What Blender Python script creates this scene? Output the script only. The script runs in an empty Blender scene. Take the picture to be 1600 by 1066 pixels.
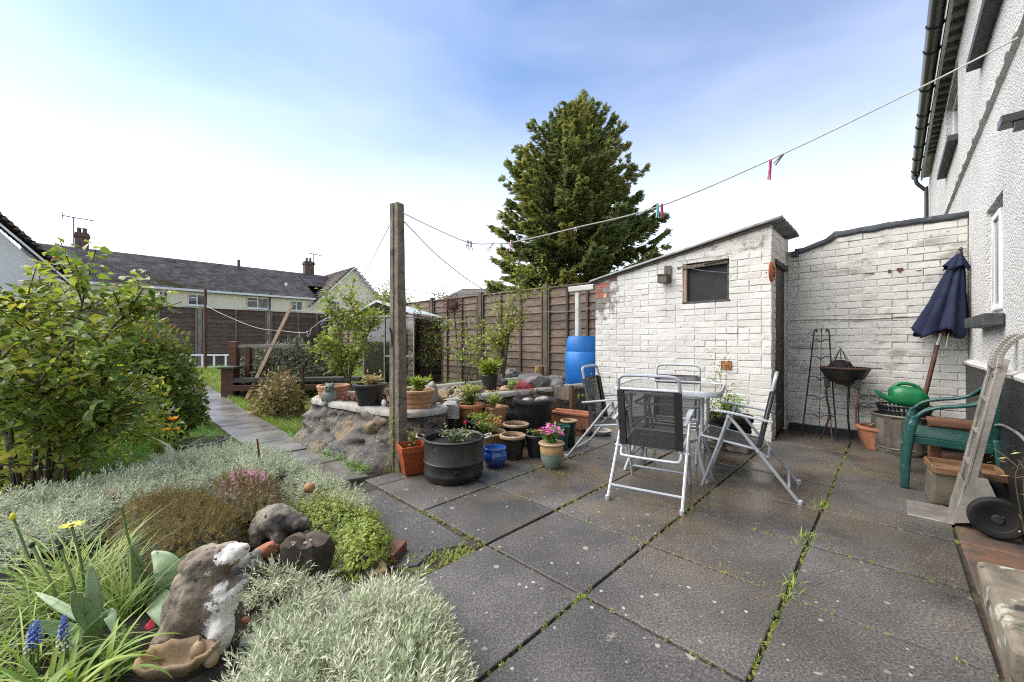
import bpy, bmesh, math, random
import numpy as np
from mathutils import Vector, Matrix, noise as mnoise, Euler

scn = bpy.context.scene
col = scn.collection
RAD = math.radians

# ------------------------------------------------------------------ camera, sky, sun, exposure
FOC, CAMH = 618.0, 1.08            # focal length for a 1600 wide frame, eye height in metres
cam = bpy.data.cameras.new('camera')
camo = bpy.data.objects.new('camera', cam)
col.objects.link(camo)
cam.sensor_width = 36.0
cam.lens = FOC / 1600.0 * 36.0
cam.clip_start, cam.clip_end = 0.05, 3000.0
camo.location = (0, 0, CAMH)
camo.rotation_euler = (RAD(90), 0, 0)
scn.camera = camo
scn.render.resolution_x, scn.render.resolution_y = 1024, 682

SUN_EL, SUN_AZ = 50.0, 274.0       # azimuth measured clockwise from +Y: the veiled sun stands to the left of the camera
w = bpy.data.worlds.new('World')
scn.world = w
w.use_nodes = True
nt = w.node_tree
nt.nodes.clear()
L = nt.links.new
out = nt.nodes.new('ShaderNodeOutputWorld')
bg = nt.nodes.new('ShaderNodeBackground')
sky = nt.nodes.new('ShaderNodeTexSky')
sky.sky_type = 'NISHITA'
sky.sun_disc = False
sky.sun_elevation = RAD(SUN_EL)
sky.sun_rotation = RAD(SUN_AZ)
sky.air_density, sky.dust_density, sky.ozone_density = 1.0, 0.3, 3.6
tc = nt.nodes.new('ShaderNodeTexCoord')
sep = nt.nodes.new('ShaderNodeSeparateXYZ')
L(tc.outputs['Generated'], sep.inputs[0])
# thin high cloud: opaque towards the horizon, wispy overhead
mr = nt.nodes.new('ShaderNodeMapRange')
mr.inputs['From Min'].default_value, mr.inputs['From Max'].default_value = 0.0, 0.55
mr.inputs['To Min'].default_value, mr.inputs['To Max'].default_value = 1.0, 0.32
L(sep.outputs['Z'], mr.inputs['Value'])
mp = nt.nodes.new('ShaderNodeMapping')
mp.inputs['Scale'].default_value = (1.3, 1.0, 3.4)
mp.inputs['Rotation'].default_value = (0.0, 0.25, 0.6)
L(tc.outputs['Generated'], mp.inputs[0])
nz = nt.nodes.new('ShaderNodeTexNoise')
nz.inputs['Scale'].default_value, nz.inputs['Detail'].default_value = 2.1, 5.0
nz.inputs['Roughness'].default_value = 0.48
nz.inputs['Distortion'].default_value = 0.4
L(mp.outputs[0], nz.inputs['Vector'])
ma = nt.nodes.new('ShaderNodeMath'); ma.operation = 'MULTIPLY_ADD'
ma.inputs[1].default_value, ma.inputs[2].default_value = 0.22, -0.10
L(nz.outputs['Fac'], ma.inputs[0])
pw = nt.nodes.new('ShaderNodeMath'); pw.operation = 'POWER'; pw.inputs[1].default_value = 2.6
L(mr.outputs[0], pw.inputs[0])
ad = nt.nodes.new('ShaderNodeMath'); ad.operation = 'ADD'; ad.use_clamp = True
L(pw.outputs[0], ad.inputs[0]); L(ma.outputs[0], ad.inputs[1])
mx = nt.nodes.new('ShaderNodeMix'); mx.data_type = 'RGBA'
L(ad.outputs[0], mx.inputs['Factor'])
L(sky.outputs[0], mx.inputs['A'])
mx.inputs['B'].default_value = (10.6, 10.2, 10.9, 1)
L(mx.outputs['Result'], bg.inputs['Color'])
bg.inputs['Strength'].default_value = 0.050
L(bg.outputs[0], out.inputs[0])

sun = bpy.data.lights.new('sun', 'SUN')
sun.energy, sun.angle, sun.color = 1.5, RAD(65), (1.0, 0.94, 0.85)
suno = bpy.data.objects.new('sun', sun)
col.objects.link(suno)
sd = Vector((math.sin(RAD(SUN_AZ)) * math.cos(RAD(SUN_EL)), math.cos(RAD(SUN_AZ)) * math.cos(RAD(SUN_EL)), math.sin(RAD(SUN_EL))))
suno.rotation_euler = sd.to_track_quat('Z', 'Y').to_euler()

vs = scn.view_settings
vs.view_transform, vs.look = 'Standard', 'None'
vs.exposure, vs.gamma = 2.32, 1.0
vs.use_curve_mapping = False
scn.cycles.max_bounces = 6
scn.cycles.diffuse_bounces = 3
scn.cycles.transparent_max_bounces = 12
scn.cycles.use_denoising = False
scn.cycles.filter_width = 1.1
scn.cycles.caustics_reflective = scn.cycles.caustics_refractive = False

# ------------------------------------------------------------------ places
# The garden is square to the house: a runs towards the house wall, b along the wall away from the camera.
AX = Vector((0.7193, -0.6947, 0))
BX = Vector((0.6947, 0.7193, 0))
ROT = math.atan2(AX.y, AX.x)
HOUSE_A, WALL_B, SHED_B, DOOR_A, SHED_L = 0.522, 5.836, 4.992, -0.945, -3.135
FENCE_B, BACK_A = 5.75, -15.1

def W(a, b, z=0.0):
    p = AX * a + BX * b
    return Vector((p.x, p.y, z))

def AB(p):
    return p.x * AX.x + p.y * AX.y, p.x * BX.x + p.y * BX.y

def smooth(x, a, b):
    t = min(1, max(0, (x - a) / (b - a)))
    return t * t * (3 - 2 * t)

def ray(px, py):
    return Vector(((px - 800) / FOC, 1.0, (533 - py) / FOC))

def dep(px, py, y):
    r = ray(px, py) * y
    return Vector((r.x, r.y, r.z + CAMH))

def at(px, py, z=0.0):
    return dep(px, py, (CAMH - z) * FOC / (py - 533))

def on_b(px, py, b):
    r = ray(px, py); t = b / (r.x * BX.x + r.y * BX.y)
    p = r * t
    return AB(p)[0], p.z + CAMH

def on_a(px, py, a):
    r = ray(px, py); t = a / (r.x * AX.x + r.y * AX.y)
    p = r * t
    return AB(p)[1], p.z + CAMH

def gz(x, y):
    """height of the ground: flat at the patio, rising a little to the back fence; beds are mounded"""
    a = x * AX.x + y * AX.y
    b = x * BX.x + y * BX.y
    z = 0.30 * smooth(-a, 5.0, 14.0)
    # flower bed beside the patio
    d = smooth(-a, 1.50, 1.95) * (1 - smooth(-a, 3.6, 4.6)) * (1 - smooth(b, 0.75, 1.05))
    z += 0.10 * d
    k = max(smooth(a, -3.05, -2.9) * smooth(b, 1.2, 1.4), smooth(a, -2.9, -2.75) * smooth(b, .62, .8), smooth(a, -1.75, -1.5))
    return z * (1 - k) - 0.07 * k

def ground_at(px, py):
    z = 0.0
    for _ in range(8):
        p = at(px, py, z); z = gz(p.x, p.y)
    p = at(px, py, z)
    return p
# ------------------------------------------------------------------ names
def tag(o, label=None, cat=None, group=None, kind=None):
    if label: o['label'] = label
    if cat: o['category'] = cat
    if group: o['group'] = group
    if kind: o['kind'] = kind
    return o

def empty(name, loc=(0, 0, 0), rz=0.0, label=None, cat=None, group=None):
    o = bpy.data.objects.new(name, None)
    o.empty_display_size = 0.1
    o.location = loc
    o.rotation_euler = (0, 0, rz)
    col.objects.link(o)
    return tag(o, label, cat, group)

def link_mesh(name, me, parent=None, loc=(0, 0, 0), rot=(0, 0, 0), sc=None):
    o = bpy.data.objects.new(name, me)
    o.location = loc
    o.rotation_euler = rot
    if sc: o.scale = sc
    if parent: o.parent = parent
    col.objects.link(o)
    return o

def copy_tree(o, parent=None):
    c = o.copy()
    col.objects.link(c)
    c.parent = parent
    for ch in list(o.children):
        copy_tree(ch, c)
    return c

# ------------------------------------------------------------------ mesh building
def frame_from(d, up=Vector((0, 0, 1))):
    d = d.normalized()
    if abs(d.dot(up)) > 0.98: up = Vector((1, 0, 0))
    x = up.cross(d).normalized()
    return x, d.cross(x).normalized(), d

class MB:
    def __init__(s):
        s.v, s.f, s.m = [], [], []
    def add(s, vs, fs, mi=0):
        k = len(s.v)
        s.v += [tuple(v) for v in vs]
        s.f += [tuple(i + k for i in f) for f in fs]
        s.m += [mi] * len(fs)
        return s
    def box(s, x0, x1, y0, y1, z0, z1, mi=0, j=0.0, M=None):
        vs = [Vector((x, y, z)) for x in (x0, x1) for y in (y0, y1) for z in (z0, z1)]
        if j: vs = [v + Vector((random.uniform(-j, j), random.uniform(-j, j), random.uniform(-j, j))) for v in vs]
        if M is not None: vs = [M @ v for v in vs]
        return s.add(vs, [(0, 1, 3, 2), (4, 6, 7, 5), (0, 4, 5, 1), (2, 3, 7, 6), (0, 2, 6, 4), (1, 5, 7, 3)], mi)
    def bar(s, p, q, w, h, mi=0, up=(0, 0, 1)):
        p, q = Vector(p), Vector(q)
        x, y, d = frame_from(q - p, Vector(up))
        l = (q - p).length
        M = Matrix((x, y, d)).transposed().to_4x4(); M.translation = p
        return s.box(-w / 2, w / 2, -h / 2, h / 2, 0, l, mi, M=M)
    def tube(s, pts, r, n=8, mi=0, cap=True, closed=False):
        pts = [Vector(p) for p in pts]
        N = len(pts)
        rs = r if isinstance(r, (list, tuple)) else [r] * N
        up = Vector((0, 0, 1))
        rings = []
        px = None
        for i, p in enumerate(pts):
            if closed: d = pts[(i + 1) % N] - pts[i - 1]
            else: d = pts[min(i + 1, N - 1)] - pts[max(i - 1, 0)]
            if d.length < 1e-9: d = Vector((0, 0, 1))
            d.normalize()
            if px is None: x, y, _ = frame_from(d)
            else:
                x = px - d * px.dot(d)
                if x.length < 1e-6: x, y, _ = frame_from(d)
                x.normalize(); y = d.cross(x)
            px = x
            rings.append([p + (x * math.cos(2 * math.pi * k / n) + y * math.sin(2 * math.pi * k / n)) * rs[i] for k in range(n)])
        vs = [v for rg in rings for v in rg]
        fs = []
        for i in range(N if closed else N - 1):
            i2 = (i + 1) % N
            for k in range(n):
                k2 = (k + 1) % n
                fs.append((i * n + k, i * n + k2, i2 * n + k2, i2 * n + k))
        if cap and not closed:
            fs.append(tuple(range(n - 1, -1, -1)))
            fs.append(tuple((N - 1) * n + k for k in range(n)))
        return s.add(vs, fs, mi)
    def lathe(s, prof, n=24, c=(0, 0, 0), mi=0, wob=0.0, sx=1.0, sy=1.0):
        vs, fs = [], []
        cx, cy, cz = c
        ph = random.uniform(0, 6)
        for (r, z) in prof:
            for k in range(n):
                t = 2 * math.pi * k / n
                rr = r * (1 + wob * math.sin(3 * t + ph))
                vs.append((cx + sx * rr * math.cos(t), cy + sy * rr * math.sin(t), cz + z))
        for i in range(len(prof) - 1):
            for k in range(n):
                k2 = (k + 1) % n
                fs.append((i * n + k, i * n + k2, (i + 1) * n + k2, (i + 1) * n + k))
        if prof[0][0] > 1e-4: fs.append(tuple(range(n - 1, -1, -1)))
        if prof[-1][0] > 1e-4: fs.append(tuple((len(prof) - 1) * n + k for k in range(n)))
        return s.add(vs, fs, mi)
    def prism(s, poly, x0, x1, mi=0):
        """poly in (y, z), extruded along x"""
        n = len(poly)
        vs = [(x0, y, z) for y, z in poly] + [(x1, y, z) for y, z in poly]
        fs = [tuple(range(n - 1, -1, -1)), tuple(range(n, 2 * n))]
        fs += [(i, (i + 1) % n, n + (i + 1) % n, n + i) for i in range(n)]
        return s.add(vs, fs, mi)
    def ell(s, c, r, mi=0, nu=16, nv=10, M=None):
        c = Vector(c)
        vs, fs = [], []
        for i in range(nv + 1):
            t = math.pi * i / nv
            for k in range(nu):
                p = 2 * math.pi * k / nu
                v = Vector((r[0] * math.sin(t) * math.cos(p), r[1] * math.sin(t) * math.sin(p), r[2] * math.cos(t)))
                if M is not None: v = M @ v
                vs.append(c + v)
        for i in range(nv):
            for k in range(nu):
                k2 = (k + 1) % nu
                fs.append((i * nu + k, (i + 1) * nu + k, (i + 1) * nu + k2, i * nu + k2))
        return s.add(vs, fs, mi)
    def mesh(s, name, mats, smooth=False, ang=38):
        me = bpy.data.meshes.new(name)
        me.from_pydata(s.v, [], s.f)
        for m in (mats if isinstance(mats, (list, tuple)) else [mats]):
            me.materials.append(m)
        if any(s.m): me.polygons.foreach_set('material_index', s.m)
        bm = bmesh.new(); bm.from_mesh(me)
        bmesh.ops.remove_doubles(bm, verts=bm.verts, dist=1e-5)
        bmesh.ops.recalc_face_normals(bm, faces=bm.faces)
        bm.to_mesh(me); bm.free()
        if smooth:
            me.shade_smooth()
            me.set_sharp_from_angle(angle=RAD(ang))
        me.update()
        return me
    def build(s, name, mats, parent=None, smooth=False, bevel=0.0, loc=(0, 0, 0), rot=(0, 0, 0), ang=38, seg=2):
        o = link_mesh(name, s.mesh(name, mats, smooth, ang), parent, loc, rot)
        if bevel:
            b = o.modifiers.new('bevel', 'BEVEL')
            b.width, b.segments, b.limit_method, b.angle_limit = bevel, seg, 'ANGLE', RAD(35)
            b.harden_normals = False
        return o

def catmull(pts, per=6):
    pts = [Vector(p) for p in pts]
    P = [pts[0] * 2 - pts[1]] + pts + [pts[-1] * 2 - pts[-2]]
    o = []
    for i in range(1, len(P) - 2):
        for k in range(per):
            t = k / per
            a, b, c, d = P[i - 1], P[i], P[i + 1], P[i + 2]
            o.append(0.5 * ((2 * b) + (c - a) * t + (2 * a - 5 * b + 4 * c - d) * t * t + (3 * b - a - 3 * c + d) * t ** 3))
    o.append(pts[-1])
    return o

def rock_mb(size, seed=0, sub=3, rough=0.35, freq=1.3, flat=0.0):
    bm = bmesh.new()
    bmesh.ops.create_icosphere(bm, subdivisions=sub, radius=1.0)
    off = Vector((seed * 3.17, seed * 1.71, seed * 0.77))
    mb = MB()
    vs = []
    for v in bm.verts:
        p = v.co.copy()
        n1 = mnoise.noise(p * freq + off)
        n2 = mnoise.noise(p * freq * 3.1 + off)
        n3 = mnoise.cell(p * freq * 1.4 + off)
        k = 1 + rough * n1 + rough * 0.35 * n2 + rough * 0.12 * n3
        q = p * k
        if q.z < -flat and flat: q.z = -flat
        vs.append((q.x * size[0], q.y * size[1], q.z * size[2]))
    fs = [tuple(v.index for v in f.verts) for f in bm.faces]
    bm.free()
    return mb.add(vs, fs)

# ------------------------------------------------------------------ many small pieces as one mesh (numpy)
def np_mesh(name, V, F, mats, smooth=False, mi=None):
    me = bpy.data.meshes.new(name)
    nv, nf = len(V), len(F)
    me.vertices.add(nv)
    me.vertices.foreach_set('co', np.asarray(V, np.float32).ravel())
    me.loops.add(nf * 3)
    me.loops.foreach_set('vertex_index', np.asarray(F, np.int32).ravel())
    me.polygons.add(nf)
    me.polygons.foreach_set('loop_start', np.arange(0, nf * 3, 3, dtype=np.int32))
    me.polygons.foreach_set('loop_total', np.full(nf, 3, np.int32))
    for m in (mats if isinstance(mats, (list, tuple)) else [mats]):
        me.materials.append(m)
    if mi is not None: me.polygons.foreach_set('material_index', np.asarray(mi, np.int32))
    if smooth: me.polygons.foreach_set('use_smooth', np.ones(nf, bool))
    me.update(calc_edges=True)
    return me

def tri(faces):
    o = []
    for f in faces:
        for i in range(1, len(f) - 1): o.append((f[0], f[i], f[i + 1]))
    return np.array(o, np.int32)

def leaf_proto(l=1.0, w=0.5, fold=0.12, curl=0.15, seg=3, tip=0.55):
    """a leaf along +Y, its upper face to +Z, folded along the midrib"""
    vs, fs = [], []
    for i in range(seg + 1):
        t = i / seg
        ww = w * 0.5 * (math.sin(math.pi * min(1, t ** tip)) if 0 < t < 1 else 0.03)
        z = -curl * t * t * l
        y = t * l
        vs += [(-ww, y, z + fold * ww * 2), (0, y, z), (ww, y, z + fold * ww * 2)]
    for i in range(seg):
        k = i * 3
        fs += [(k, k + 1, k + 4, k + 3), (k + 1, k + 2, k + 5, k + 4)]
    return np.array(vs, np.float32), tri(fs)

def blade_proto(l=1.0, w=0.04, bend=0.4, seg=4):
    vs, fs = [], []
    for i in range(seg + 1):
        t = i / seg
        ww = w * 0.5 * (1 - t ** 2.2)
        ang = bend * t
        y = l * (math.sin(ang) / max(bend, 1e-3)) if bend > 1e-3 else 0
        z = l * t * (1 - 0.25 * bend * t)
        vs += [(-ww, bend * l * t * t * 0.6, z), (ww, bend * l * t * t * 0.6, z)]
    for i in range(seg):
        k = i * 2
        fs.append((k, k + 1, k + 3, k + 2))
    return np.array(vs, np.float32), tri(fs)

def frames(D, U=None, roll=None):
    """rotation matrices taking +Y to D and +Z near U"""
    D = D / np.maximum(np.linalg.norm(D, axis=1, keepdims=True), 1e-9)
    if U is None: U = np.tile(np.array([[0, 0, 1.0]]), (len(D), 1))
    X = np.cross(D, U)
    n = np.linalg.norm(X, axis=1, keepdims=True)
    X = np.where(n < 1e-4, np.array([[1.0, 0, 0]]), X / np.maximum(n, 1e-9))
    Z = np.cross(X, D)
    if roll is not None:
        c, s = np.cos(roll)[:, None], np.sin(roll)[:, None]
        X, Z = X * c + Z * s, Z * c - X * s
    return np.stack([X, D, Z], axis=2)

def merge(protos, idx, R, S, T):
    """copies of protos[idx[i]] with rotation R, scale S and place T -> one vertex and triangle list"""
    Vs, Fs, n = [], [], 0
    for p, (v, f) in enumerate(protos):
        k = np.where(idx == p)[0]
        if len(k) == 0: continue
        s = S[k]
        s = s[:, None, None] if s.ndim == 1 else s[:, None, :]
        V = np.einsum('nij,nvj->nvi', R[k], v[None] * s) + T[k][:, None, :]
        F = f[None] + (np.arange(len(k)) * len(v))[:, None, None] + n
        Vs.append(V.reshape(-1, 3)); Fs.append(F.reshape(-1, 3))
        n += len(k) * len(v)
    return np.concatenate(Vs), np.concatenate(Fs)

def cat_vf(items):
    Vs, Fs, n = [], [], 0
    for V, F in items:
        Vs.append(V); Fs.append(F + n); n += len(V)
    return np.concatenate(Vs), np.concatenate(Fs)

def rng(seed): return np.random.default_rng(seed)

def in_poly(pts, poly):
    poly = np.asarray(poly); x, y = pts[:, 0], pts[:, 1]
    inside = np.zeros(len(pts), bool)
    j = len(poly) - 1
    for i in range(len(poly)):
        xi, yi = poly[i]; xj, yj = poly[j]
        c = ((yi > y) != (yj > y)) & (x < (xj - xi) * (y - yi) / (yj - yi + 1e-12) + xi)
        inside ^= c
        j = i
    return inside

def scatter_poly(poly, n, seed):
    """n random points in a polygon of world (x, y)"""
    r = rng(seed)
    P = np.asarray([(p[0], p[1]) for p in poly])
    lo, hi = P.min(0), P.max(0)
    out = np.zeros((0, 2))
    while len(out) < n:
        q = r.uniform(lo, hi, (n * 2, 2))
        out = np.concatenate([out, q[in_poly(q, P)]])
    return out[:n]

def gzv(P): return np.array([gz(x, y) for x, y in P])

def edge_dist(P, poly):
    poly = np.asarray([(p[0], p[1]) for p in poly])
    d = np.full(len(P), 1e9)
    for i in range(len(poly)):
        a, b = poly[i - 1], poly[i]
        ab = b - a
        t = np.clip(((P - a) @ ab) / (ab @ ab + 1e-12), 0, 1)
        d = np.minimum(d, np.linalg.norm(P - (a + t[:, None] * ab), axis=1))
    return d

# ------------------------------------------------------------------ materials
class NT:
    def __init__(s, name):
        s.mat = bpy.data.materials.new(name)
        s.mat.use_nodes = True
        s.t = s.mat.node_tree
        s.t.nodes.clear()
        s.out = s.n('ShaderNodeOutputMaterial')
        s.geo = s.n('ShaderNodeNewGeometry')
        s.pos = s.geo.outputs['Position']
        s.oi = s.n('ShaderNodeObjectInfo')
        s.rand = s.oi.outputs['Random']
        s.island = s.geo.outputs['Random Per Island']
    def n(s, t): return s.t.nodes.new(t)
    def set(s, sock, v):
        if isinstance(v, bpy.types.NodeSocket): s.t.links.new(v, sock)
        elif isinstance(v, (tuple, list)) and len(v) == 3 and sock.type == 'RGBA': sock.default_value = (*v, 1)
        else: sock.default_value = v
    def noise(s, scale, detail=4, rough=0.55, vec=None, dist=0.0):
        n = s.n('ShaderNodeTexNoise')
        s.set(n.inputs['Vector'], vec or s.pos)
        n.inputs['Scale'].default_value, n.inputs['Detail'].default_value = scale, detail
        n.inputs['Roughness'].default_value, n.inputs['Distortion'].default_value = rough, dist
        return n.outputs['Fac']
    def voro(s, scale, vec=None, feature='F1', rnd=1.0, outp='Distance'):
        n = s.n('ShaderNodeTexVoronoi'); n.feature = feature
        s.set(n.inputs['Vector'], vec or s.pos)
        n.inputs['Scale'].default_value = scale
        n.inputs['Randomness'].default_value = rnd
        return n.outputs[outp]
    def math(s, op, a, b=0.0, c=0.0, clamp=False):
        n = s.n('ShaderNodeMath'); n.operation = op; n.use_clamp = clamp
        s.set(n.inputs[0], a); s.set(n.inputs[1], b); s.set(n.inputs[2], c)
        return n.outputs[0]
    def step(s, v, a, b, lo=0.0, hi=1.0):
        n = s.n('ShaderNodeMapRange'); n.interpolation_type = 'SMOOTHSTEP'
        s.set(n.inputs['Value'], v)
        n.inputs['From Min'].default_value, n.inputs['From Max'].default_value = a, b
        n.inputs['To Min'].default_value, n.inputs['To Max'].default_value = lo, hi
        return n.outputs[0]
    def mix(s, f, a, b, mode='MIX'):
        n = s.n('ShaderNodeMix'); n.data_type = 'RGBA'; n.blend_type = mode
        s.set(n.inputs['Factor'], f); s.set(n.inputs['A'], a); s.set(n.inputs['B'], b)
        return n.outputs['Result']
    def ramp(s, f, stops):
        n = s.n('ShaderNodeValToRGB')
        s.set(n.inputs[0], f)
        e = n.color_ramp.elements
        while len(e) < len(stops): e.new(0.5)
        for i, (p, c) in enumerate(stops):
            e[i].position = p; e[i].color = (*c, 1)
        return n.outputs[0]
    def hsv(s, c, h=0.5, sa=1.0, v=1.0):
        n = s.n('ShaderNodeHueSaturation')
        s.set(n.inputs['Color'], c); s.set(n.inputs['Hue'], h); s.set(n.inputs['Saturation'], sa); s.set(n.inputs['Value'], v)
        return n.outputs[0]
    def vmul(s, v, k):
        n = s.n('ShaderNodeVectorMath'); n.operation = 'MULTIPLY'
        s.set(n.inputs[0], v); n.inputs[1].default_value = k
        return n.outputs[0]
    def dot(s, v, k):
        n = s.n('ShaderNodeVectorMath'); n.operation = 'DOT_PRODUCT'
        s.set(n.inputs[0], v); n.inputs[1].default_value = k
        return n.outputs['Value']
    def bump(s, h, strength=0.3, dist=0.01, normal=None):
        n = s.n('ShaderNodeBump')
        s.set(n.inputs['Height'], h)
        n.inputs['Strength'].default_value, n.inputs['Distance'].default_value = strength, dist
        if normal is not None: s.set(n.inputs['Normal'], normal)
        return n.outputs[0]
    def bsdf(s, color, rough=0.6, metal=0.0, spec=0.5, normal=None, trans=0.0, alpha=None, sss=None, coat=0.0):
        n = s.n('ShaderNodeBsdfPrincipled')
        s.set(n.inputs['Base Color'], color); s.set(n.inputs['Roughness'], rough); s.set(n.inputs['Metallic'], metal)
        n.inputs['Specular IOR Level'].default_value = spec
        n.inputs['Transmission Weight'].default_value = trans
        n.inputs['Coat Weight'].default_value = coat
        if normal is not None: s.set(n.inputs['Normal'], normal)
        if alpha is not None: s.set(n.inputs['Alpha'], alpha)
        return n.outputs[0]
    def done(s, sh):
        s.t.links.new(sh, s.out.inputs[0])
        return s.mat

def mat(name, c1, c2=None, scale=6.0, rough=0.7, bump=0.0, bscale=80.0, spots=(), metal=0.0, spec=0.5, objv=0.0, bdist=0.004, detail=5, coat=0.0):
    """a surface of two mottled tones, stained by spots = [(colour, scale, threshold, softness)], with fine relief"""
    t = NT(name)
    c2 = c2 or tuple(x * 0.75 for x in c1)
    c = t.mix(t.step(t.noise(scale, detail), 0.35, 0.65), c1, c2)
    if objv: c = t.hsv(c, v=t.math('MULTIPLY_ADD', t.rand, objv * 2, 1 - objv))
    for (sc, ss, th, so) in spots:
        c = t.mix(t.step(t.noise(ss, 6, 0.62), th, th + so), c, sc)
    nm = None
    if bump: nm = t.bump(t.noise(bscale, 6, 0.6), bump, bdist)
    return t.done(t.bsdf(c, rough, metal, spec, nm, coat=coat))

def leaf_mat(name, stops, rough=0.45, trans=0.35, spec=0.4, patch=0.35, pscale=2.5):
    """foliage: each leaf its own tone out of the ramp, some light through the blade"""
    t = NT(name)
    f = t.math('ADD', t.math('MULTIPLY', t.island, 1 - patch), t.math('MULTIPLY', t.step(t.noise(pscale, 3), 0.3, 0.7), patch))
    if name not in ('silver_leaf', 'cypress_spray'): stops = [(p, tuple(min(.7, x * 1.6) for x in c_)) for p, c_ in stops]
    c = t.ramp(f, stops)
    b = t.bsdf(c, rough, 0, spec)
    tr = t.n('ShaderNodeBsdfTranslucent')
    t.set(tr.inputs[0], t.hsv(c, 0.49, 1.1, 1.3))
    m = t.n('ShaderNodeMixShader')
    m.inputs[0].default_value = trans
    t.t.links.new(b, m.inputs[1]); t.t.links.new(tr.outputs[0], m.inputs[2])
    return t.done(m.outputs[0])
M = {}
# --- ground
def _soil():
    t = NT('soil')
    n = t.noise(9, 6, 0.7)
    c = t.mix(t.step(n, .35, .7), (0.018, 0.013, 0.009), (0.05, 0.036, 0.024))
    c = t.mix(t.step(t.noise(60, 3), .68, .74), c, (0.12, 0.09, 0.06))
    nm = t.bump(t.noise(70, 8, 0.75), 1.0, 0.03)
    return t.done(t.bsdf(c, 0.8, 0, 0.3, nm))
M['soil'] = _soil()
def _ground():
    t = NT('grass_ground')
    c = t.mix(t.step(t.noise(1.6, 6), .35, .65), (0.055, 0.085, 0.018), (0.10, 0.12, 0.03))
    c = t.mix(t.step(t.noise(5, 6, 0.7), .52, .66), c, (0.06, 0.045, 0.025))
    return t.done(t.bsdf(c, 0.9, 0, 0.2, t.bump(t.noise(40, 8, 0.7), 1.0, 0.04)))
M['ground'] = _ground()
def _slab(name, k=1.0, brown=0.5, wetall=0.0):
    t = NT(name)
    fine = t.noise(120, 2, 0.6)
    mid = t.noise(2.2, 6, 0.6)
    big = t.noise(0.9, 4, 0.55, t.vmul(t.pos, (1, 1, 0)))
    b = t.dot(t.pos, (BX.x, BX.y, 0))
    a = t.dot(t.pos, (AX.x, AX.y, 0))
    grey = t.mix(t.step(mid, .35, .68), (0.055 * k, 0.051 * k, 0.047 * k), (0.092 * k, 0.086 * k, 0.079 * k))
    grey = t.hsv(grey, v=t.math('MULTIPLY_ADD', t.rand, 0.4, 0.8))
    # rusty, earthy staining towards the pots and the back wall
    far = t.math('MULTIPLY', t.step(b, 1.2, 2.6), t.step(a, 0.5, -1.7, 0.35, 1.0))
    br = t.math('MULTIPLY', t.step(t.noise(1.7, 5, 0.6), .42, .62), t.math('MULTIPLY', far, brown))
    grey = t.mix(br, grey, (0.15 * k, 0.095 * k, 0.042 * k))
    grey = t.mix(t.math('MULTIPLY', t.step(t.noise(3.1, 6, 0.7), .55, .7), 0.5), grey, (0.036 * k, 0.034 * k, 0.030 * k))
    # aggregate fleck
    grey = t.mix(t.step(fine, .52, .66), grey, t.hsv(grey, v=1.9))
    grey = t.mix(t.step(fine, .47, .34), grey, t.hsv(grey, v=0.5))
    # lichen: pale round spots of several sizes
    wob = t.noise(42, 4, .7)
    def spots(scale, r0, keep, tone):
        d = t.math('ADD', t.voro(scale, t.vmul(t.pos, (1, 1, 0))), t.math('MULTIPLY_ADD', wob, 0.5, -0.25))
        rnd = t.voro(scale, t.vmul(t.pos, (1, 1, 0)), outp='Color')
        sp = t.n('ShaderNodeSeparateColor'); t.set(sp.inputs[0], rnd)
        rad = t.math('MULTIPLY', t.math('SUBTRACT', sp.outputs[0], keep), r0)
        return t.math('MULTIPLY', t.step(t.math('SUBTRACT', rad, d), 0.0, 0.05), t.math('MULTIPLY_ADD', sp.outputs[1], 0.6, 0.3)), tone
    near = t.step(b, 3.6, 1.2, 0.12, 1.0)
    for sc, r0, kp, tone in ((5.5, 1.0, 0.80, (0.22, 0.21, 0.175)), (13, 1.3, 0.80, (0.34, 0.33, 0.28)), (31, 1.5, 0.80, (0.48, 0.47, 0.42))):
        m_, tone = spots(sc, r0, kp, tone)
        grey = t.mix(t.math('MULTIPLY', m_, near), grey, tone)
    # rain: darker and glossier where the water stands
    wet = t.math('MULTIPLY', t.step(big, .36, .58), t.step(b, 0.7, 2.9, 0.15 + wetall, 1.0))
    grey = t.mix(t.math('MULTIPLY', wet, 0.42), grey, t.hsv(grey, 0.5, 1.25, 0.42))
    rough = t.math('ADD', t.step(wet, 0.2, 0.95, 0.56, 0.17), t.math('MULTIPLY', fine, 0.12))
    h = t.math('ADD', t.math('MULTIPLY', fine, 1.0), t.math('MULTIPLY', t.noise(38, 4), 0.5))
    nm = t.bump(h, 0.55, 0.006)
    nm.node.inputs['Strength'].links or t.set(nm.node.inputs['Strength'], t.math('MULTIPLY_ADD', wet, -0.48, 0.6))
    return t.done(t.bsdf(grey, rough, 0, 0.5, nm))
M['slab'] = _slab('wet_concrete_slab')
M['slab_red'] = mat('red_concrete_slab', (0.15, 0.085, 0.055), (0.085, 0.062, 0.05), 3.5, 0.4, 0.4, 150, [((0.05, 0.045, 0.04), 4, .52, .12), ((0.3, 0.27, 0.2), 60, .7, .05)])
M['slab_path'] = mat('path_slab', (0.22, 0.205, 0.18), (0.12, 0.112, 0.098), 2.6, 0.24, 0.3, 140, [((0.07, 0.062, 0.05), 3, .54, .15), ((0.14, 0.14, 0.05), 22, .66, .08)], objv=.2)
M['moss'] = mat('moss', (0.10, 0.14, 0.02), (0.16, 0.15, 0.03), 30, 0.9, 1.0, 200, [((0.05, 0.035, 0.02), 14, .5, .1)])
M['joint'] = mat('joint_earth', (0.016, 0.013, 0.010), (0.04, 0.032, 0.02), 20, 0.8, 1.0, 120, [((0.07, 0.09, 0.02), 6, .55, .1)])
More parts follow.
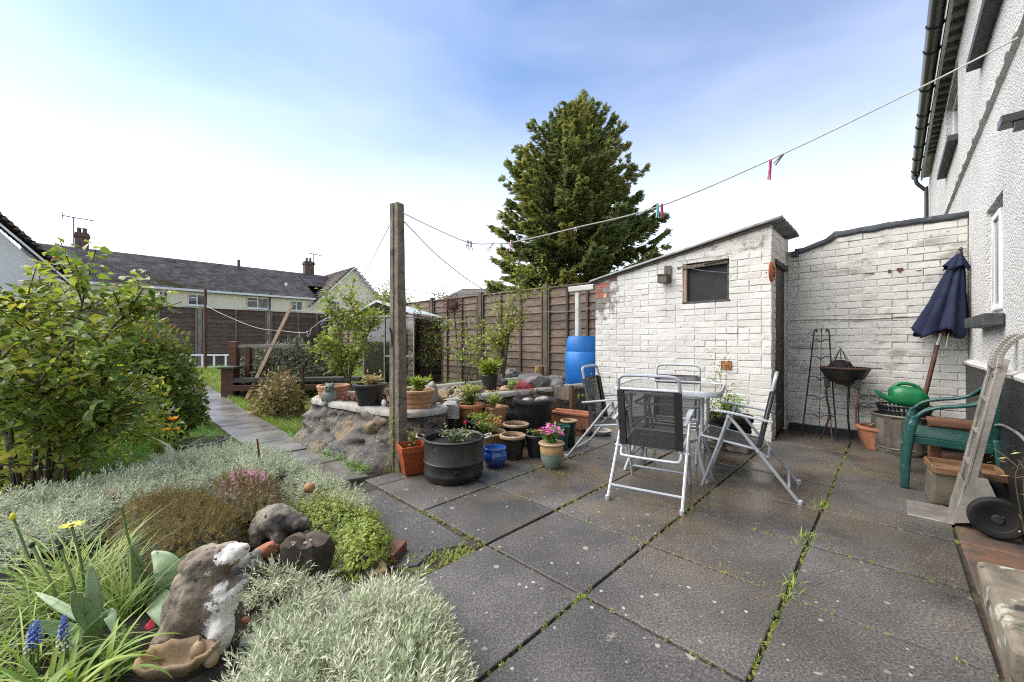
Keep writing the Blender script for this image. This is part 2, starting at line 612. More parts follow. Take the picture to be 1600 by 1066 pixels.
# --- masonry
def _paint(name, base, dirt, thr=.60, seed=0.0, amount=.8, crack=.60):
    t = NT(name)
    p = t.n('ShaderNodeVectorMath'); p.operation = 'ADD'
    t.set(p.inputs[0], t.pos); p.inputs[1].default_value = (seed, seed * 1.7, seed * .4)
    v = p.outputs[0]
    c = t.mix(t.step(t.noise(3, 5, .6, v), .3, .7), base, tuple(x * .84 for x in base))
    c = t.hsv(c, v=t.math('MULTIPLY_ADD', t.rand, 0.12, 0.93))
    st = t.noise(2.4, 8, .68, t.vmul(v, (1, 1, 2.2)))
    c = t.mix(t.math('MULTIPLY', t.step(st, thr - .06, thr + .09), amount), c, dirt)
    c = t.mix(t.math('MULTIPLY', t.step(t.noise(17, 6, .7, v), crack, crack + .10), amount * .7), c, dirt)
    c = t.mix(t.step(t.noise(34, 4, .6, v), .68, .70), c, (0.10, 0.065, 0.045))
    ds = t.n('ShaderNodeVectorMath'); ds.operation = 'DISTANCE'; t.set(ds.inputs[0], t.pos); ds.inputs[1].default_value = tuple(W(SHED_L, SHED_B, 1.75))
    so = t.math('ADD', t.step(ds.outputs['Value'], .05, .75, .40, 0), t.noise(9, 7, .7))
    c = t.mix(t.math('MULTIPLY', t.step(so, .68, .84), .8), c, (0.09, 0.075, 0.065))
    return t.done(t.bsdf(c, .62, 0, .35, t.bump(t.noise(70, 6, .65), .35, .005)))
M['brick_white'] = _paint('white_painted_brick', (0.63, 0.615, 0.565), (0.30, 0.27, 0.22), .66)
M['brick_dirty'] = _paint('weathered_painted_brick', (0.61, 0.595, 0.545), (0.25, 0.225, 0.19), .57, 5.0)
M['brick_bare'] = mat('bare_red_brick', (0.30, 0.11, 0.065), (0.19, 0.075, 0.05), 18, .8, .6, 90, [((0.62, 0.58, 0.52), 16, .60, .06)], objv=.25)
M['mortar_white'] = _paint('painted_mortar', (0.60, 0.58, 0.51), (0.12, 0.10, 0.08), .60, 9.0, .95, .53)
M['mortar_dirty'] = _paint('sooty_mortar', (0.56, 0.535, 0.47), (0.11, 0.095, 0.075), .56, 11.0, .95, .515)
def _dash(name, base):
    t = NT(name)
    d = t.voro(70, None, 'F1')
    n = t.noise(85, 5, .7)
    h = t.math('ADD', t.math('MULTIPLY', d, -1.0), n)
    c = t.mix(t.step(t.noise(1.2, 5), .3, .7), base, tuple(x * .86 for x in base))
    c = t.mix(t.step(t.noise(62, 4, .7), .54, .66), c, tuple(x * .50 for x in base))
    c = t.mix(t.math('MULTIPLY', t.step(t.noise(3.2, 7, .7, t.vmul(t.pos, (1, 1, .35))), .58, .74), .45), c, (0.36, 0.36, 0.34))
    return t.done(t.bsdf(c, .85, 0, .25, t.bump(h, 1.0, .014)))
M['dash'] = _dash('white_roughcast', (0.70, 0.69, 0.655))
M['black_paint'] = mat('black_bitumen_paint', (0.006, 0.006, 0.006), (0.013, 0.013, 0.0125), 5, .5, .8, 30, [((0.10, 0.10, 0.09), 30, .68, .06)])
M['felt'] = mat('grey_mineral_felt', (0.075, 0.085, 0.095), (0.045, 0.05, 0.055), 7, .65, .9, 40, [((0.2, 0.21, 0.2), 12, .62, .08)])
M['upvc'] = mat('white_plastic', (0.78, 0.79, 0.79), (0.72, 0.73, 0.73), 3, .3)
M['gutter'] = mat('black_plastic', (0.022, 0.022, 0.023), (0.03, 0.03, 0.03), 5, .35, .1, 30)
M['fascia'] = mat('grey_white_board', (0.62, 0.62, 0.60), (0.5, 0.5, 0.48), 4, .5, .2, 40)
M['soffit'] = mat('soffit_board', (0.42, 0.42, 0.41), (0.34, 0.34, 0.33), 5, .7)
M['rafter'] = mat('dark_rafter', (0.16, 0.155, 0.15), (0.12, 0.115, 0.11), 5, .7)
M['sill'] = mat('black_slate_sill', (0.022, 0.024, 0.025), (0.045, 0.048, 0.05), 22, .6, .6, 80)
def _glass(name, tint=(0.03, 0.035, 0.04)):
    t = NT(name)
    return t.done(t.bsdf(tint, .04, 0, .9))
M['pane'] = _glass('dark_window_glass')
M['shed_dark_panel'] = mat('dark_opening_mesh', (0.014, 0.014, 0.015), (0.022, 0.022, 0.022), 8, .8)  # near-black so the panel carries the darkness of the window opening
def _clear(name, tint=(0.80, 0.86, 0.84), alpha=.25, rough=.05):
    t = NT(name)
    tr = t.n('ShaderNodeBsdfTransparent'); t.set(tr.inputs[0], tint)
    gl = t.n('ShaderNodeBsdfGlossy'); gl.inputs['Roughness'].default_value = rough
    fr = t.n('ShaderNodeFresnel'); fr.inputs[0].default_value = 1.5
    m = t.n('ShaderNodeMixShader')
    t.set(m.inputs[0], t.math('MULTIPLY_ADD', fr.outputs[0], 1.0, alpha * .3, True))
    t.t.links.new(tr.outputs[0], m.inputs[1]); t.t.links.new(gl.outputs[0], m.inputs[2])
    return t.done(m.outputs[0])
M['greenhouse_glass'] = _clear('greenhouse_glass', (0.80, 0.85, 0.83), .12, .04)
M['clear_poly'] = mat('clouded_sheet', (0.52, 0.54, 0.54), (0.40, 0.42, 0.42), 3, .35)
# --- wood
def _wood(name, c1, c2, axis='x', rough=.75, grain=14, dirt=(0.05, 0.045, 0.04), thr=.58, objv=.25):
    t = NT(name)
    k = {'x': (.12, 1, 1), 'y': (1, .12, 1), 'z': (1, 1, .08)}[axis]
    tc_ = t.n('ShaderNodeTexCoord')
    v = t.vmul(tc_.outputs['Object'], k)
    off = t.n('ShaderNodeVectorMath'); off.operation = 'ADD'
    t.set(off.inputs[0], v)
    cm = t.n('ShaderNodeCombineXYZ'); t.set(cm.inputs[0], t.math('MULTIPLY', t.rand, 37)); t.set(cm.inputs[2], t.math('MULTIPLY', t.rand, 11))
    t.set(off.inputs[1], cm.outputs[0])
    n = t.noise(grain * 3, 6, .65, off.outputs[0])
    c = t.mix(t.step(n, .3, .7), c1, c2)
    c = t.hsv(c, v=t.math('MULTIPLY_ADD', t.rand, objv * 2, 1 - objv))
    c = t.mix(t.math('MULTIPLY', t.step(t.noise(5, 6, .65), thr, thr + .12), .7), c, dirt)
    return t.done(t.bsdf(c, rough, 0, .3, t.bump(n, .6, .006)))
M['fence'] = _wood('weathered_fence_board', (0.185, 0.135, 0.10), (0.085, 0.06, 0.045), 'x', .8, 16, (0.20, 0.175, 0.15), .57)
M['fence_pale'] = _wood('grey_batten', (0.30, 0.26, 0.21), (0.17, 0.14, 0.11), 'z', .8)
M['batten_dark'] = _wood('dark_batten', (0.11, 0.075, 0.05), (0.06, 0.04, 0.03), 'z', .8)
M['door_wood'] = _wood('blackened_door_board', (0.040, 0.036, 0.033), (0.105, 0.095, 0.085), 'z', .7, 22, (0.14, 0.13, 0.12), .56)
M['timber_grey'] = _wood('grey_old_timber', (0.16, 0.13, 0.105), (0.07, 0.056, 0.045), 'z', .8)
M['timber_pale'] = _wood('pale_plank', (0.36, 0.25, 0.165), (0.25, 0.165, 0.105), 'z', .7, 10, (0.2, 0.15, 0.1), .62, .05)
M['timber_brown'] = _wood('brown_stained_timber', (0.13, 0.055, 0.026), (0.075, 0.035, 0.02), 'x', .6, 10)
M['log'] = _wood('cut_log', (0.42, 0.26, 0.10), (0.30, 0.17, 0.07), 'z', .8, 8)
M['log_dark'] = mat('burnt_log', (0.020, 0.016, 0.013), (0.06, 0.045, 0.035), 12, .75, 1.0, 30, [((0.32, 0.28, 0.22), 26, .70, .05)])
M['bark'] = mat('bark', (0.085, 0.062, 0.045), (0.045, 0.034, 0.026), 20, .9, 1.0, 60)
M['stem'] = mat('rose_stem', (0.085, 0.05, 0.03), (0.05, 0.045, 0.02), 14, .6)
M['stem_green'] = mat('green_stem', (0.12, 0.2, 0.04), (0.09, 0.15, 0.03), 14, .5)
M['concrete_post'] = mat('lichened_concrete', (0.215, 0.175, 0.125), (0.13, 0.108, 0.08), 14, .9, .9, 110, [((0.36, 0.32, 0.24), 40, .62, .06), ((0.07, 0.06, 0.045), 9, .56, .12)])
M['concrete_fence'] = mat('concrete_fence_post', (0.36, 0.32, 0.25), (0.24, 0.21, 0.16), 6, .9, .6, 70, [((0.14, 0.125, 0.10), 6, .58, .12)])
M['concrete_dark'] = mat('mossy_concrete_post', (0.12, 0.10, 0.068), (0.075, 0.065, 0.045), 6, .9, .6, 70)
# --- metals and plastics
M['alu'] = mat('brushed_aluminium', (0.34, 0.315, 0.275), (0.22, 0.20, 0.17), 7, .48, .3, 60, [((0.16, 0.12, 0.09), 8, .60, .1), ((0.2, 0.13, 0.08), 40, .66, .05)], metal=.55)
M['silver'] = mat('silver_painted_tube', (0.40, 0.42, 0.44), (0.34, 0.36, 0.38), 8, .38, metal=.25, spots=[((0.24, 0.22, 0.2), 24, .70, .05)])
def _mesh_fabric():
    t = NT('black_mesh_fabric')
    tc_ = t.n('ShaderNodeTexCoord')
    v = tc_.outputs['Object']
    w1 = t.noise(380, 2, .5, v)
    c = t.mix(w1, (0.016, 0.016, 0.017), (0.045, 0.045, 0.047))
    tr = t.n('ShaderNodeBsdfTransparent')
    b = t.bsdf(c, .55, 0, .4, t.bump(w1, .5, .002))
    m = t.n('ShaderNodeMixShader'); m.inputs[0].default_value = .80
    t.t.links.new(tr.outputs[0], m.inputs[1]); t.t.links.new(b, m.inputs[2])
    return t.done(m.outputs[0])
M['mesh_fabric'] = _mesh_fabric()
M['black_edge'] = mat('black_woven_edge', (0.014, 0.014, 0.015), (0.022, 0.022, 0.023), 30, .6)
M['table_glass'] = _clear('table_glass', (0.80, 0.84, 0.83), 1.0, .05)
M['iron'] = mat('black_iron', (0.014, 0.013, 0.012), (0.03, 0.026, 0.022), 14, .5, .3, 60, [((0.13, 0.06, 0.03), 20, .66, .08)])
M['rust'] = mat('rusted_steel', (0.13, 0.052, 0.022), (0.06, 0.03, 0.018), 14, .8, .7, 90)
M['rust_bright'] = mat('orange_rust', (0.36, 0.155, 0.05), (0.2, 0.085, 0.03), 30, .8, .6, 120)
M['galv'] = mat('galvanised_steel', (0.17, 0.155, 0.125), (0.10, 0.085, 0.065), 8, .5, .4, 60, [((0.09, 0.055, 0.03), 6, .57, .12)], metal=.35)
M['green_plastic'] = mat('dark_green_plastic', (0.011, 0.062, 0.052), (0.008, 0.046, 0.040), 4, .33, .1, 60, [((0.16, 0.24, 0.2), 9, .64, .1)])
M['green_can'] = mat('bright_green_plastic', (0.012, 0.17, 0.055), (0.009, 0.13, 0.042), 4, .35)
M['blue_barrel'] = mat('blue_plastic', (0.01, 0.17, 0.52), (0.008, 0.13, 0.42), 3, .42, .15, 20, [((0.2, 0.3, 0.42), 9, .72, .08)])
M['white_pipe'] = mat('white_pipe', (0.66, 0.64, 0.58), (0.55, 0.53, 0.47), 8, .5, spots=[((0.3, 0.28, 0.22), 9, .6, .1)])
M['black_plastic'] = mat('black_pot_plastic', (0.010, 0.010, 0.011), (0.018, 0.018, 0.019), 6, .42, .2, 50, [((0.08, 0.075, 0.065), 7, .66, .1)])
M['navy'] = None
def _navy():
    t = NT('navy_canvas')
    c = t.mix(t.step(t.noise(5, 5, .6), .35, .7), (0.010, 0.013, 0.034), (0.021, 0.027, 0.056))
    return t.done(t.bsdf(c, .85, 0, .2, t.bump(t.noise(500, 2), .3, .002)))
M['navy'] = _navy()
M['varnish'] = mat('varnished_pole', (0.12, 0.05, 0.03), (0.07, 0.032, 0.022), 9, .4)
M['rubber'] = mat('black_rubber', (0.006, 0.006, 0.006), (0.013, 0.012, 0.011), 8, .7, .3, 50, spec=.25)
# --- pots and stones
M['terracotta'] = mat('terracotta', (0.36, 0.145, 0.065), (0.26, 0.10, 0.05), 7, .75, .3, 80, [((0.45, 0.30, 0.2), 7, .60, .12), ((0.12, 0.07, 0.045), 8, .62, .1)])
M['terracotta_pale'] = mat('pale_terracotta', (0.44, 0.24, 0.125), (0.34, 0.17, 0.085), 6, .8, .3, 80, [((0.16, 0.11, 0.07), 6, .60, .12)])
M['orange_plastic'] = mat('orange_plastic_pot', (0.40, 0.088, 0.024), (0.33, 0.07, 0.02), 4, .45, .1, 40)
M['blue_glaze'] = mat('blue_glaze', (0.022, 0.085, 0.33), (0.016, 0.06, 0.24), 4, .14, .05, 30, coat=.5, spots=[((0.12, 0.2, 0.4), 10, .7, .08)])
M['tub'] = mat('weathered_tub_metal', (0.038, 0.037, 0.030), (0.018, 0.018, 0.016), 6, .45, .4, 60, [((0.075, 0.068, 0.05), 9, .58, .12)], metal=.25)
M['tan_rim'] = mat('tan_stoneware', (0.38, 0.26, 0.15), (0.28, 0.19, 0.11), 10, .5, .1, 50)
M['dark_glaze'] = mat('black_glaze', (0.012, 0.011, 0.010), (0.025, 0.02, 0.017), 6, .28)
M['green_glaze'] = mat('sage_glaze', (0.20, 0.26, 0.20), (0.14, 0.19, 0.155), 7, .3, .1, 50, [((0.06, 0.07, 0.06), 8, .66, .06)])
M['yellow_glaze'] = mat('buff_glaze', (0.50, 0.34, 0.15), (0.42, 0.27, 0.11), 8, .35, .1, 50)
M['rock'] = mat('grey_rock', (0.15, 0.145, 0.13), (0.075, 0.072, 0.066), 5, .7, 1.0, 40, [((0.34, 0.33, 0.28), 14, .62, .05), ((0.06, 0.075, 0.03), 5, .60, .1)])
M['rock_warm'] = mat('ochre_rock', (0.32, 0.22, 0.11), (0.19, 0.135, 0.08), 6, .75, 1.0, 40, [((0.09, 0.08, 0.06), 8, .57, .1)])
def _bedwall():
    t = NT('rendered_rubble_wall')
    c = t.mix(t.step(t.noise(3.2, 7, .65), .35, .65), (0.135, 0.122, 0.10), (0.058, 0.054, 0.047))
    c = t.mix(t.math('MULTIPLY', t.step(t.noise(4.6, 6, .65, dist=.6), .56, .66), .75), c, (0.22, 0.155, 0.085))
    dv = t.n('ShaderNodeVectorMath'); dv.operation = 'ADD'; wn_ = t.n('ShaderNodeTexNoise'); wn_.inputs['Scale'].default_value = 7; t.set(wn_.inputs['Vector'], t.pos)
    t.set(dv.inputs[0], t.pos); t.set(dv.inputs[1], t.vmul(wn_.outputs['Color'], (.16, .16, .16)))
    sc_ = t.n('ShaderNodeSeparateColor'); t.set(sc_.inputs[0], t.voro(5.2, dv.outputs[0], outp='Color'))
    c = t.mix(t.math('MULTIPLY', t.step(sc_.outputs[0], .70, .76), t.step(t.noise(8, 5, .7), .42, .55)), c, (0.21, 0.145, 0.075))
    ed_ = t.voro(5.2, dv.outputs[0], 'DISTANCE_TO_EDGE')
    c = t.mix(t.math('MULTIPLY', t.step(ed_, .055, .01), t.step(t.noise(3, 3), .42, .55)), c, (0.022, 0.02, 0.018))
    c = t.mix(t.step(t.noise(44, 3), .66, .70), c, (0.40, 0.38, 0.34))
    c = t.mix(t.step(t.noise(6, 7, .7), .60, .70), c, (0.27, 0.26, 0.24))
    return t.done(t.bsdf(c, .55, 0, .45, t.bump(t.math('ADD', t.noise(14, 8, .7), t.math('MULTIPLY', t.noise(90, 4), .3)), 1.0, .035)))
M['bedwall'] = _bedwall()
M['coping'] = mat('pale_cement_rim', (0.34, 0.32, 0.28), (0.2, 0.19, 0.165), 7, .7, .9, 45, [((0.09, 0.085, 0.075), 9, .57, .1)])
M['gravel'] = mat('pinkish_chippings', (0.42, 0.30, 0.21), (0.26, 0.19, 0.14), 40, .8, .5, 100)
def _statue(name, c1, c2, paint, thr, seed, grad=0.0):
    t = NT(name)
    p = t.n('ShaderNodeVectorMath'); p.operation = 'ADD'
    t.set(p.inputs[0], t.pos); p.inputs[1].default_value = (seed, seed, seed)
    c = t.mix(t.step(t.noise(9, 6, .6, p.outputs[0]), .35, .65), c1, c2)
    c = t.mix(t.step(t.noise(46, 4, .6), .62, .67), c, tuple(x * .4 for x in c1))
    tc_ = t.n('ShaderNodeTexCoord')
    m = t.step(t.math('ADD', t.dot(tc_.outputs['Object'], (grad, -.2 * grad, -.3 * grad)), t.math('ADD', t.math('MULTIPLY', t.noise(4.2, 3, .5, p.outputs[0]), .72), t.math('MULTIPLY', t.noise(19, 8, .65, p.outputs[0]), .28))), thr, thr + .012)
    c = t.mix(m, c, paint)
    h = t.math('ADD', t.math('MULTIPLY', m, .9), t.math('ADD', t.noise(60, 6, .7), t.math('MULTIPLY', t.noise(16, 6, .7), 2.2)))
    return t.done(t.bsdf(c, .8, 0, .3, t.bump(h, .8, .005)))
M['statue'] = _statue('flaking_painted_stone', (0.15, 0.12, 0.088), (0.31, 0.26, 0.195), (0.68, 0.66, 0.61), .56, 3.3, 1.6)
M['statue_dark'] = _statue('blackened_stone', (0.03, 0.027, 0.024), (0.24, 0.215, 0.165), (0.36, 0.34, 0.29), .66, 8.1)
M['statue_pale'] = _statue('pale_cast_stone', (0.30, 0.29, 0.25), (0.42, 0.40, 0.36), (0.14, 0.14, 0.13), .58, 2.1)
M['statue_green'] = _statue('greenish_cast_stone', (0.14, 0.16, 0.14), (0.24, 0.26, 0.22), (0.4, 0.32, 0.25), .60, 6.0)
M['stone_ball'] = mat('lichened_stone_ball', (0.20, 0.165, 0.11), (0.13, 0.105, 0.07), 9, .8, .5, 80)
M['edge_stone'] = mat('lichened_sandstone', (0.20, 0.17, 0.125), (0.10, 0.085, 0.062), 6, .8, .9, 50, [((0.34, 0.33, 0.26), 7, .55, .06), ((0.035, 0.034, 0.03), 5, .54, .06), ((0.06, 0.07, 0.03), 9, .64, .08)])
M['brick_red'] = mat('red_edging_brick', (0.17, 0.06, 0.04), (0.11, 0.045, 0.032), 12, .7, .7, 70)
M['hose'] = mat('grey_hose', (0.2, 0.2, 0.2), (0.15, 0.15, 0.15), 6, .5)
# --- pegs, ropes
M['rope'] = mat('plastic_line', (0.50, 0.48, 0.44), (0.40, 0.38, 0.35), 30, .6)
M['peg_pink'] = mat('magenta_plastic', (0.42, 0.02, 0.11), (0.36, 0.02, 0.09), 8, .35)
M['peg_pale'] = mat('pale_pink_plastic', (0.66, 0.40, 0.46), (0.6, 0.36, 0.42), 8, .4)
M['peg_teal'] = mat('teal_plastic', (0.12, 0.46, 0.44), (0.1, 0.4, 0.38), 8, .35)
M['peg_grey'] = mat('grey_wooden_peg', (0.16, 0.135, 0.12), (0.10, 0.085, 0.08), 20, .7)
M['peg_blue'] = mat('lilac_plastic', (0.42, 0.45, 0.66), (0.36, 0.4, 0.6), 8, .4)
M['steel'] = mat('bright_wire', (0.5, 0.5, 0.5), (0.4, 0.4, 0.4), 8, .3, metal=.8)
# --- leaves
LM = leaf_mat
M['lf_rose'] = LM('rose_leaf', [(0, (0.055, 0.085, 0.018)), (.4, (0.12, 0.165, 0.03)), (.75, (0.21, 0.24, 0.048)), (1, (0.36, 0.32, 0.065))], .38, .45)
M['lf_laurel'] = LM('camellia_leaf', [(0, (0.045, 0.072, 0.014)), (.5, (0.095, 0.14, 0.026)), (.8, (0.165, 0.20, 0.04)), (1, (0.28, 0.26, 0.06))], .33, .35)
M['lf_bronze'] = LM('bronze_young_leaf', [(0, (0.10, 0.09, 0.03)), (.5, (0.16, 0.14, 0.045)), (1, (0.2, 0.10, 0.05))], .4, .25)
M['lf_silver'] = LM('silver_leaf', [(0, (0.26, 0.30, 0.17)), (.5, (0.48, 0.52, 0.36)), (1, (0.66, 0.67, 0.53))], .75, .12, .2, .3, 4)
M['lf_silver_dry'] = LM('withered_stem', [(0, (0.36, 0.27, 0.09)), (.6, (0.46, 0.38, 0.12)), (1, (0.22, 0.25, 0.08))], .75, .15)
M['lf_lime'] = LM('lime_leaf', [(0, (0.075, 0.11, 0.018)), (.5, (0.145, 0.185, 0.03)), (1, (0.27, 0.28, 0.055))], .5, .3)
M['lf_fern'] = LM('feathery_leaf', [(0, (0.05, 0.12, 0.02)), (.6, (0.10, 0.2, 0.035)), (1, (0.18, 0.28, 0.06))], .6, .25)
M['lf_grass'] = LM('grass_blade', [(0, (0.07, 0.13, 0.02)), (.5, (0.14, 0.21, 0.035)), (1, (0.26, 0.28, 0.07))], .5, .3)
M['lf_blade'] = LM('strap_leaf', [(0, (0.055, 0.11, 0.02)), (.5, (0.12, 0.185, 0.035)), (1, (0.26, 0.29, 0.075))], .42, .3)
M['lf_tulip'] = mat('tulip_leaf', (0.22, 0.31, 0.155), (0.18, 0.265, 0.12), 5, .45, .25, 120, [((0.30, 0.36, 0.24), 60, .70, .03)], objv=.12)
M['lf_heather'] = LM('heather_sprig', [(0, (0.045, 0.035, 0.014)), (.5, (0.105, 0.075, 0.022)), (1, (0.20, 0.155, 0.035))], .8, .1)
M['lf_heather_green'] = LM('heather_tip', [(0, (0.10, 0.11, 0.025)), (1, (0.2, 0.2, 0.04))], .8, .1)
M['fl_heather'] = LM('heather_flower', [(0, (0.26, 0.10, 0.15)), (.6, (0.42, 0.22, 0.28)), (1, (0.56, 0.38, 0.42))], .7, .2)
M['lf_conifer'] = LM('cypress_spray', [(0, (0.10, 0.145, 0.075)), (.4, (0.19, 0.235, 0.095)), (.7, (0.30, 0.32, 0.10)), (1, (0.46, 0.42, 0.12))], .7, .4, .2, .5, .55)
M['lf_lavender'] = LM('grey_green_leaf', [(0, (0.05, 0.055, 0.032)), (.6, (0.095, 0.105, 0.06)), (1, (0.16, 0.155, 0.09))], .7, .1)
M['lf_straw'] = LM('straw_stem', [(0, (0.16, 0.12, 0.05)), (1, (0.32, 0.26, 0.11))], .8, .15)
M['lf_red'] = LM('crimson_leaf', [(0, (0.16, 0.012, 0.02)), (1, (0.42, 0.04, 0.06))], .5, .2)
M['lf_maroon'] = LM('maroon_leaf', [(0, (0.085, 0.03, 0.025)), (1, (0.2, 0.07, 0.05))], .6, .2)
M['lf_tree'] = LM('spring_tree_leaf', [(0, (0.08, 0.10, 0.02)), (1, (0.2, 0.2, 0.04))], .6, .2)
M['fl_pink'] = LM('pink_petal', [(0, (0.42, 0.03, 0.16)), (.6, (0.58, 0.10, 0.28)), (1, (0.66, 0.24, 0.40))], .5, .25)
M['fl_orange'] = LM('orange_petal', [(0, (0.62, 0.17, 0.02)), (1, (0.75, 0.30, 0.06))], .45, .3)
M['fl_yellow'] = LM('yellow_petal', [(0, (0.70, 0.46, 0.02)), (1, (0.78, 0.6, 0.06))], .5, .3)
M['fl_blue'] = LM('blue_floret', [(0, (0.06, 0.09, 0.40)), (1, (0.14, 0.19, 0.58))], .5, .2)
M['fl_red'] = LM('red_petal', [(0, (0.45, 0.02, 0.03)), (1, (0.6, 0.06, 0.08))], .5, .2)
# --- far houses
M['cream'] = mat('cream_render', (0.76, 0.71, 0.54), (0.70, 0.65, 0.50), 1, .85, .3, 30, [((0.42, 0.39, 0.30), 1.2, .62, .12)])
M['pale_render'] = mat('pale_render', (0.74, 0.73, 0.69), (0.68, 0.67, 0.64), 1, .85, .8, 30)
def _rooftile(name, c1, c2):
    t = NT(name)
    c = t.mix(t.step(t.noise(1.1, 6, .65), .35, .65), c1, c2)
    c = t.hsv(c, v=t.math('MULTIPLY_ADD', t.island, 0.5, .75))
    c = t.mix(t.step(t.noise(.5, 6, .65), .58, .68), c, (0.13, 0.11, 0.05))
    return t.done(t.bsdf(c, .8, 0, .3))
M['rooftile'] = _rooftile('brown_concrete_tile', (0.25, 0.22, 0.20), (0.16, 0.14, 0.13))
M['rooftile_warm'] = _rooftile('warm_brown_tile', (0.12, 0.09, 0.07), (0.08, 0.06, 0.05))
M['chimney_brick'] = mat('old_chimney_brick', (0.12, 0.075, 0.055), (0.07, 0.045, 0.035), 6, .85, .5, 20)
M['white_trim'] = mat('white_trim', (0.74, 0.75, 0.74), (0.66, 0.67, 0.66), 2, .5)
M['dark_metal'] = mat('dark_metal', (0.035, 0.035, 0.037), (0.05, 0.05, 0.05), 4, .5)
def _corr():
    return mat('grey_corrugated_sheet', (0.19, 0.185, 0.175), (0.10, 0.095, 0.09), 6, .6, .5, 40, [((0.28, 0.28, 0.26), 8, .62, .08), ((0.06, 0.055, 0.05), 4, .57, .1)])
M['corr'] = _corr()
M['void'] = mat('shed_inside', (0.018, 0.017, 0.016), (0.012, 0.011, 0.010), 3, .95)
M['plaque'] = mat('orange_terracotta_disc', (0.43, 0.125, 0.045), (0.34, 0.095, 0.035), 8, .7, .3, 60)
M['wicker'] = _wood('wicker', (0.22, 0.125, 0.065), (0.10, 0.052, 0.026), 'x', .7, 18)
# ================================================================== SETTING
random.seed(4)
# ground: one sheet, fine near the garden, out to the horizon
def make_ground():
    xs = np.concatenate([np.linspace(-900, -40, 12), np.arange(-38, -12, 2.0), np.arange(-12, 6, .15), np.arange(6, 38, 2.0), np.linspace(40, 900, 12)])
    ys = np.concatenate([np.linspace(-400, -10, 8), np.arange(-8, 0, 1.0), np.arange(0, 16, .15), np.arange(16, 44, 2.0), np.linspace(46, 1500, 14)])
    nx, ny = len(xs), len(ys)
    V = []
    for y in ys:
        for x in xs:
            z = gz(x, y)
            a = x * AX.x + y * AX.y; b = x * BX.x + y * BX.y
            if abs(x) < 14 and -1 < y < 18 and (a < -2.9 or b < 1.0): z += .012 * mnoise.noise(Vector((x * 3, y * 3, 0)))
            V.append((x, y, z))
    F = []
    for j in range(ny - 1):
        for i in range(nx - 1):
            k = j * nx + i
            F.append((k, k + 1, k + nx + 1)); F.append((k, k + nx + 1, k + nx))
    F = np.array(F, np.int32)
    V = np.array(V)
    C = V[F].mean(1)
    A = C[:, 0] * AX.x + C[:, 1] * AX.y; B = C[:, 0] * BX.x + C[:, 1] * BX.y
    soil = (A > -4.3) & (A < 1.5) & (B < 1.0) & (B > -1.3)
    soil |= (A > -5.0) & (A < 1.0) & (B > 1.0) & (B < 6.2)
    me = np_mesh('ground', V, F, [M['ground'], M['soil']], True, soil.astype(np.int32))
    return tag(link_mesh('ground', me), kind='structure')
make_ground()

# patio: slabs bedded in dark earth
patio = MB().box(-2.92, 0.53, 0.1, 5.84, -.06, -.014).build('patio', M['joint'], None, loc=(0, 0, 0), rot=(0, 0, ROT))
tag(patio, kind='structure')
def slab(parent, name, a0, a1, b0, b1, m, z=0.0, th=.045, gap=.007, tilt=.003, corners=None):
    j = lambda: random.uniform(-.004, .004)
    P = corners or [(a0 + gap + j(), b0 + gap + j()), (a1 - gap + j(), b0 + gap + j()), (a1 - gap + j(), b1 - gap + j()), (a0 + gap + j(), b1 - gap + j())]
    tz = [z + random.uniform(-tilt, tilt) for _ in P]
    n = len(P)
    mb = MB()
    vs = [(p[0], p[1], z - th) for p in P] + [(p[0], p[1], t) for p, t in zip(P, tz)]
    cx, cy = sum(p[0] for p in P) / n, sum(p[1] for p in P) / n
    mb.add(vs, [tuple(range(n - 1, -1, -1)), tuple(range(n, 2 * n))] + [(i, (i + 1) % n, n + (i + 1) % n, n + i) for i in range(n)])
    o = mb.build(name, m, parent, bevel=.006)
    return o
ALN = [-2.77, -2.163, -1.557, -.949, -.33, .25]
BLN = [.20, .81, 1.415, 2.010, 2.60, 3.19, 3.79, 4.39, 4.98, 5.82]
for i in range(5):
    for k in range(9):
        a0, a1, b0, b1 = ALN[i], ALN[i + 1], BLN[k], BLN[k + 1]
        if i < 3 and k >= 8: continue
        if a1 < -1.5 and k < 2: continue
        if i == 2 and k == 0: continue
        slab(patio, 'paving_slab', a0, a1, b0, b1, M['slab'])
# broken slab beside the flower bed, its corner gone and mended with cement
slab(patio, 'paving_slab', 0, 0, 0, 0, M['slab'], -.006, corners=[(-2.66, 1.10), (-2.3, .80), (-1.80, .86), (-1.66, 1.06), (-1.72, 1.20), (-1.64, 1.38), (-2.1, 1.40), (-2.72, 1.40)])
slab(patio, 'paving_slab', -2.98, -2.775, 1.42, 2.3, M['slab'], -.004)
bld = []
# narrow reddish strip of slabs along the house wall
for k, (b0, b1) in enumerate([(2.62, 3.22), (3.22, 3.8), (3.8, 4.5), (4.5, 5.1), (5.1, 5.8), (1.95, 2.62), (1.3, 1.95)]):
    slab(patio, 'paving_slab', .252, .52, b0, b1, M['slab_red'], -.004)

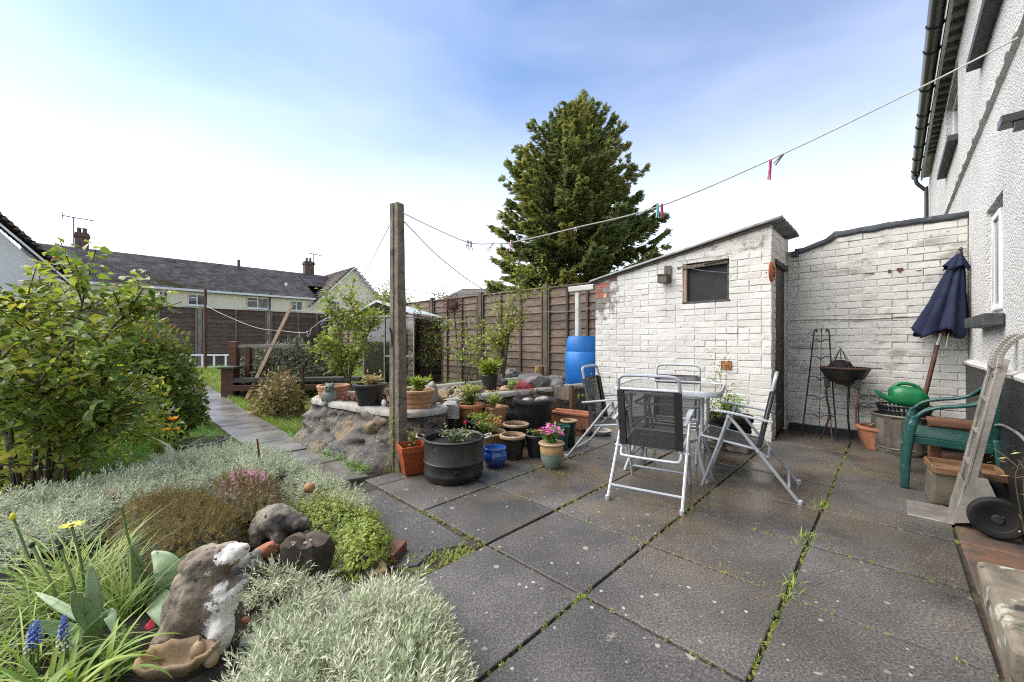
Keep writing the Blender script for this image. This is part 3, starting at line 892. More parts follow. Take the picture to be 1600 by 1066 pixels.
# garden path: two-foot slabs running up to the back fence
path = MB()
n = 40
vs, fs = [], []
for i in range(n + 1):
    a = -2.9 - i * .26
    for b in (.98, 1.50):
        p = W(a, b); vs.append((p.x, p.y, gz(p.x, p.y) + .004))
for i in range(n): fs.append((i * 2, i * 2 + 1, i * 2 + 3, i * 2 + 2))
path.add(vs, fs)
gp = tag(path.build('garden_path', M['joint']), kind='structure')
a = -2.98
while a > -12.4:
    l = random.choice([.60, .60, .56, .42])
    a1 = a - l
    j = lambda s=.014: random.uniform(-s, s)
    P = [W(a1 + .012 + j(), 1.0 + j()), W(a - .012 + j(), 1.0 + j()), W(a - .012 + j(), 1.475 + j()), W(a1 + .012 + j(), 1.475 + j())]
    top = [(p.x, p.y, gz(p.x, p.y) + .026 + random.uniform(-.008, .008)) for p in P]
    lo = [(x, y, z - .05) for x, y, z in top]
    MB().add(lo + top, [(3, 2, 1, 0), (4, 5, 6, 7), (0, 1, 5, 4), (1, 2, 6, 5), (2, 3, 7, 6), (3, 0, 4, 7)]).build('path_slab', M['slab_path'], gp, bevel=.008)
    a = a1

# ------------------------------------------------------------------ bricks
def brick_mesh(name, l, h=.0695, d=.03, m=None, seed=0):
    """front of a brick: rough chamfered face towards -y, back flush at y = d"""
    r = random.Random(seed)
    j = lambda s: r.uniform(-s, s)
    e = .005
    vs, fs = [], []
    def ring(x, z, y, s): return [(-x + j(s), y + j(s), -z + j(s)), (0 + j(s), y + j(s), -z + j(s)), (x + j(s), y + j(s), -z + j(s)), (x + j(s), y + j(s), z + j(s)), (0 + j(s), y + j(s), z + j(s)), (-x + j(s), y + j(s), z + j(s))]
    vs += ring(l / 2, h / 2, d, 0)
    vs += ring(l / 2, h / 2, .005, .002)
    vs += ring(l / 2 - e, h / 2 - e, 0, .0022)
    for k in (0, 6):
        for i in range(6): fs.append((k + i, k + (i + 1) % 6, k + 6 + (i + 1) % 6, k + 6 + i))
    fs += [(12, 13, 16, 17), (13, 14, 15, 16)]
    mb = MB(); mb.add(vs, fs)
    return mb.mesh(name, m)

class Bricks:
    def __init__(s, m, tag_):
        s.mes = {}
        s.m, s.tag = m, tag_
    def get(s, l):
        k = (round(l, 3), random.randrange(4))
        if k not in s.mes: s.mes[k] = brick_mesh('brick', k[0], m=s.m, seed=hash(k) & 255)
        return s.mes[k]

def lay(parent, x0, x1, z0, top, bond, holes=(), course=.0755, mort=.006, pick=None, frm=(0, 0, 0), rot=0.0, mats=None, bare=None, limit=300):
    """lays courses between x0 and x1 from z0 up to top(x); holes = [(x0, x1, z0, z1)]; local frame of parent, face at y = frm.y"""
    B = Bricks(mats, '')
    Bb = Bricks(M['brick_bare'], '')
    unit = .233
    R = Matrix.Rotation(rot, 4, 'Z')
    count = 0
    rows = []
    c = 0
    z = z0
    while z < 3.2:
        # stretcher course with some headers mixed in
        x = x0
        off = (c % 2) * unit / 2
        cur = []
        first = True
        while x < x1 - .02:
            l = unit
            if first and off > 0: l = off
            elif bond == 'mixed' and random.random() < .28: l = unit / 2
            first = False
            e = min(x + l, x1)
            if x1 - e < .05: e = x1
            cur.append((x, e)); x = e
        for (p, q) in cur:
            segs = [(p, q)]
            for (hx0, hx1, hz0, hz1) in holes:
                if z + course > hz0 + .01 and z < hz1 - .01:
                    ns = []
                    for s_, e_ in segs:
                        if e_ <= hx0 or s_ >= hx1: ns.append((s_, e_)); continue
                        if s_ < hx0 - .03: ns.append((s_, hx0))
                        if e_ > hx1 + .03: ns.append((hx1, e_))
                    segs = ns
            for s_, e_ in segs:
                if z + course > min(top(s_), top(e_)) + .012: continue
                if count >= limit: continue
                l = e_ - s_ - mort
                isbare = bare and bare((s_ + e_) / 2, z + course / 2)
                me = (Bb if isbare else B).get(l)
                o = bpy.data.objects.new('brick', me)
                loc = R @ Vector(((s_ + e_) / 2, 0, 0)) + Vector(frm)
                o.location = (loc.x + 0, loc.y, z + course / 2)
                o.rotation_euler = (random.uniform(-.012, .012), random.uniform(-.006, .006), rot + random.uniform(-.008, .008))
                d = R @ Vector((0, random.uniform(-.003, .003), 0))
                o.location += d
                o.parent = parent
                col.objects.link(o)
                count += 1
        z += course; c += 1
    return count

# ------------------------------------------------------------------ white boundary wall
cap_l = on_b(1253, 391, WALL_B)[1]
xs_, zs_ = zip(*[on_b(px, py, WALL_B) for px, py in ((1253, 391), (1300, 372), (1306, 366), (1400, 349), (1512, 334))])
def wall_top(x):
    return float(np.interp(x, xs_, zs_))
bw = empty('boundary_wall', W(0, WALL_B), ROT, 'white painted brick wall with grey felt capping between shed and house', 'wall')
x0w, x1w = DOOR_A, HOUSE_A - .003
mb = MB()
pts = [x0w] + [x for x in xs_ if x0w < x < x1w] + [x1w]
vs, fs = [], []
for x in pts:
    t = wall_top(x)
    vs += [(x, .005, -.1), (x, .22, -.1), (x, .22, t), (x, .005, t)]
for i in range(len(pts) - 1):
    k = i * 4
    for q in range(4): fs.append((k + q, k + (q + 1) % 4, k + 4 + (q + 1) % 4, k + 4 + q))
fs += [(0, 1, 2, 3), tuple(range(len(vs) - 1, len(vs) - 5, -1))]
mb.add(vs, fs); mb.build('wall_core', M['mortar_dirty'], bw)
lay(bw, x0w, x1w, .085, wall_top, 'run', mats=M['brick_dirty'])
MB().box(x0w + .02, x1w, -.012, .02, -.06, .083, j=.004).build('black_plinth', M['black_paint'], bw)
# felt capping, dressed over the edge in uneven folds
mb = MB()
vs, fs = [], []
cx = np.linspace(x0w + .08, x1w, 34)
for i, x in enumerate(cx):
    t = wall_top(x) + .012
    n1 = .016 * mnoise.noise(Vector((x * 6, 0, 1)))
    dip = .055 + .02 * mnoise.noise(Vector((x * 9, 3, 1)))
    step_ = .02 if on_b(1300, 372, WALL_B)[0] - .03 < x < on_b(1306, 366, WALL_B)[0] + .03 else 0
    vs += [(x, -.012 + n1 * .3, t - dip), (x, -.026 + n1 * .3, t - dip * .6), (x, -.022 + n1, t + .008 + n1 + step_), (x, .08, t + .03 + n1), (x, .24, t + .012), (x, .25, t - .06)]
for i in range(len(cx) - 1):
    for q in range(5): fs.append((i * 6 + q, i * 6 + q + 1, i * 6 + 7 + q, i * 6 + 6 + q))
mb.add(vs, fs)
o = mb.build('felt_capping', M['felt'], bw, True, ang=60)
so = o.modifiers.new('solid', 'SOLIDIFY'); so.thickness = .008
# painted-over cable pinned along a course
cz = on_b(1300, 499, WALL_B)[1]
MB().tube([(x, -.006, cz + .006 * math.sin(x * 7)) for x in np.linspace(x0w + .02, .32, 18)], .007, 6).build('cable', M['mortar_dirty'], bw, True)
# bare patches where the paint has come off (one shaped like a heart)
hx, hz = on_b(1406, 422, WALL_B)
pts_ = [(.016 * math.sin(t) ** 3 * 1.6, .0016 * (13 * math.cos(t) - 5 * math.cos(2 * t) - 2 * math.cos(3 * t) - math.cos(4 * t)) * 1.25) for t in np.linspace(0, 2 * math.pi, 25)[:-1]]
mb = MB(); n = len(pts_)
mb.add([(hx + x, -.009, hz + z) for x, z in pts_] + [(hx + x, -.001, hz + z) for x, z in pts_], [tuple(range(n))] + [(i, (i + 1) % n, n + (i + 1) % n, n + i) for i in range(n)])
mb.build('heart_mark', M['rust'], bw)
mb = MB()
for px, py, wd, ht in ((1390, 424, .012, .03), (1362, 428, .022, .008), (1354, 427, .012, .006), (1436, 423, .02, .006)):
    x, z = on_b(px, py, WALL_B)
    mb.box(x - wd, x + wd, -.0075, -.001, z - ht / 2, z + ht / 2, j=.003)
tag(mb.build('bare_patch', M['rust'], bw), kind='stuff')

# ------------------------------------------------------------------ shed
SB = SHED_B
shed = empty('brick_shed', W(0, SB), ROT, 'small white painted brick shed with corrugated lean-to roof and dark plank door', 'shed')
zl = on_b(930, 441, SB)[1]; zr = on_b(1203, 350, SB)[1]
def shed_top(x): return zl + (zr - zl) * (x - SHED_L) / (DOOR_A - SHED_L)
wx0, wz1 = on_b(1067, 413, SB); wx1, wz0 = on_b(1139, 468, SB)
SW, SD = DOOR_A, WALL_B - SB          # x of door wall, depth of shed
T = .10
# wall cores (mortar): front in pieces round the window, sides
mb = MB()
def slopebox(mb, xa, xb, ya, yb, z0, topf, mi=0, dz=0):
    ta, tb = topf(xa) + dz, topf(xb) + dz
    vs = [(xa, ya, z0), (xb, ya, z0), (xb, yb, z0), (xa, yb, z0), (xa, ya, ta), (xb, ya, tb), (xb, yb, tb), (xa, yb, ta)]
    mb.add(vs, [(3, 2, 1, 0), (4, 5, 6, 7), (0, 1, 5, 4), (1, 2, 6, 5), (2, 3, 7, 6), (3, 0, 4, 7)], mi)
slopebox(mb, SHED_L + .005, wx0, .005, T, -.1, shed_top)
slopebox(mb, wx1, SW - .005, .005, T, -.1, shed_top)
mb.box(wx0, wx1, .005, T, -.1, wz0)
slopebox(mb, wx0, wx1, .005, T, wz1, shed_top)
mb.build('front_wall', M['mortar_white'], shed)
mb = MB()
slopebox(mb, SHED_L + .009, SHED_L + T, T + .001, SD + .1, -.1, shed_top)
mb.build('end_wall', M['mortar_white'], shed)
mb = MB()
slopebox(mb, SHED_L + T + .001, SW - .002, SD + .0, SD + .1, -.1, shed_top)
mb.build('back_wall', M['mortar_white'], shed)
nb = lay(shed, SHED_L, SW, .03, shed_top, 'mixed', holes=[(wx0, wx1, wz0, wz1)], mats=M['brick_white'],
    bare=lambda x, z: x < SHED_L + .33 - (zl - z) * .9 and z > zl - .22 and random.random() < .95)
# soot and wear below the bare corner is in the paint; door wall: jamb bricks, lintel, planks
DB0, DB1 = .085, SD - .02             # door opening, distance behind the front face
dtop = on_a(1236, 428, SW)[1]
mb = MB()
mb.box(SW - T, SW - .005, T + .001, DB0 + .12, -.1, dtop)
slopebox(mb, SW - T, SW - .005, DB0 + .121, SD - .001, dtop + .06, lambda x: zr - .03)
slopebox(mb, SW - T, SW - .005, T + .001, DB0 + .1205, dtop + .001, lambda x: zr - .03)
mb.build('door_wall', M['mortar_white'], shed)
lay(shed, 0.0, .205, .03, lambda x: dtop, 'run', mats=M['brick_white'], frm=(SW, 0, 0), rot=math.pi / 2, limit=40)
lay(shed, 0.0, SD - .01, dtop + .055, lambda x: zr - .03, 'run', mats=M['brick_white'], frm=(SW, 0, 0), rot=math.pi / 2, limit=60)
MB().box(SW - .09, SW + .012, DB0 + .10, SD + 0.0, dtop - .005, dtop + .052, j=.003).build('lintel', M['door_wood'], shed, bevel=.004)
door = empty('door', (0, 0, 0)); door.parent = shed
yy = np.linspace(DB0 + .125, SD - .035, 7)
for k in range(6):
    MB().box(SW - .045 + random.uniform(-.003, .003), SW - .022, yy[k] + .003, yy[k + 1] - .003, .03, dtop - .01).build('plank', M['door_wood'], door, bevel=.003)
MB().box(SW - .06, SW - .046, DB0 + .125, SD - .035, .0, dtop - .012).build('door_backing', M['void'], door)
MB().box(SW - .06, SW - .004, SD - .033, SD - .001, 0, dtop - .006).build('door_post', M['brick_white'], door)
for z in (.35, 1.35): MB().box(SW - .022, SW - .014, DB0 + .15, DB0 + .42, z, z + .03).build('hinge', M['iron'], door)
# floor slab under door and inside darkness
MB().box(SHED_L + T, SW - T, T, SD, -.05, .02).build('shed_floor', M['void'], shed)
# window: bare opening with rotten timber
win = empty('window_opening'); win.parent = shed
MB().box(wx0 - .005, wx0 + .04, .012, .07, wz0, wz1).build('frame_post', M['timber_pale'], win, bevel=.003)
MB().box(wx0 - .03, wx1 + .03, -.004, .08, wz1 - .028, wz1 + .012, M=Matrix.Rotation(-.02, 4, 'Y') @ Matrix.Translation((0, 0, 0))).build('frame_head', M['timber_grey'], win, bevel=.003)
MB().box(wx1 - .022, wx1, .014, .08, wz0, wz1 - .03).build('frame_post', M['door_wood'], win, bevel=.003)
MB().box(wx0 - .005, wx1 + .01, -.004, .08, wz0 - .02, wz0 + .005).build('frame_sill', M['door_wood'], win, bevel=.003)
MB().box(wx0 + .041, wx1 - .023, .05, .056, wz0 + .006, wz1 - .03).build('pane', M['shed_dark_panel'], win)  # black mesh panel standing in for the unlit inside behind the opening
MB().bar((wx0 + .25, -.012, wz1 - .035), (wx1 - .02, -.014, wz1 - .005), .02, .008).build('splintered_strip', M['timber_grey'], win)
MB().tube(catmull([(wx0 + .06, -.012, wz1 - .05), (wx0 + .2, -.02, wz1 - .10), (wx1 - .2, -.02, wz1 - .13), (wx1 + .0, -.01, wz1 - .17)]), .003, 5).build('loose_wire', M['hose'], win, True)
# corrugated roof: sheet sloping down to the garden end
mb = MB()
NXr, amp, pitch_ = 2, .021, .085
ya, yb = -.055, SD + .16
n = 96
sl = (zr - zl) / (SW - SHED_L)
x_hi, x_lo = SW + .10, SHED_L - .09
vs, fs = [], []
ys_ = np.linspace(ya, yb, n)
xs2 = np.linspace(x_lo, x_hi, 10)
for x in xs2:
    base = shed_top(x) + .035
    for y in ys_:
        sag = .008 * mnoise.noise(Vector((x * 2, y * 2, 5)))
        vs.append((x, y, base + amp * math.cos(2 * math.pi * y / pitch_) + sag))
for i in range(len(xs2) - 1):
    for k in range(n - 1): fs.append((i * n + k, i * n + k + 1, (i + 1) * n + k + 1, (i + 1) * n + k))
mb.add(vs, fs)
o = mb.build('roof', M['corr'], shed, True, ang=80)
so = o.modifiers.new('solid', 'SOLIDIFY'); so.thickness = .007
# verge: felt strip and timber under the sheet along the front
mb = MB()
xs3 = np.linspace(x_lo + .06, SW - .005, 14)
for i in range(13):
    za, zb = shed_top(xs3[i]), shed_top(xs3[i + 1])
    mb.add([(xs3[i], -.02, za - .016), (xs3[i + 1], -.02, zb - .016), (xs3[i + 1], .05, zb - .016), (xs3[i], .05, za - .016), (xs3[i], -.02, za + .018), (xs3[i + 1], -.02, zb + .018), (xs3[i + 1], .05, zb + .018), (xs3[i], .05, za + .018)],
        [(3, 2, 1, 0), (4, 5, 6, 7), (0, 1, 5, 4), (2, 3, 7, 6)] + ([(3, 0, 4, 7)] if i == 0 else []) + ([(1, 2, 6, 5)] if i == 12 else []))
mb.build('verge_board', M['timber_grey'], shed)
# black vent box in the corner with the boundary wall
x, z = on_b(1243, 398, WALL_B)
vb = empty('vent_box', W(x, WALL_B - .0), ROT, 'small black vent box in the corner between shed door and wall', 'vent')
MB().box(-.035, .035, -.055, -.006, z - .035, z + .035, j=.003).build('box', M['iron'], vb, bevel=.006)
MB().box(-.028, .028, -.06, -.054, z - .028, z + .02).build('cover', M['gutter'], vb, bevel=.004)

# ------------------------------------------------------------------ house
house = empty('house', W(HOUSE_A, 0), ROT, 'white roughcast house wall with black base, eaves gutter and windows', 'house')
# wall with the two window openings, in local coordinates (x = into the wall, y = along it)
wy1, wz_t = on_a(1541, 318, HOUSE_A); wy0, _ = on_a(1567, 296, HOUSE_A)
wz_b = on_a(1541, 494, HOUSE_A)[1] - .01
wz_t = on_a(1567, 296, HOUSE_A)[1]
mb = MB()
EZ = 4.42
def wallpiece(y0, y1, z0, z1): mb.box(0, .25, y0, y1, z0, z1)
U1 = (on_a(1533, 95, HOUSE_A)[0] - .9, on_a(1533, 95, HOUSE_A)[0] - .03)
U2 = (on_a(1497, 216, HOUSE_A)[0] + .03, on_a(1478, 268, HOUSE_A)[0] - .03)
U1 = (U1[0] - .6, U1[1])
usz = 3.40
bk = sorted([-1.5, wy0, wy1, U1[0], U1[1], U2[0], U2[1], 14.0])
for i in range(len(bk) - 1):
    y0, y1 = bk[i], bk[i + 1]
    mid = (y0 + y1) / 2
    cuts = []
    if wy0 < mid < wy1: cuts.append((wz_b, wz_t))
    for u in (U1, U2):
        if u[0] < mid < u[1]: cuts.append((usz, 4.28))
    z = .905
    for c0, c1 in cuts:
        wallpiece(y0, y1, z, c0); z = c1
    wallpiece(y0, y1, z, EZ)
mb.build('wall', M['dash'], house)
# flared bell-cast band at first-floor level: drip course with flints caught in it
mb = MB()
vs, fs = [], []
ysb = np.linspace(-1.5, 14, 160)
for y in ysb:
    n1 = .006 * mnoise.noise(Vector((0, y * 5, 0)))
    vs += [(.001, y, 2.80 + n1), (-.028 + n1, y, 2.815 + n1), (-.012, y, 2.86 + n1), (.001, y, 2.93)]
for i in range(len(ysb) - 1):
    for q in range(3): fs.append((i * 4 + q, i * 4 + q + 1, i * 4 + 5 + q, i * 4 + 4 + q))
mb.add(vs, fs); mb.build('drip_course', M['dash'], house, True)
for k, (px, py) in enumerate([(1578, 85), (1563, 135), (1548, 170), (1536, 195), (1524, 218), (1516, 240), (1508, 255), (1502, 270), (1497, 285), (1590, 60)]):
    y, z = on_a(px, py, HOUSE_A)
    rock_mb((.012, .03, .035), k, 2).build('flint', M['rock'], house, True, loc=(-.01, y, 2.86))
# black plinth with a weathered ledge
mb = MB(); mb.box(-.02, .25, -1.5, 5.83, -.1, .86); mb.build('plinth', M['black_paint'], house)
mb = MB(); mb.prism([(0, 0), (0, 0)], 0, 0) if False else None
vs = []
prof = [(.24, .86), (-.045, .865), (-.05, .885), (-.02, .905), (.24, .9049)]
ysl = np.linspace(-1.5, 5.83, 60)
mb = MB(); fs = []
for y in ysl:
    for x, z in prof: vs.append((x + (.006 * mnoise.noise(Vector((1, y * 6, z))) if x < 0 else 0), y, z + .004 * mnoise.noise(Vector((3, y * 5, 0)))))
for i in range(len(ysl) - 1):
    for q in range(4): fs.append((i * 5 + q, i * 5 + q + 1, i * 5 + 6 + q, i * 5 + 5 + q))
mb.add(vs, fs); mb.build('plinth_ledge', M['dash'], house, True)
# ground floor window
def window(y0, y1, z0, z1, sill=True, sash=True):
    wn = empty('window', (.06, 0, 0)); wn.parent = house
    fr = MB(); t_ = .045
    fr.box(0, .06, y0, y1, z0, z0 + t_); fr.box(0, .06, y0, y1, z1 - t_, z1)
    fr.box(0, .06, y0, y0 + t_, z0 + t_, z1 - t_); fr.box(0, .06, y1 - t_, y1, z0 + t_, z1 - t_)
    m_ = (y0 + y1) / 2
    fr.box(0, .06, m_ - .03, m_ + .03, z0 + t_, z1 - t_)
    fr.build('frame', M['upvc'], wn, bevel=.005)
    for a_, b_ in ((y0 + t_, m_ - .03), (m_ + .03, y1 - t_)):
        MB().box(.028, .034, a_, b_, z0 + t_, z1 - t_).build('pane', M['pane'], wn)
    return wn
wn = window(wy0, wy1, wz_b, wz_t)
# the far casement stands a little open
cs = MB()
cs.box(-.035, 0, 0, .04, 0, wz_t - wz_b - .1); cs.box(-.035, 0, .30, .34, 0, wz_t - wz_b - .1)
cs.box(-.035, 0, .04, .30, 0, .04); cs.box(-.035, 0, .04, .30, wz_t - wz_b - .14, wz_t - wz_b - .1)
c_o = cs.build('casement', M['upvc'], wn, bevel=.004, loc=(0, wy1 - .345, wz_b + .05))
MB().box(-.02, -.014, .04, .30, .04, wz_t - wz_b - .14).build('pane', M['pane'], wn, loc=(0, wy1 - .345, wz_b + .05))
MB().box(-.10, -.001, wy0 - .10, wy1 + .16, wz_b - .085, wz_b - .002, j=.004).build('sill', M['sill'], house, bevel=.008)
for u in (U1, U2):
    window(u[0], u[1], usz + .03, 4.28)
    MB().box(-.085, .05, u[0] - .05, u[1] + .04, usz - .045, usz + .028, j=.003).build('sill', M['sill'], house, bevel=.006)
# eaves: soffit, rafter feet, fascia, gutter with brackets and unions
FA, GA = .393 - HOUSE_A, .25 - HOUSE_A
YE = on_a(1425, 275, .27)[0]
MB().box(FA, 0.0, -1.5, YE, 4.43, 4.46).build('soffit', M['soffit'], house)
MB().box(-.03, .3, -1.5, YE, 4.462, 4.56).build('wall_plate', M['soffit'], house)
for k in range(48):
    y = -.2 + k * .22
    if y > YE - .05: break
    MB().box(FA + .03, -.001, y - .025, y + .025, 4.36, 4.429).build('rafter', M['rafter'], house)
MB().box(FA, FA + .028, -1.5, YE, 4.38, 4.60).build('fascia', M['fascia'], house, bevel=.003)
g = MB(); vs, fs = [], []
prof = [(GA + .068 + .066 * math.cos(t), 4.56 + .066 * math.sin(t)) for t in np.linspace(math.pi, 2 * math.pi, 11)]
prof2 = [(x, z) for x, z in prof] + [(GA + .068 + .060 * math.cos(t), 4.56 + .060 * math.sin(t)) for t in np.linspace(2 * math.pi, math.pi, 11)]
n = len(prof2)
g.add([(x, -1.5, z - .07) for x, z in prof2] + [(x, YE, z - .07) for x, z in prof2], [(i, (i + 1) % n, n + (i + 1) % n, n + i) for i in range(n)])
go = g.build('gutter', M['gutter'], house, True)
for px, py in ((1443, 88), (1437, 135), (1433, 175), (1431, 207), (1428, 224), (1426, 234), (1424, 268), (1447, 45)):
    y = on_a(px, py, .25)[0]
    b_ = MB(); b_.tube([(GA + .068 + .072 * math.cos(t), y, 4.49 + .072 * math.sin(t)) for t in np.linspace(math.pi, 2 * math.pi, 9)], .008, 6)
    b_.build('bracket', M['gutter'], go, True)
# swan-neck downpipe at the far end
y = YE - .25
MB().tube(catmull([(GA + .07, y, 4.43), (GA + .07, y, 4.33), (GA + .10, y, 4.25), (-.08, y, 4.12), (-.055, y, 4.02), (-.055, y, 2.4)], 5), .032, 10).build('downpipe', M['gutter'], house, True)
# tiled roof slope above the eaves, rising away from the gutter
mb = MB()
for k in range(14):
    x0_, x1_ = FA - .05 + k * .2, FA - .05 + k * .2 + .26
    z0_, z1_ = 4.60 + k * .17, 4.60 + k * .17 + .21
    mb.add([(x0_, -1.5, z0_), (x0_, YE, z0_), (x1_, YE, z1_), (x1_, -1.5, z1_), (x0_, -1.5, z0_ + .02), (x0_, YE, z0_ + .02), (x1_, YE, z1_ + .02), (x1_, -1.5, z1_ + .02)],
        [(0, 3, 2, 1), (4, 5, 6, 7), (0, 1, 5, 4), (1, 2, 6, 5), (2, 3, 7, 6), (3, 0, 4, 7)])
mb.build('roof', M['rooftile'], house)
# black porch-lamp bracket on the near wall
y, z = on_a(1592, 186, HOUSE_A - .1)
br = empty('lamp_bracket', W(HOUSE_A, y), ROT, 'black angled bracket jutting from the roughcast wall above the hand truck', 'bracket')
MB().box(-.16, -.001, -.05, .05, z - .02, z + .02).build('arm', M['gutter'], br, bevel=.004)
MB().box(-.12, -.001, -.045, -.005, z - .06, z - .021).build('stay', M['gutter'], br, bevel=.003)
MB().box(-.005, .005, -.07, .07, z - .09, z + .05).build('plate', M['gutter'], br)
# ================================================================== FENCES
random.seed(11)
def fence_panel(parent, w, z0, z1, nb, first, bmat, pat=(.0,)):
    """lapped boards between posts: local x along the fence, boards face -y"""
    h = (z1 - z0) / nb
    for k in range(nb):
        zb = z0 + k * h
        n = 10
        vs, fs = [], []
        sd = random.uniform(0, 50)
        for i in range(n + 1):
            x = w * i / n
            wv = .011 * mnoise.noise(Vector((x * 2.2, sd, 0))) + .006 * mnoise.noise(Vector((x * 6, sd, 2)))
            yb = -.018 + .004 * mnoise.noise(Vector((x * 2, sd, 4)))
            vs += [(x, yb, zb + wv), (x, .004, zb + h + .02), (x, .012, zb + h + .02), (x, yb + .011, zb + wv)]
        for i in range(n):
            for q in range(4): fs.append((i * 4 + q, i * 4 + (q + 1) % 4, i * 4 + 4 + (q + 1) % 4, i * 4 + 4 + q))
        fs += [(0, 1, 2, 3), (n * 4 + 3, n * 4 + 2, n * 4 + 1, n * 4)]
        MB().add(vs, fs).build('slat', bmat, parent, loc=first)

def make_fence(name, label, origin, rz, posts, z0s, z1s, pmats, battens, nb=14, post_h=.10, bmat=None, caps=True):
    root = empty(name, origin, rz, label, 'fence')
    for i, x in enumerate(posts):
        pm = pmats[i % len(pmats)]
        MB().box(x - .05, x + .05, -.055, .05, -.1, z1s[min(i, len(z1s) - 1)] + post_h, j=.004).build('post', pm, root, bevel=.008)
    for i in range(len(posts) - 1):
        xa, xb = posts[i] + .052, posts[i + 1] - .052
        z0, z1 = z0s[i], z1s[i]
        fence_panel(root, xb - xa, z0, z1, nb, (xa, 0, 0), M['fence'])
        MB().box(xa - .003, xb + .003, -.035, .025, z1 + .018, z1 + .045, j=.003).build('capping', M['fence'], root, bevel=.004)
        for t in battens:
            x = xa + (xb - xa) * t
            MB().box(x - .02, x + .02, -.045, -.0205, z0 + .01, z1 + .016, j=.003).build('batten', bmat or M['batten_dark'], root, bevel=.003)
    return root
# side fence runs from the shed to the far corner; local x = +a direction
pa0, pb0 = AB(dep(854, 451, 7.37))
P_A = [pa0 + .0 - 1.83 * k for k in range(-1, 6)][::-1]
P_A = [BACK_A + .1] + [x for x in P_A if x > BACK_A + .6]
P_A[-1] = SHED_L - .12
zt = [2.02 + .0 * k for k in range(len(P_A))]
make_fence('side_fence', 'brown lapped board fence with concrete posts running from shed to far corner', W(0, FENCE_B), ROT, P_A,
    [gz(*W(x, FENCE_B).xy) - .02 for x in P_A], [2.07 - .012 * max(0, i - 3) for i in range(len(P_A))], [M['concrete_dark']], (0.02, .34, .66, .98), 14)
# back fence: local x along +b
c0 = 5.70
P_B = [c0 - 1.83 * k - .0 for k in range(0, 5)][::-1]
make_fence('back_fence', 'brown lapped board fence with pale concrete posts across the garden end', W(BACK_A, 0), ROT + math.pi / 2, P_B,
    [.30] * 5, [2.04] * 5, [M['concrete_fence']], (0.02, .5, .98), 13, .10, M['fence_pale'])
# dark post by the corner
p = W(BACK_A + .35, 5.35)
tag(MB().box(-.06, .06, -.06, .06, 0, 1.75, j=.004).build('timber_post', M['door_wood'], None, bevel=.006, loc=(p.x, p.y, gz(p.x, p.y)), rot=(0, 0, ROT)), 'black timber post standing near the corner of the two fences', 'post')

# ================================================================== FAR HOUSES AND TREES
def tiled_slope(parent, name, m, p0, p1, up, n, wtile=.30):
    """roof slope: eave edge p0-p1, 'up' vector to the ridge; n courses of single tiles, joined"""
    p0, p1, up = Vector(p0), Vector(p1), Vector(up)
    ln = (p1 - p0).length; ax = (p1 - p0) / ln
    nrm = ax.cross(up).normalized()
    if nrm.z < 0: nrm = -nrm
    Vs, Fs, k0 = [], [], 0
    lip = nrm * .17
    nt_ = max(1, int(ln / wtile))
    for c in range(n):
        a = up * (c / n); b = up * ((c + 1.06) / n)
        for i in range(nt_):
            o = (.5 if c % 2 else 0)
            x0, x1 = max(0, (i - o) / nt_ * ln), min(ln, (i + 1 - o) / nt_ * ln - .012)
            if x1 <= x0: continue
            q = nrm * random.uniform(-.008, .012)
            A = [p0 + ax * x0 + a + lip + q, p0 + ax * x1 + a + lip + q, p0 + ax * x1 + b + q, p0 + ax * x0 + b + q, p0 + ax * x0 + a, p0 + ax * x1 + a]
            Vs += A
            Fs += [(k0, k0 + 1, k0 + 2), (k0, k0 + 2, k0 + 3), (k0 + 4, k0 + 5, k0 + 1), (k0 + 4, k0 + 1, k0)]
            k0 += 6
    me = np_mesh(name, np.array([tuple(v) for v in Vs]), np.array(Fs), m)
    o = link_mesh(name, me, parent)
    return o
def far_window(parent, px0, py0, px1, py1, bplane, panes=2):
    x0, z1 = on_plane(px0, py0, bplane); x1, z0 = on_plane(px1, py1, bplane)
    f = MB(); t_ = .07
    f.box(x0, x1, -.06, .05, z0, z0 + t_); f.box(x0, x1, -.06, .05, z1 - t_, z1)
    cuts = np.linspace(x0, x1, panes + 1)
    for c in cuts: f.box(max(x0, c - t_ / 2), min(x1, c + t_ / 2), -.055, .045, z0 + t_, z1 - t_)
    zt_ = z0 + (z1 - z0) * .66
    f.box(x0 + t_, cuts[1] - t_ / 2, -.05, .04, zt_ - .03, zt_ + .03)
    fo = f.build('window', M['white_trim'], parent)
    MB().box(x0 + .02, x1 - .02, .0, .02, z0 + .02, z1 - .02).build('pane', M['pane'], fo)
    MB().box(x0 - .08, x1 + .08, -.12, .0, z0 - .07, z0 - .002).build('sill', M['white_trim'], fo)
# terrace: front plane faces the camera side (normal -a ... it runs parallel to b), so its local frame is: x along b, y = away (-a)
TP = dep(490, 465, 34.0)
T_a, T_b = AB(TP)
def on_plane(px, py, off=0.0):
    b, z = on_a(px, py, T_a - off)
    return b, z
terr = empty('terraced_house', W(T_a, 0), ROT + math.pi / 2, 'long cream terrace with brown tiled roof, two chimneys and white windows', 'house')
# local x = b, local y = -a
ez = TP.z
b_l, b_r = on_a(20, 440, T_a)[0], T_b
bg1 = on_a(605, 470, T_a)[0]
HD = 4.4
rz_ = ez + 3.35
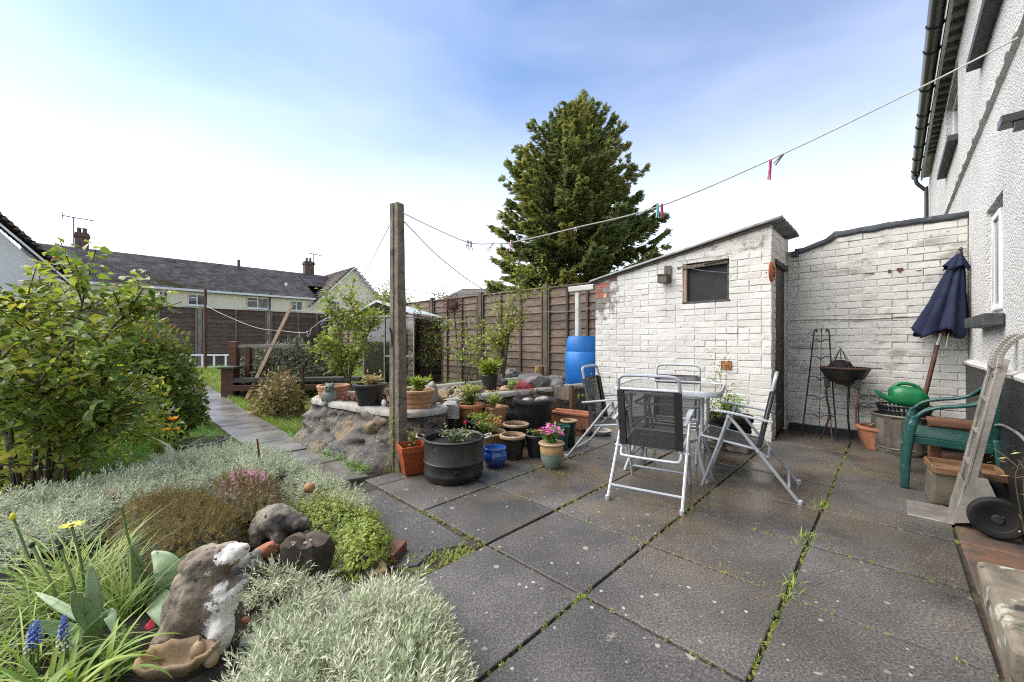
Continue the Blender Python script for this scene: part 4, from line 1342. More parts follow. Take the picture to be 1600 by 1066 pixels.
# roof is seen from below its ridge: ridge line through pixel (515, 432) and (60, 386)
rz_ = 0.5 * (on_a(515, 432, T_a - HD)[1] + on_a(200, 401, T_a - HD)[1])
MB().box(b_l, b_r, 0, HD * 2, 0, ez - .02).build('wall', M['cream'], terr)
tiled_slope(terr, 'roof', M['rooftile'], (b_l, -.35, ez - .1), (b_r + .1, -.35, ez - .1), (0, HD + .35, rz_ - ez + .1), 24, .33)
tiled_slope(terr, 'roof', M['rooftile'], (b_r + .1, -.35 + (HD + .35) * .5, ez - .1 + (rz_ - ez + .1) * .5), (b_r + 3.4, -.35 + (HD + .35) * .5, ez - .1 + (rz_ - ez + .1) * .5), (0, (HD + .35) * .5, (rz_ - ez + .1) * .5), 12, .33)
roof_under = MB(); roof_under.prism([(-.3, ez - .16), (HD, rz_ - .1), (HD * 2, ez - .16)], b_l, b_r + .05)
roof_under.prism([(HD * .52, (ez + rz_) / 2 - .12), (HD, rz_ - .1), (HD * 1.48, (ez + rz_) / 2 - .12)], b_r + .051, b_r + 3.3)
roof_under.build('roof_core', M['dark_metal'], terr)
MB().tube([(b_l, HD, rz_ + .03), (b_r + 2.6, HD, rz_ + .03)], .10, 8).build('ridge', M['rooftile'], terr, True)
MB().box(b_l, b_r, -.50, -.36, ez - .24, ez - .10).build('gutter', M['white_trim'], terr)
# gable end
gm = (b_r + bg1) / 2 + .0
gz_ = on_a(553, 418, T_a)[1]
gab = MB()
gab.add([(b_r + .002, 0, 0), (bg1, 0, 0), (bg1, 0, ez - .5), (gm, 0, gz_ - .12), (b_r + .002, 0, ez - .5), (b_r + .002, 9, 0), (bg1, 9, 0), (bg1, 9, ez - .5), (gm, 9, gz_ - .12), (b_r + .002, 9, ez - .5)],
    [(0, 1, 2, 3, 4), (9, 8, 7, 6, 5), (0, 5, 6, 1), (1, 6, 7, 2), (2, 7, 8, 3), (3, 8, 9, 4), (4, 9, 5, 0)])
gab.build('gable_wall', M['cream'], terr)
for sgn, be in ((1, b_r - .35), (-1, bg1 + .35)):
    zE = ez - .5 - .35 * (gz_ - ez + .5) / (gm - b_r)
    r_ = tiled_slope(terr, 'gable_roof', M['rooftile'], (be, -.3, zE), (be, 9, zE), (gm - be, 0, gz_ - zE), 14, .33)
    MB().bar((be, -.30, zE - .10), (gm, -.30, gz_ - .10), .05, .24, up=(0, 1, 0)).build('bargeboard', M['white_trim'], terr)
x_, z_ = on_a(553, 439, T_a); MB().box(x_ - .06, x_ + .06, -.04, .02, z_ - .2, z_ + .2).build('vent_slot', M['dark_metal'], terr)
for w_ in ((385.5, 464, 419, 483), (453, 470, 472, 486), (294, 459, 321, 478), (248, 455, 262, 474), (520, 470, 530, 486), (577, 470, 588, 480)):
    far_window(terr, *w_, 0.0)
x_, z_ = on_a(421, 463, T_a); MB().tube([(x_, -.4, z_ + .2), (x_, -.08, z_ - .3), (x_, -.08, 0)], .06, 6).build('downpipe', M['dark_metal'], terr)
def chimney(parent, px0, px1, ptop, pbot, nm='chimney', ydep=HD, an=None, pl=None):
    x0, zt_ = on_a(px0, ptop, T_a - ydep); x1, zb_ = on_a(px1, pbot, T_a - ydep)
    w_ = x1 - x0
    c = MB(); c.box(x0, x1, ydep - w_ * .4, ydep + w_ * .4, zb_ - .8, zt_); c.box(x0 - .07, x1 + .07, ydep - w_ * .4 - .07, ydep + w_ * .4 + .07, zt_ - .32, zt_ - .12)
    co = c.build(nm, M['chimney_brick'], parent, bevel=.01)
    for dx in (.3, .7):
        MB().lathe([(.13, 0), (.16, .02), (.11, .08), (.11, .32), (.14, .34), (.10, .36)], 10, (x0 + w_ * dx, ydep, zt_ - .01)).build('chimney_pot', M['chimney_brick'], co, True)
    return x0, x1, zt_, co
def aerial(parent, x, y, z, h, l, skew, yaw):
    mb = MB()
    mb.tube([(x, y, z - .8), (x, y, z + h)], .035, 5)
    c, s = math.cos(yaw), math.sin(yaw)
    mb.tube([(x - c * l * skew, y - s * l * skew, z + h), (x + c * l * (1 - skew), y + s * l * (1 - skew), z + h)], .03, 5)
    for k in range(7):
        t = -skew + (k + .3) / 7
        q = .35 - .03 * k
        mb.tube([(x + c * l * t + s * q, y + s * l * t - c * q, z + h), (x + c * l * t - s * q, y + s * l * t + c * q, z + h)], .016, 4)
    mb.tube([(x - c * l * skew, y - s * l * skew, z + h - .25), (x - c * l * skew, y - s * l * skew, z + h + .25)], .02, 4)
    mb.build('aerial', M['dark_metal'], parent)
x0, x1, zt_, co = chimney(terr, 117, 139, 363, 398)
aerial(terr, x0 - .05, HD, zt_, 1.0, 1.5, .35, .15)
x0, x1, zt_, co = chimney(terr, 475, 489, 408, 431)
aerial(terr, x1 + .05, HD, zt_, .8, 1.5, .4, .3)
for px, pt, pb, m_ in ((271, 406, 422, 'dark_metal'), (373, 406, 422, 'dark_metal'), (447, 442, 456, 'white_trim')):
    yv = HD - .9 if m_ == 'dark_metal' else HD - 3.0
    x_, zt2 = on_a(px, pt, T_a - yv); _, zb2 = on_a(px, pb, T_a - yv)
    MB().tube([(x_, yv, zb2 - .4), (x_, yv, zt2)], .11, 8).build('roof_vent', M[m_], terr, True)

# nearer house gable with white bargeboard
GY = 15.0
g1, g0 = dep(104, 433, GY), dep(-6, 340, GY * .94)
ga, gb = AB(g1); _, gb0 = AB(g0)
gh = empty('gable_house', W(ga, 0), ROT + math.pi / 2, 'pale rendered house gable with white bargeboard behind the rose bush', 'house')
sl2 = (g0.z - g1.z) / (gb - gb0)
apex = gb0 - 1.4
az = g0.z + 1.4 * sl2
mb = MB(); mb.add([(gb - .2, 0, 0), (2 * apex - gb, 0, 0), (2 * apex - gb, 0, g1.z - .3), (apex, 0, az - .3), (gb - .2, 0, g1.z - .25), (gb - .2, 8, 0), (2 * apex - gb, 8, 0), (2 * apex - gb, 8, g1.z - .3), (apex, 8, az - .3), (gb - .2, 8, g1.z - .25)],
    [(4, 3, 2, 1, 0), (5, 6, 7, 8, 9), (0, 1, 6, 5), (1, 2, 7, 6), (2, 3, 8, 7), (3, 4, 9, 8), (4, 0, 5, 9)])
mb.build('wall', M['pale_render'], gh)
MB().bar((gb + .34, -.24, g1.z - .50), (apex, -.24, az - .22), .06, .42, up=(0, 1, 0)).build('bargeboard', M['white_trim'], gh)
tiled_slope(gh, 'roof', M['rooftile_warm'], (gb + .3, -.2, g1.z - .25), (gb + .3, 8, g1.z - .25), (apex - gb - .3, 0, az - g1.z + .25), 26, .3)
tiled_slope(gh, 'roof', M['rooftile_warm'], (2 * apex - gb - .3, -.2, g1.z - .25), (2 * apex - gb - .3, 8, g1.z - .25), (gb + .3 - apex, 0, az - g1.z + .25), 26, .3)

# hipped roof bungalow seen above the side fence
p0, p1 = dep(683, 470, 24), dep(822, 470, 24)
hb = empty('bungalow', ((p0.x + p1.x) / 2, 24, 0), 0, 'bungalow with grey hipped tiled roof seen over the side fence', 'house')
hw = (p1.x - p0.x) / 2
zt3, ze3 = dep(722, 449, 26).z, dep(683, 472, 24).z
MB().box(-hw + .3, hw - .3, .3, 5, 0, ze3 - .02).build('wall', M['pale_render'], hb)
mb = MB(); rl = dep(722, 449, 26).x - hb.location.x; rr = hw - (rl + hw)
mb.add([(-hw, 0, ze3), (hw, 0, ze3), (hw, 5.4, ze3), (-hw, 5.4, ze3), (rl, 2.7, zt3), (rr, 2.7, zt3)], [(0, 1, 5, 4), (1, 2, 5), (2, 3, 4, 5), (3, 0, 4), (3, 2, 1, 0)])
mb.build('roof', M['rooftile'], hb)
tiles = MB()
for k in range(14):
    t = k / 14
    x0_, x1_ = -hw + (rl + hw) * t, hw + (rr - hw) * t
    y_, z_ = 2.7 * t, ze3 + (zt3 - ze3) * t
    tiles.add([(x0_, y_ - .03, z_ + .01), (x1_, y_ - .03, z_ + .01), (x1_, y_ - .03, z_ + .05), (x0_, y_ - .03, z_ + .05), (x0_, y_ + .2, z_ + .01 + .2 * (zt3 - ze3) / 2.7), (x1_, y_ + .2, z_ + .01 + .2 * (zt3 - ze3) / 2.7)], [(0, 1, 2, 3), (3, 2, 5, 4)])
tiles.build('roof_courses', M['rooftile'], hb)
q0, q1 = dep(769, 441, 27.2), dep(784, 455, 27.2)
MB().box(q0.x - hb.location.x, q1.x - hb.location.x, 2.8, 3.4, q1.z - .6, q0.z).build('chimney', M['chimney_brick'], hb, bevel=.01)

# ------------------------------------------------------------------ trees beyond the fences
def broad_tree(name, label, px, py_top, y, width, h_trunk, seed, m, n=2600, lsize=.14, group=None, cz=.62):
    r = rng(seed)
    base = dep(px, 600, y); base.z = .2
    top = dep(px, py_top, y).z
    root = empty(name, (base.x, y, base.z), 0, label, 'tree', group)
    H = top - base.z
    mb = MB()
    mb.tube(catmull([(0, 0, -.3), (.05, 0, H * .3), (-.04, .04, H * .7)], 4), [.14 * (1 - i / 10) for i in range(9)], 7)
    tips = []
    for k in range(14):
        a_ = k * 2.4; hh = H * r.uniform(.3, .65)
        e = Vector((math.cos(a_) * width * .36 * r.uniform(.5, 1), math.sin(a_) * width * .36 * r.uniform(.5, 1), hh + H * r.uniform(.1, .28)))
        mb.tube(catmull([(0, 0, hh), e * .5 + Vector((0, 0, hh * .45)), e], 3), [.045, .04, .035, .03, .025, .02, .012], 5)
        tips.append(e)
    mb.build('trunk', M['bark'], root, True)
    C = np.array([tuple(t) for t in tips] + [(0, 0, H * .8)])
    k = r.integers(0, len(C), n)
    P = C[k] + r.normal(0, 1, (n, 3)) * np.array([width * .13, width * .13, H * .09])
    P[:, 2] = np.minimum(P[:, 2], H)
    D = r.normal(0, 1, (n, 3)); D[:, 2] -= .2
    V, F = merge([leaf_proto(1, .6, .1, .2, 2)], np.zeros(n, int), frames(D, None, r.uniform(-1, 1, n)), r.uniform(.6, 1.2, n) * lsize, P)
    link_mesh('crown', np_mesh('crown', V, F, M[m]), root)['kind'] = 'stuff'
broad_tree('garden_tree', 'yellow green rounded tree behind the gable end of the terrace', 607, 446, 27, 3.0, 1, 3, 'lf_tree', 2200, .22)
broad_tree('garden_tree', 'dull green tree beside the hipped roof beyond the fence', 692, 449, 22, 1.7, 1, 5, 'lf_tree', 1500, .16)
broad_tree('garden_tree', 'low tree beyond the fence between post and sun ornament', 652, 470, 20, 2.2, 1, 6, 'lf_tree', 1200, .16)

# the big cypress beyond the shed
def conifer():
    r = rng(21)
    Y = 13.5
    base = dep(896, 560, Y); base.z = 0.1
    root = empty('conifer_tree', (base.x, Y, base.z), 0, 'tall dark green cypress towering beyond the fence and shed roof', 'tree')
    H = dep(900, 163, Y).z - base.z
    s = Y / FOC
    mb = MB()
    for dx, r0, hh in ((0, .17, .93), (-.35, .10, .62), (.4, .10, .6), (-.12, .09, .7)):
        mb.tube(catmull([(dx * .3, 0, -.4), (dx, .05 * dx, H * .3), (dx * 1.2, 0, H * hh)], 5), [r0 * (1 - .085 * i) for i in range(11)], 8)
    # outline half widths in pixels at heights (photograph): asymmetric
    hts = np.array([163, 180, 215, 260, 300, 345, 390, 430, 470, 530])
    lf = np.array([2, 26, 54, 92, 118, 138, 150, 150, 140, 100]) * s
    rt = np.array([14, 38, 70, 94, 108, 120, 148, 150, 140, 100]) * s
    zz = np.array([CAMH + (533 - h) * s for h in hts]) - base.z
    order = np.argsort(zz)
    Pl, Dl, Ul, Sl = [], [], [], []
    nb = 300
    for k in range(nb):
        t = (k + r.uniform(0, 1)) / nb
        z = H * (.10 + .90 * t ** .92) - .35
        az = k * 2.399 + r.uniform(-.3, .3)
        c, sn = math.cos(az), math.sin(az)
        wl, wr = np.interp(z + .3, zz[order], lf[order]), np.interp(z + .3, zz[order], rt[order])
        R_ = (wr if c > 0 else wl) * abs(c) + (wl + wr) * .5 * abs(sn)
        R_ = R_ / (abs(c) + abs(sn)) * r.choice([r.uniform(.62, .85), r.uniform(.85, 1.02)])
        R_ = max(R_, .25)
        rise = .12 + .6 * t ** 2 + r.uniform(-.12, .2)
        pts = []
        nseg = 7
        for i in range(nseg):
            u = i / (nseg - 1)
            pts.append(Vector((c * R_ * u, sn * R_ * u, z - .25 * R_ * .3 * math.sin(u * 2.4) + R_ * rise * u * u)))
        mb.tube(pts, [.032 * (1 - .8 * i / (nseg - 1)) * (1 - .5 * t) + .004 for i in range(nseg)], 5)
        A = np.array([tuple(p) for p in pts])
        K = int(11 + R_ * 10); ku = np.sort(r.uniform(.08, 1, K)) ** .8; ks = np.where(np.arange(K) % 2, 1, -1) * r.uniform(.6, 1.2, K)
        m = int(60 + R_ * 170); ki = r.integers(0, K, m); vv = r.uniform(0, 1, m) ** .8
        u = ku[ki]; bl = ((.10 + .40 * min(1, R_ / 1.7)) * (1.08 - u) + .06) * vv
        q = np.stack([np.interp(u, np.linspace(0, 1, nseg), A[:, j]) for j in range(3)], 1)
        side = np.array([-sn, c, 0])
        sp = ks[ki] * bl * .75 + r.normal(0, .018, m)
        q = q + np.array([c, sn, .1 + .3 * t]) * (bl * .75)[:, None] + side * sp[:, None] + np.array([0, 0, 1.0]) * (r.normal(0, .03, m) - .25 * bl * vv)[:, None]
        d = np.array([c, sn, 0.12 + .3 * t]) + side * (ks[ki] * .8)[:, None] + r.normal(0, .15, (m, 3))
        d[:, 2] += r.uniform(-.5, .2, m)
        Pl.append(q); Dl.append(d); Sl.append(r.uniform(.10, .25, m) * (1 - .25 * t))
        Ul.append(np.tile([[0, 0, 1.0]], (m, 1)))
    # fine leaders at the crown
    for k in range(60):
        az = r.uniform(0, 6.28); rr = abs(r.normal(0, .42)); hh = H - rr * 1.5 - r.uniform(-.1, .6)
        b0 = np.array([math.cos(az) * rr + .08, math.sin(az) * rr, hh])
        m = 42
        u = r.uniform(0, 1, m)
        lean = np.array([.38, 0, .62]) * r.uniform(.5, .85)
        q = b0 + u[:, None] * lean + r.normal(0, .035, (m, 3))
        d = lean / np.linalg.norm(lean) + r.normal(0, .45, (m, 3))
        Pl.append(q); Dl.append(d); Sl.append(r.uniform(.07, .15, m)); Ul.append(np.tile([[0, 0, 1.0]], (m, 1)))
    mb.build('trunk', M['bark'], root, True)
    P, D, U, S = np.concatenate(Pl), np.concatenate(Dl), np.concatenate(Ul), np.concatenate(Sl)
    # a spray: a few narrow scale-leaf fingers in a flat fan
    def spray(seed):
        rr = random.Random(seed); vs, fs = [], []
        def finger(x, y, a, l, w):
            k = len(vs); dx, dy = math.sin(a), math.cos(a)
            z = rr.uniform(-.06, .06)
            vs.extend([(x - dy * w * .4, y + dx * w * .4, z), (x + dy * w * .4, y - dx * w * .4, z), (x + dx * l * .55 + dy * w, y + dy * l * .55 - dx * w, z + .03), (x + dx * l, y + dy * l, z - .06), (x + dx * l * .55 - dy * w, y + dy * l * .55 + dx * w, z + .03)])
            fs.append((k, k + 1, k + 2, k + 3, k + 4))
        finger(0, 0, 0, 1, .055)
        for i in range(4):
            t_ = .10 + .2 * i
            for sg in (-1, 1): finger(0, t_, sg * rr.uniform(.25, .6), (.62 - .3 * t_) * rr.uniform(.8, 1.2), .05)
        return np.array(vs, np.float32), tri(fs)
    pr = [spray(i) for i in range(4)]
    n = len(P)
    V, F = merge(pr, r.integers(0, 4, n), frames(D, U, r.normal(0, .6, n)), S * 1.0, P)
    o = link_mesh('crown', np_mesh('crown', V, F, M['lf_conifer']), root); o['kind'] = 'stuff'
    return n
conifer()
# ================================================================== GARDEN FURNITURE
random.seed(8)
# ------------------------------------------------------------------ folding chairs: x across, y towards the sitter's front
def make_chair():
    root = empty('folding_chair')
    for s in (-1, 1):
        x = s * .235
        lg = MB(); lg.tube(catmull([(x, -.30, .0), (x, -.10, .26), (x, .05, .455), (x, .125, .545)], 5), .0115, 8)
        lo = lg.build('rear_leg', M['silver'], root, True)
        MB().lathe([(.015, 0), (.016, .03), (.012, .035)], 8, (x, -.297, -.002)).build('foot_cap', M['silver'], lo, True)
        x2 = s * .215
        MB().tube(catmull([(x2, .30, 0), (x2, .20, .29), (x2, .125, .535)], 5), .0115, 8).build('front_leg', M['silver'], root, True)
        ar = MB()
        pa = catmull([(x, -.145, .525), (x, .0, .548), (x, .13, .568), (x, .215, .572)], 5)
        for i in range(len(pa) - 1):
            w_ = .014 if i < 7 else .019
            ar.bar(pa[i] - Vector((0, .001, 0)), pa[i + 1] + Vector((0, .002, 0)), w_ * 2, .016)
        ar.build('armrest', M['silver'], root, bevel=.005)
        MB().tube([(x2 - s * .01, .125, .54), (x + s * .018, .125, .54)], .012, 8).build('pivot', M['silver'], root, True)
        MB().tube([(x2 - s * .03, -.055, .318), (x + s * .016, -.055, .318)], .009, 8).build('hinge_pin', M['silver'], root, True)
    MB().tube([(-.235, -.235, .085), (.235, -.235, .085)], .009, 8).build('rear_crossbar', M['silver'], root, True)
    MB().tube([(-.215, .27, .085), (.215, .27, .085)], .009, 8).build('front_crossbar', M['silver'], root, True)
    MB().tube(catmull([(-.20, -.05, .315), (-.195, -.10, .275), (-.15, -.115, .265), (.15, -.115, .265), (.195, -.10, .275), (.20, -.05, .315)], 5), .0105, 8).build('lower_loop', M['silver'], root, True)
    # seat
    sf = MB()
    for s in (-1, 1): sf.tube([(s * .20, -.06, .318), (s * .20, .31, .372)], .010, 8)
    sf.tube([(-.20, .31, .372), (.20, .31, .372)], .010, 8)
    so = MB()
    n = 8; vs, fs = [], []
    for i in range(n + 1):
        for k in range(n + 1):
            u, v = i / n, k / n
            vs.append((-.198 + .396 * u, -.045 + .36 * v, .327 + .052 * v - .022 * math.sin(math.pi * u) * math.sin(math.pi * v)))
    for i in range(n):
        for k in range(n): fs.append((i * (n + 1) + k, (i + 1) * (n + 1) + k, (i + 1) * (n + 1) + k + 1, i * (n + 1) + k + 1))
    so.add(vs, fs); sm = so.build('seat', M['mesh_fabric'], root, True)
    sf.build('seat_frame', M['silver'], root, True)
    # back: U-shaped tube leaning back, fabric sling below the hand loop
    def bk(z): return -.055 - (z - .31) * .20
    pts = [(-.20, bk(.31), .31), (-.202, bk(.55), .55), (-.20, bk(.79), .79), (-.185, bk(.826), .826), (-.15, bk(.84), .84), (0, bk(.843), .843), (.15, bk(.84), .84), (.185, bk(.826), .826), (.20, bk(.79), .79), (.202, bk(.55), .55), (.20, bk(.31), .31)]
    MB().tube(catmull(pts, 5), .0115, 8).build('back_frame', M['silver'], root, True)
    vs, fs = [], []
    for i in range(n + 1):
        for k in range(n + 1):
            u, v = i / n, k / n
            z = .335 + .40 * v
            vs.append((-.19 + .38 * u, bk(z) - .018 * math.sin(math.pi * u), z))
    mb = MB(); mb.add(vs, [(i * (n + 1) + k, (i + 1) * (n + 1) + k, (i + 1) * (n + 1) + k + 1, i * (n + 1) + k + 1) for i in range(n) for k in range(n)])
    bo = mb.build('backrest', M['mesh_fabric'], root, True)
    for s in (-1, 1):
        e = MB()
        zz = np.linspace(.335, .735, 9)
        for i in range(8):
            e.add([(s * .213, bk(zz[i]) - .012, zz[i]), (s * .213, bk(zz[i + 1]) - .012, zz[i + 1]), (s * .165, bk(zz[i + 1]) - .019, zz[i + 1]), (s * .165, bk(zz[i]) - .019, zz[i]),
                   (s * .213, bk(zz[i]) + .014, zz[i]), (s * .213, bk(zz[i + 1]) + .014, zz[i + 1]), (s * .165, bk(zz[i + 1]) + .004, zz[i + 1]), (s * .165, bk(zz[i]) + .004, zz[i])],
                  [(0, 1, 2, 3), (7, 6, 5, 4), (0, 4, 5, 1)])
        e.build('sleeve', M['black_edge'], bo)
    MB().tube([(-.2, bk(.737) - .012, .737), (.2, bk(.737) - .012, .737)], .006, 6).build('sleeve', M['black_edge'], bo, True)
    return root
chair0 = make_chair()
gch = 'folding chairs round the glass table'
P_, Q_ = Vector((.86, -.51, 0)).normalized(), Vector((.51, .86, 0)).normalized()
def put_chair(o, c, fwd, label):
    o.location = c
    o.rotation_euler = (0, 0, math.atan2(-fwd.x, fwd.y))
    tag(o, label, 'chair', gch)
put_chair(chair0, Vector((1.005, 2.83, 0)), Q_, 'silver folding chair with its black mesh back turned to the camera, nearest the camera')
put_chair(copy_tree(chair0), Vector((1.79, 2.965, 0)), Vector((-.82, .57, 0)), 'silver folding chair seen side on between table and green plastic chair')
put_chair(copy_tree(chair0), Vector((.88, 3.70, 0)), Vector((.85, -.52, 0)), 'silver folding chair seen side on in front of the blue water barrel')
put_chair(copy_tree(chair0), Vector((1.58, 3.83, 0)), -Q_, 'silver folding chair tucked behind the table against the shed wall, facing the camera')

# ------------------------------------------------------------------ glass table
tb = empty('patio_table', (1.37, 3.42, 0), math.atan2(P_.y, P_.x), 'square glass patio table with rounded silver rim and tube legs', 'table')
def rrect(h, r, n=6):
    o = []
    for cx_, cy_, a0 in ((h - r, h - r, 0), (-h + r, h - r, 90), (-h + r, -h + r, 180), (h - r, -h + r, 270)):
        for k in range(n + 1): t = RAD(a0 + 90 * k / n); o.append((cx_ + r * math.cos(t), cy_ + r * math.sin(t)))
    return o
TH = .41
ro = rrect(TH, .12); n = len(ro)
mb = MB()
prof = [(1.0, .662), (1.0, .696), (.985, .704), (.955, .702), (.945, .690), (.945, .672), (.96, .660)]
vs, fs = [], []
for k, z in prof:
    for x, y in ro: vs.append((x * k, y * k, z))
m_ = len(prof)
for i in range(m_):
    for k in range(n): fs.append((i * n + k, i * n + (k + 1) % n, ((i + 1) % m_) * n + (k + 1) % n, ((i + 1) % m_) * n + k))
mb.add(vs, fs); mb.build('rim', M['silver'], tb, True, ang=50)
gl = MB(); gl.add([(x * .95, y * .95, .692) for x, y in ro] + [(x * .95, y * .95, .698) for x, y in ro], [tuple(range(n - 1, -1, -1)), tuple(range(n, 2 * n))])
gl.build('glass_top', M['table_glass'], tb)
for sx in (-1, 1):
    for sy in (-1, 1):
        MB().tube(catmull([(sx * .27, sy * .27, .67), (sx * .27, sy * .27, .42), (sx * .25, sy * .25, .22), (sx * .31, sy * .31, 0)], 5), .014, 8).build('leg', M['silver'], tb, True)
for hz, hh in ((.30, .235), (.56, .255)):
    MB().tube([(x, y, hz) for x, y in rrect(hh, .06)], .010, 8, closed=True).build('ring_brace', M['silver'], tb, True)
MB().lathe([(.03, .655), (.034, .66), (.034, .70), (.028, .702), (.022, .7015), (.022, .655)], 14).build('parasol_collar', M['silver'], tb, True)

# ------------------------------------------------------------------ parasol, closed, leaning in the corner
pb, pt = W(.13, 5.66, 0.0), W(.455, 5.70, 1.93)
par = empty('parasol', pb, 0, 'closed navy parasol leaning upside up in the corner of wall and house', 'parasol')
axis = (pt - pb).normalized(); Lp = (pt - pb).length
qx, qy, qd = frame_from(axis, Vector((0.7, 0.7, 0)))
Mp = Matrix((qx, qy, qd)).transposed().to_4x4()
par.rotation_mode = 'QUATERNION'; par.rotation_quaternion = Mp.to_quaternion()
MB().tube([(0, 0, .0), (0, 0, Lp - .05)], .019, 10).build('pole', M['varnish'], par, True)
MB().tube([(0, 0, Lp * .54), (0, 0, Lp * .60)], .0205, 10).build('pole_collar', M['steel'], par, True)
mb = MB(); NN, NS = 48, 22
vs, fs = [], []
cz0, cz1 = Lp * .60, Lp - .03
for i in range(NS + 1):
    t = i / NS
    z = cz1 - (cz1 - cz0) * t
    r0 = .022 + .155 * t ** .82
    for k in range(NN):
        a_ = 2 * math.pi * k / NN
        fold = abs(math.sin(a_ * 4 + .3)) ** .7
        r_ = r0 * (.52 + .48 * fold + .1 * mnoise.noise(Vector((math.cos(a_) * 2, math.sin(a_) * 2, t * 3)))) * (1 + .10 * math.sin(3 * t + a_))
        sk = 1.22 if math.cos(a_) < 0 else .95
        zz = z + (.05 * t * math.sin(a_ * 4 + 1) + .03 * math.sin(a_ + 1)) * t
        vs.append((r_ * math.cos(a_) * sk, r_ * math.sin(a_), zz))
for i in range(NS):
    for k in range(NN): fs.append((i * NN + k, i * NN + (k + 1) % NN, (i + 1) * NN + (k + 1) % NN, (i + 1) * NN + k))
mb.add(vs, fs); cn = mb.build('canopy', M['navy'], par, True, ang=70)
so = cn.modifiers.new('solid', 'SOLIDIFY'); so.thickness = .004
vs, fs = [], []
for i in range(5):
    t = i / 4
    for k in range(NN):
        a_ = 2 * math.pi * k / NN
        r_ = (.018 + .075 * t) * (.75 + .32 * abs(math.sin(a_ * 4 + .3)))
        vs.append((r_ * math.cos(a_), r_ * math.sin(a_), cz1 + .015 - .14 * t + .02 * t * math.sin(a_ * 4)))
for i in range(4):
    for k in range(NN): fs.append((i * NN + k, i * NN + (k + 1) % NN, (i + 1) * NN + (k + 1) % NN, (i + 1) * NN + k))
v_ = MB().add(vs, fs).build('vent_cap', M['navy'], cn, True, ang=70)
v_.modifiers.new('solid', 'SOLIDIFY').thickness = .004
MB().lathe([(.001, .07), (.012, .06), (.018, .045), (.010, .035), (.022, .02), (.022, 0), (.012, -.01)], 14, (0, 0, Lp - .02)).build('finial', M['gutter'], par, True)
for k in range(8):
    a_ = 2 * math.pi * k / 8 + .2
    MB().tube([(.024 * math.cos(a_), .024 * math.sin(a_), Lp * .66), (.085 * math.cos(a_), .085 * math.sin(a_), Lp * .585)], .006, 5).build('rib', M['varnish'], par, True)
MB().tube([(.05, -.09, Lp * .60), (.055, -.095, Lp * .53)], .003, 5).build('cord', M['rope'], par, True)

# ------------------------------------------------------------------ iron plant obelisk against the wall
ob = empty('iron_obelisk', W(-.60, 5.55), ROT, 'narrow black iron plant ladder leaning on the white wall beside shed door', 'obelisk')
obt, obz = 1.20, 1.2
def obp(x, t): return (x, .0 + .22 * t - .02, obz * t)
for s in (-1, 1):
    MB().tube(catmull([obp(s * .155, 0), obp(s * .10, .6), obp(s * .07, .96), obp(s * .06, 1.0), obp(s * .045, 1.012), obp(s * .045, .985)], 4), .008, 6).build('upright', M['iron'], ob, True)
MB().tube([obp(0, .02), obp(0, 1.0)], .004, 6).build('centre_rod', M['iron'], ob, True)
MB().lathe([(.002, 0), (.008, .012), (.006, .03), (.001, .045)], 8, obp(0, .985)).build('finial', M['iron'], ob, True)
for t in (.21, .38, .56, .75, .91):
    x = .155 - .09 * t
    MB().tube(catmull([obp(-x, t), obp(-x * .4, t + .003), obp(0, t - .022), obp(x * .4, t + .003), obp(x, t)], 4), .0065, 6).build('rung', M['iron'], ob, True)
MB().tube(catmull([(.13, -.16, 0), (.11, -.08, .16), (.10, .0, .27)], 4), .006, 6).build('stay', M['rust'], ob, True)

# ------------------------------------------------------------------ round barbecue on three bent legs
bq = empty('barbecue', W(-.385, 5.55), ROT, 'small black kettle barbecue bowl on three bent legs by the white wall', 'barbecue')
zb = .78
prof = [(.055, -.17), (.10, -.15), (.165, -.10), (.205, -.02), (.215, .0), (.222, .006), (.208, .012), (.195, -.01), (.15, -.09), (.06, -.14)]
MB().lathe(prof, 28, (0, 0, zb)).build('bowl', M['iron'], bq, True)
gr = MB(); gr.tube([(.205 * math.cos(t), .205 * math.sin(t), zb + .016) for t in np.linspace(0, 2 * math.pi, 25)[:-1]], .005, 6, closed=True)
for k in range(-6, 7):
    x = k * .03; y = math.sqrt(max(0, .2 ** 2 - x * x)); gr.tube([(x, -y, zb + .016), (x, y, zb + .016)], .003, 5)
gr.tube([(.19, 0, zb + .018), (.30, -.02, zb + .02)], .006, 6)
gr.build('grill', M['rust'], bq, True)
for t in (200, 320, 80):
    c, s = math.cos(RAD(t)), math.sin(RAD(t))
    MB().tube(catmull([(c * .15, s * .15, zb - .13), (c * .155, s * .155, zb - .3), (c * .13, s * .13, zb - .52), (c * .21, s * .21, 0)], 5), .010, 7).build('leg', M['iron'] if t != 320 else M['rust'], bq, True)
    MB().box(c * .15 - .025, c * .15 + .025, s * .15 - .025, s * .15 + .025, zb - .20, zb - .10, j=.003).build('bracket', M['iron'], bq, bevel=.004)
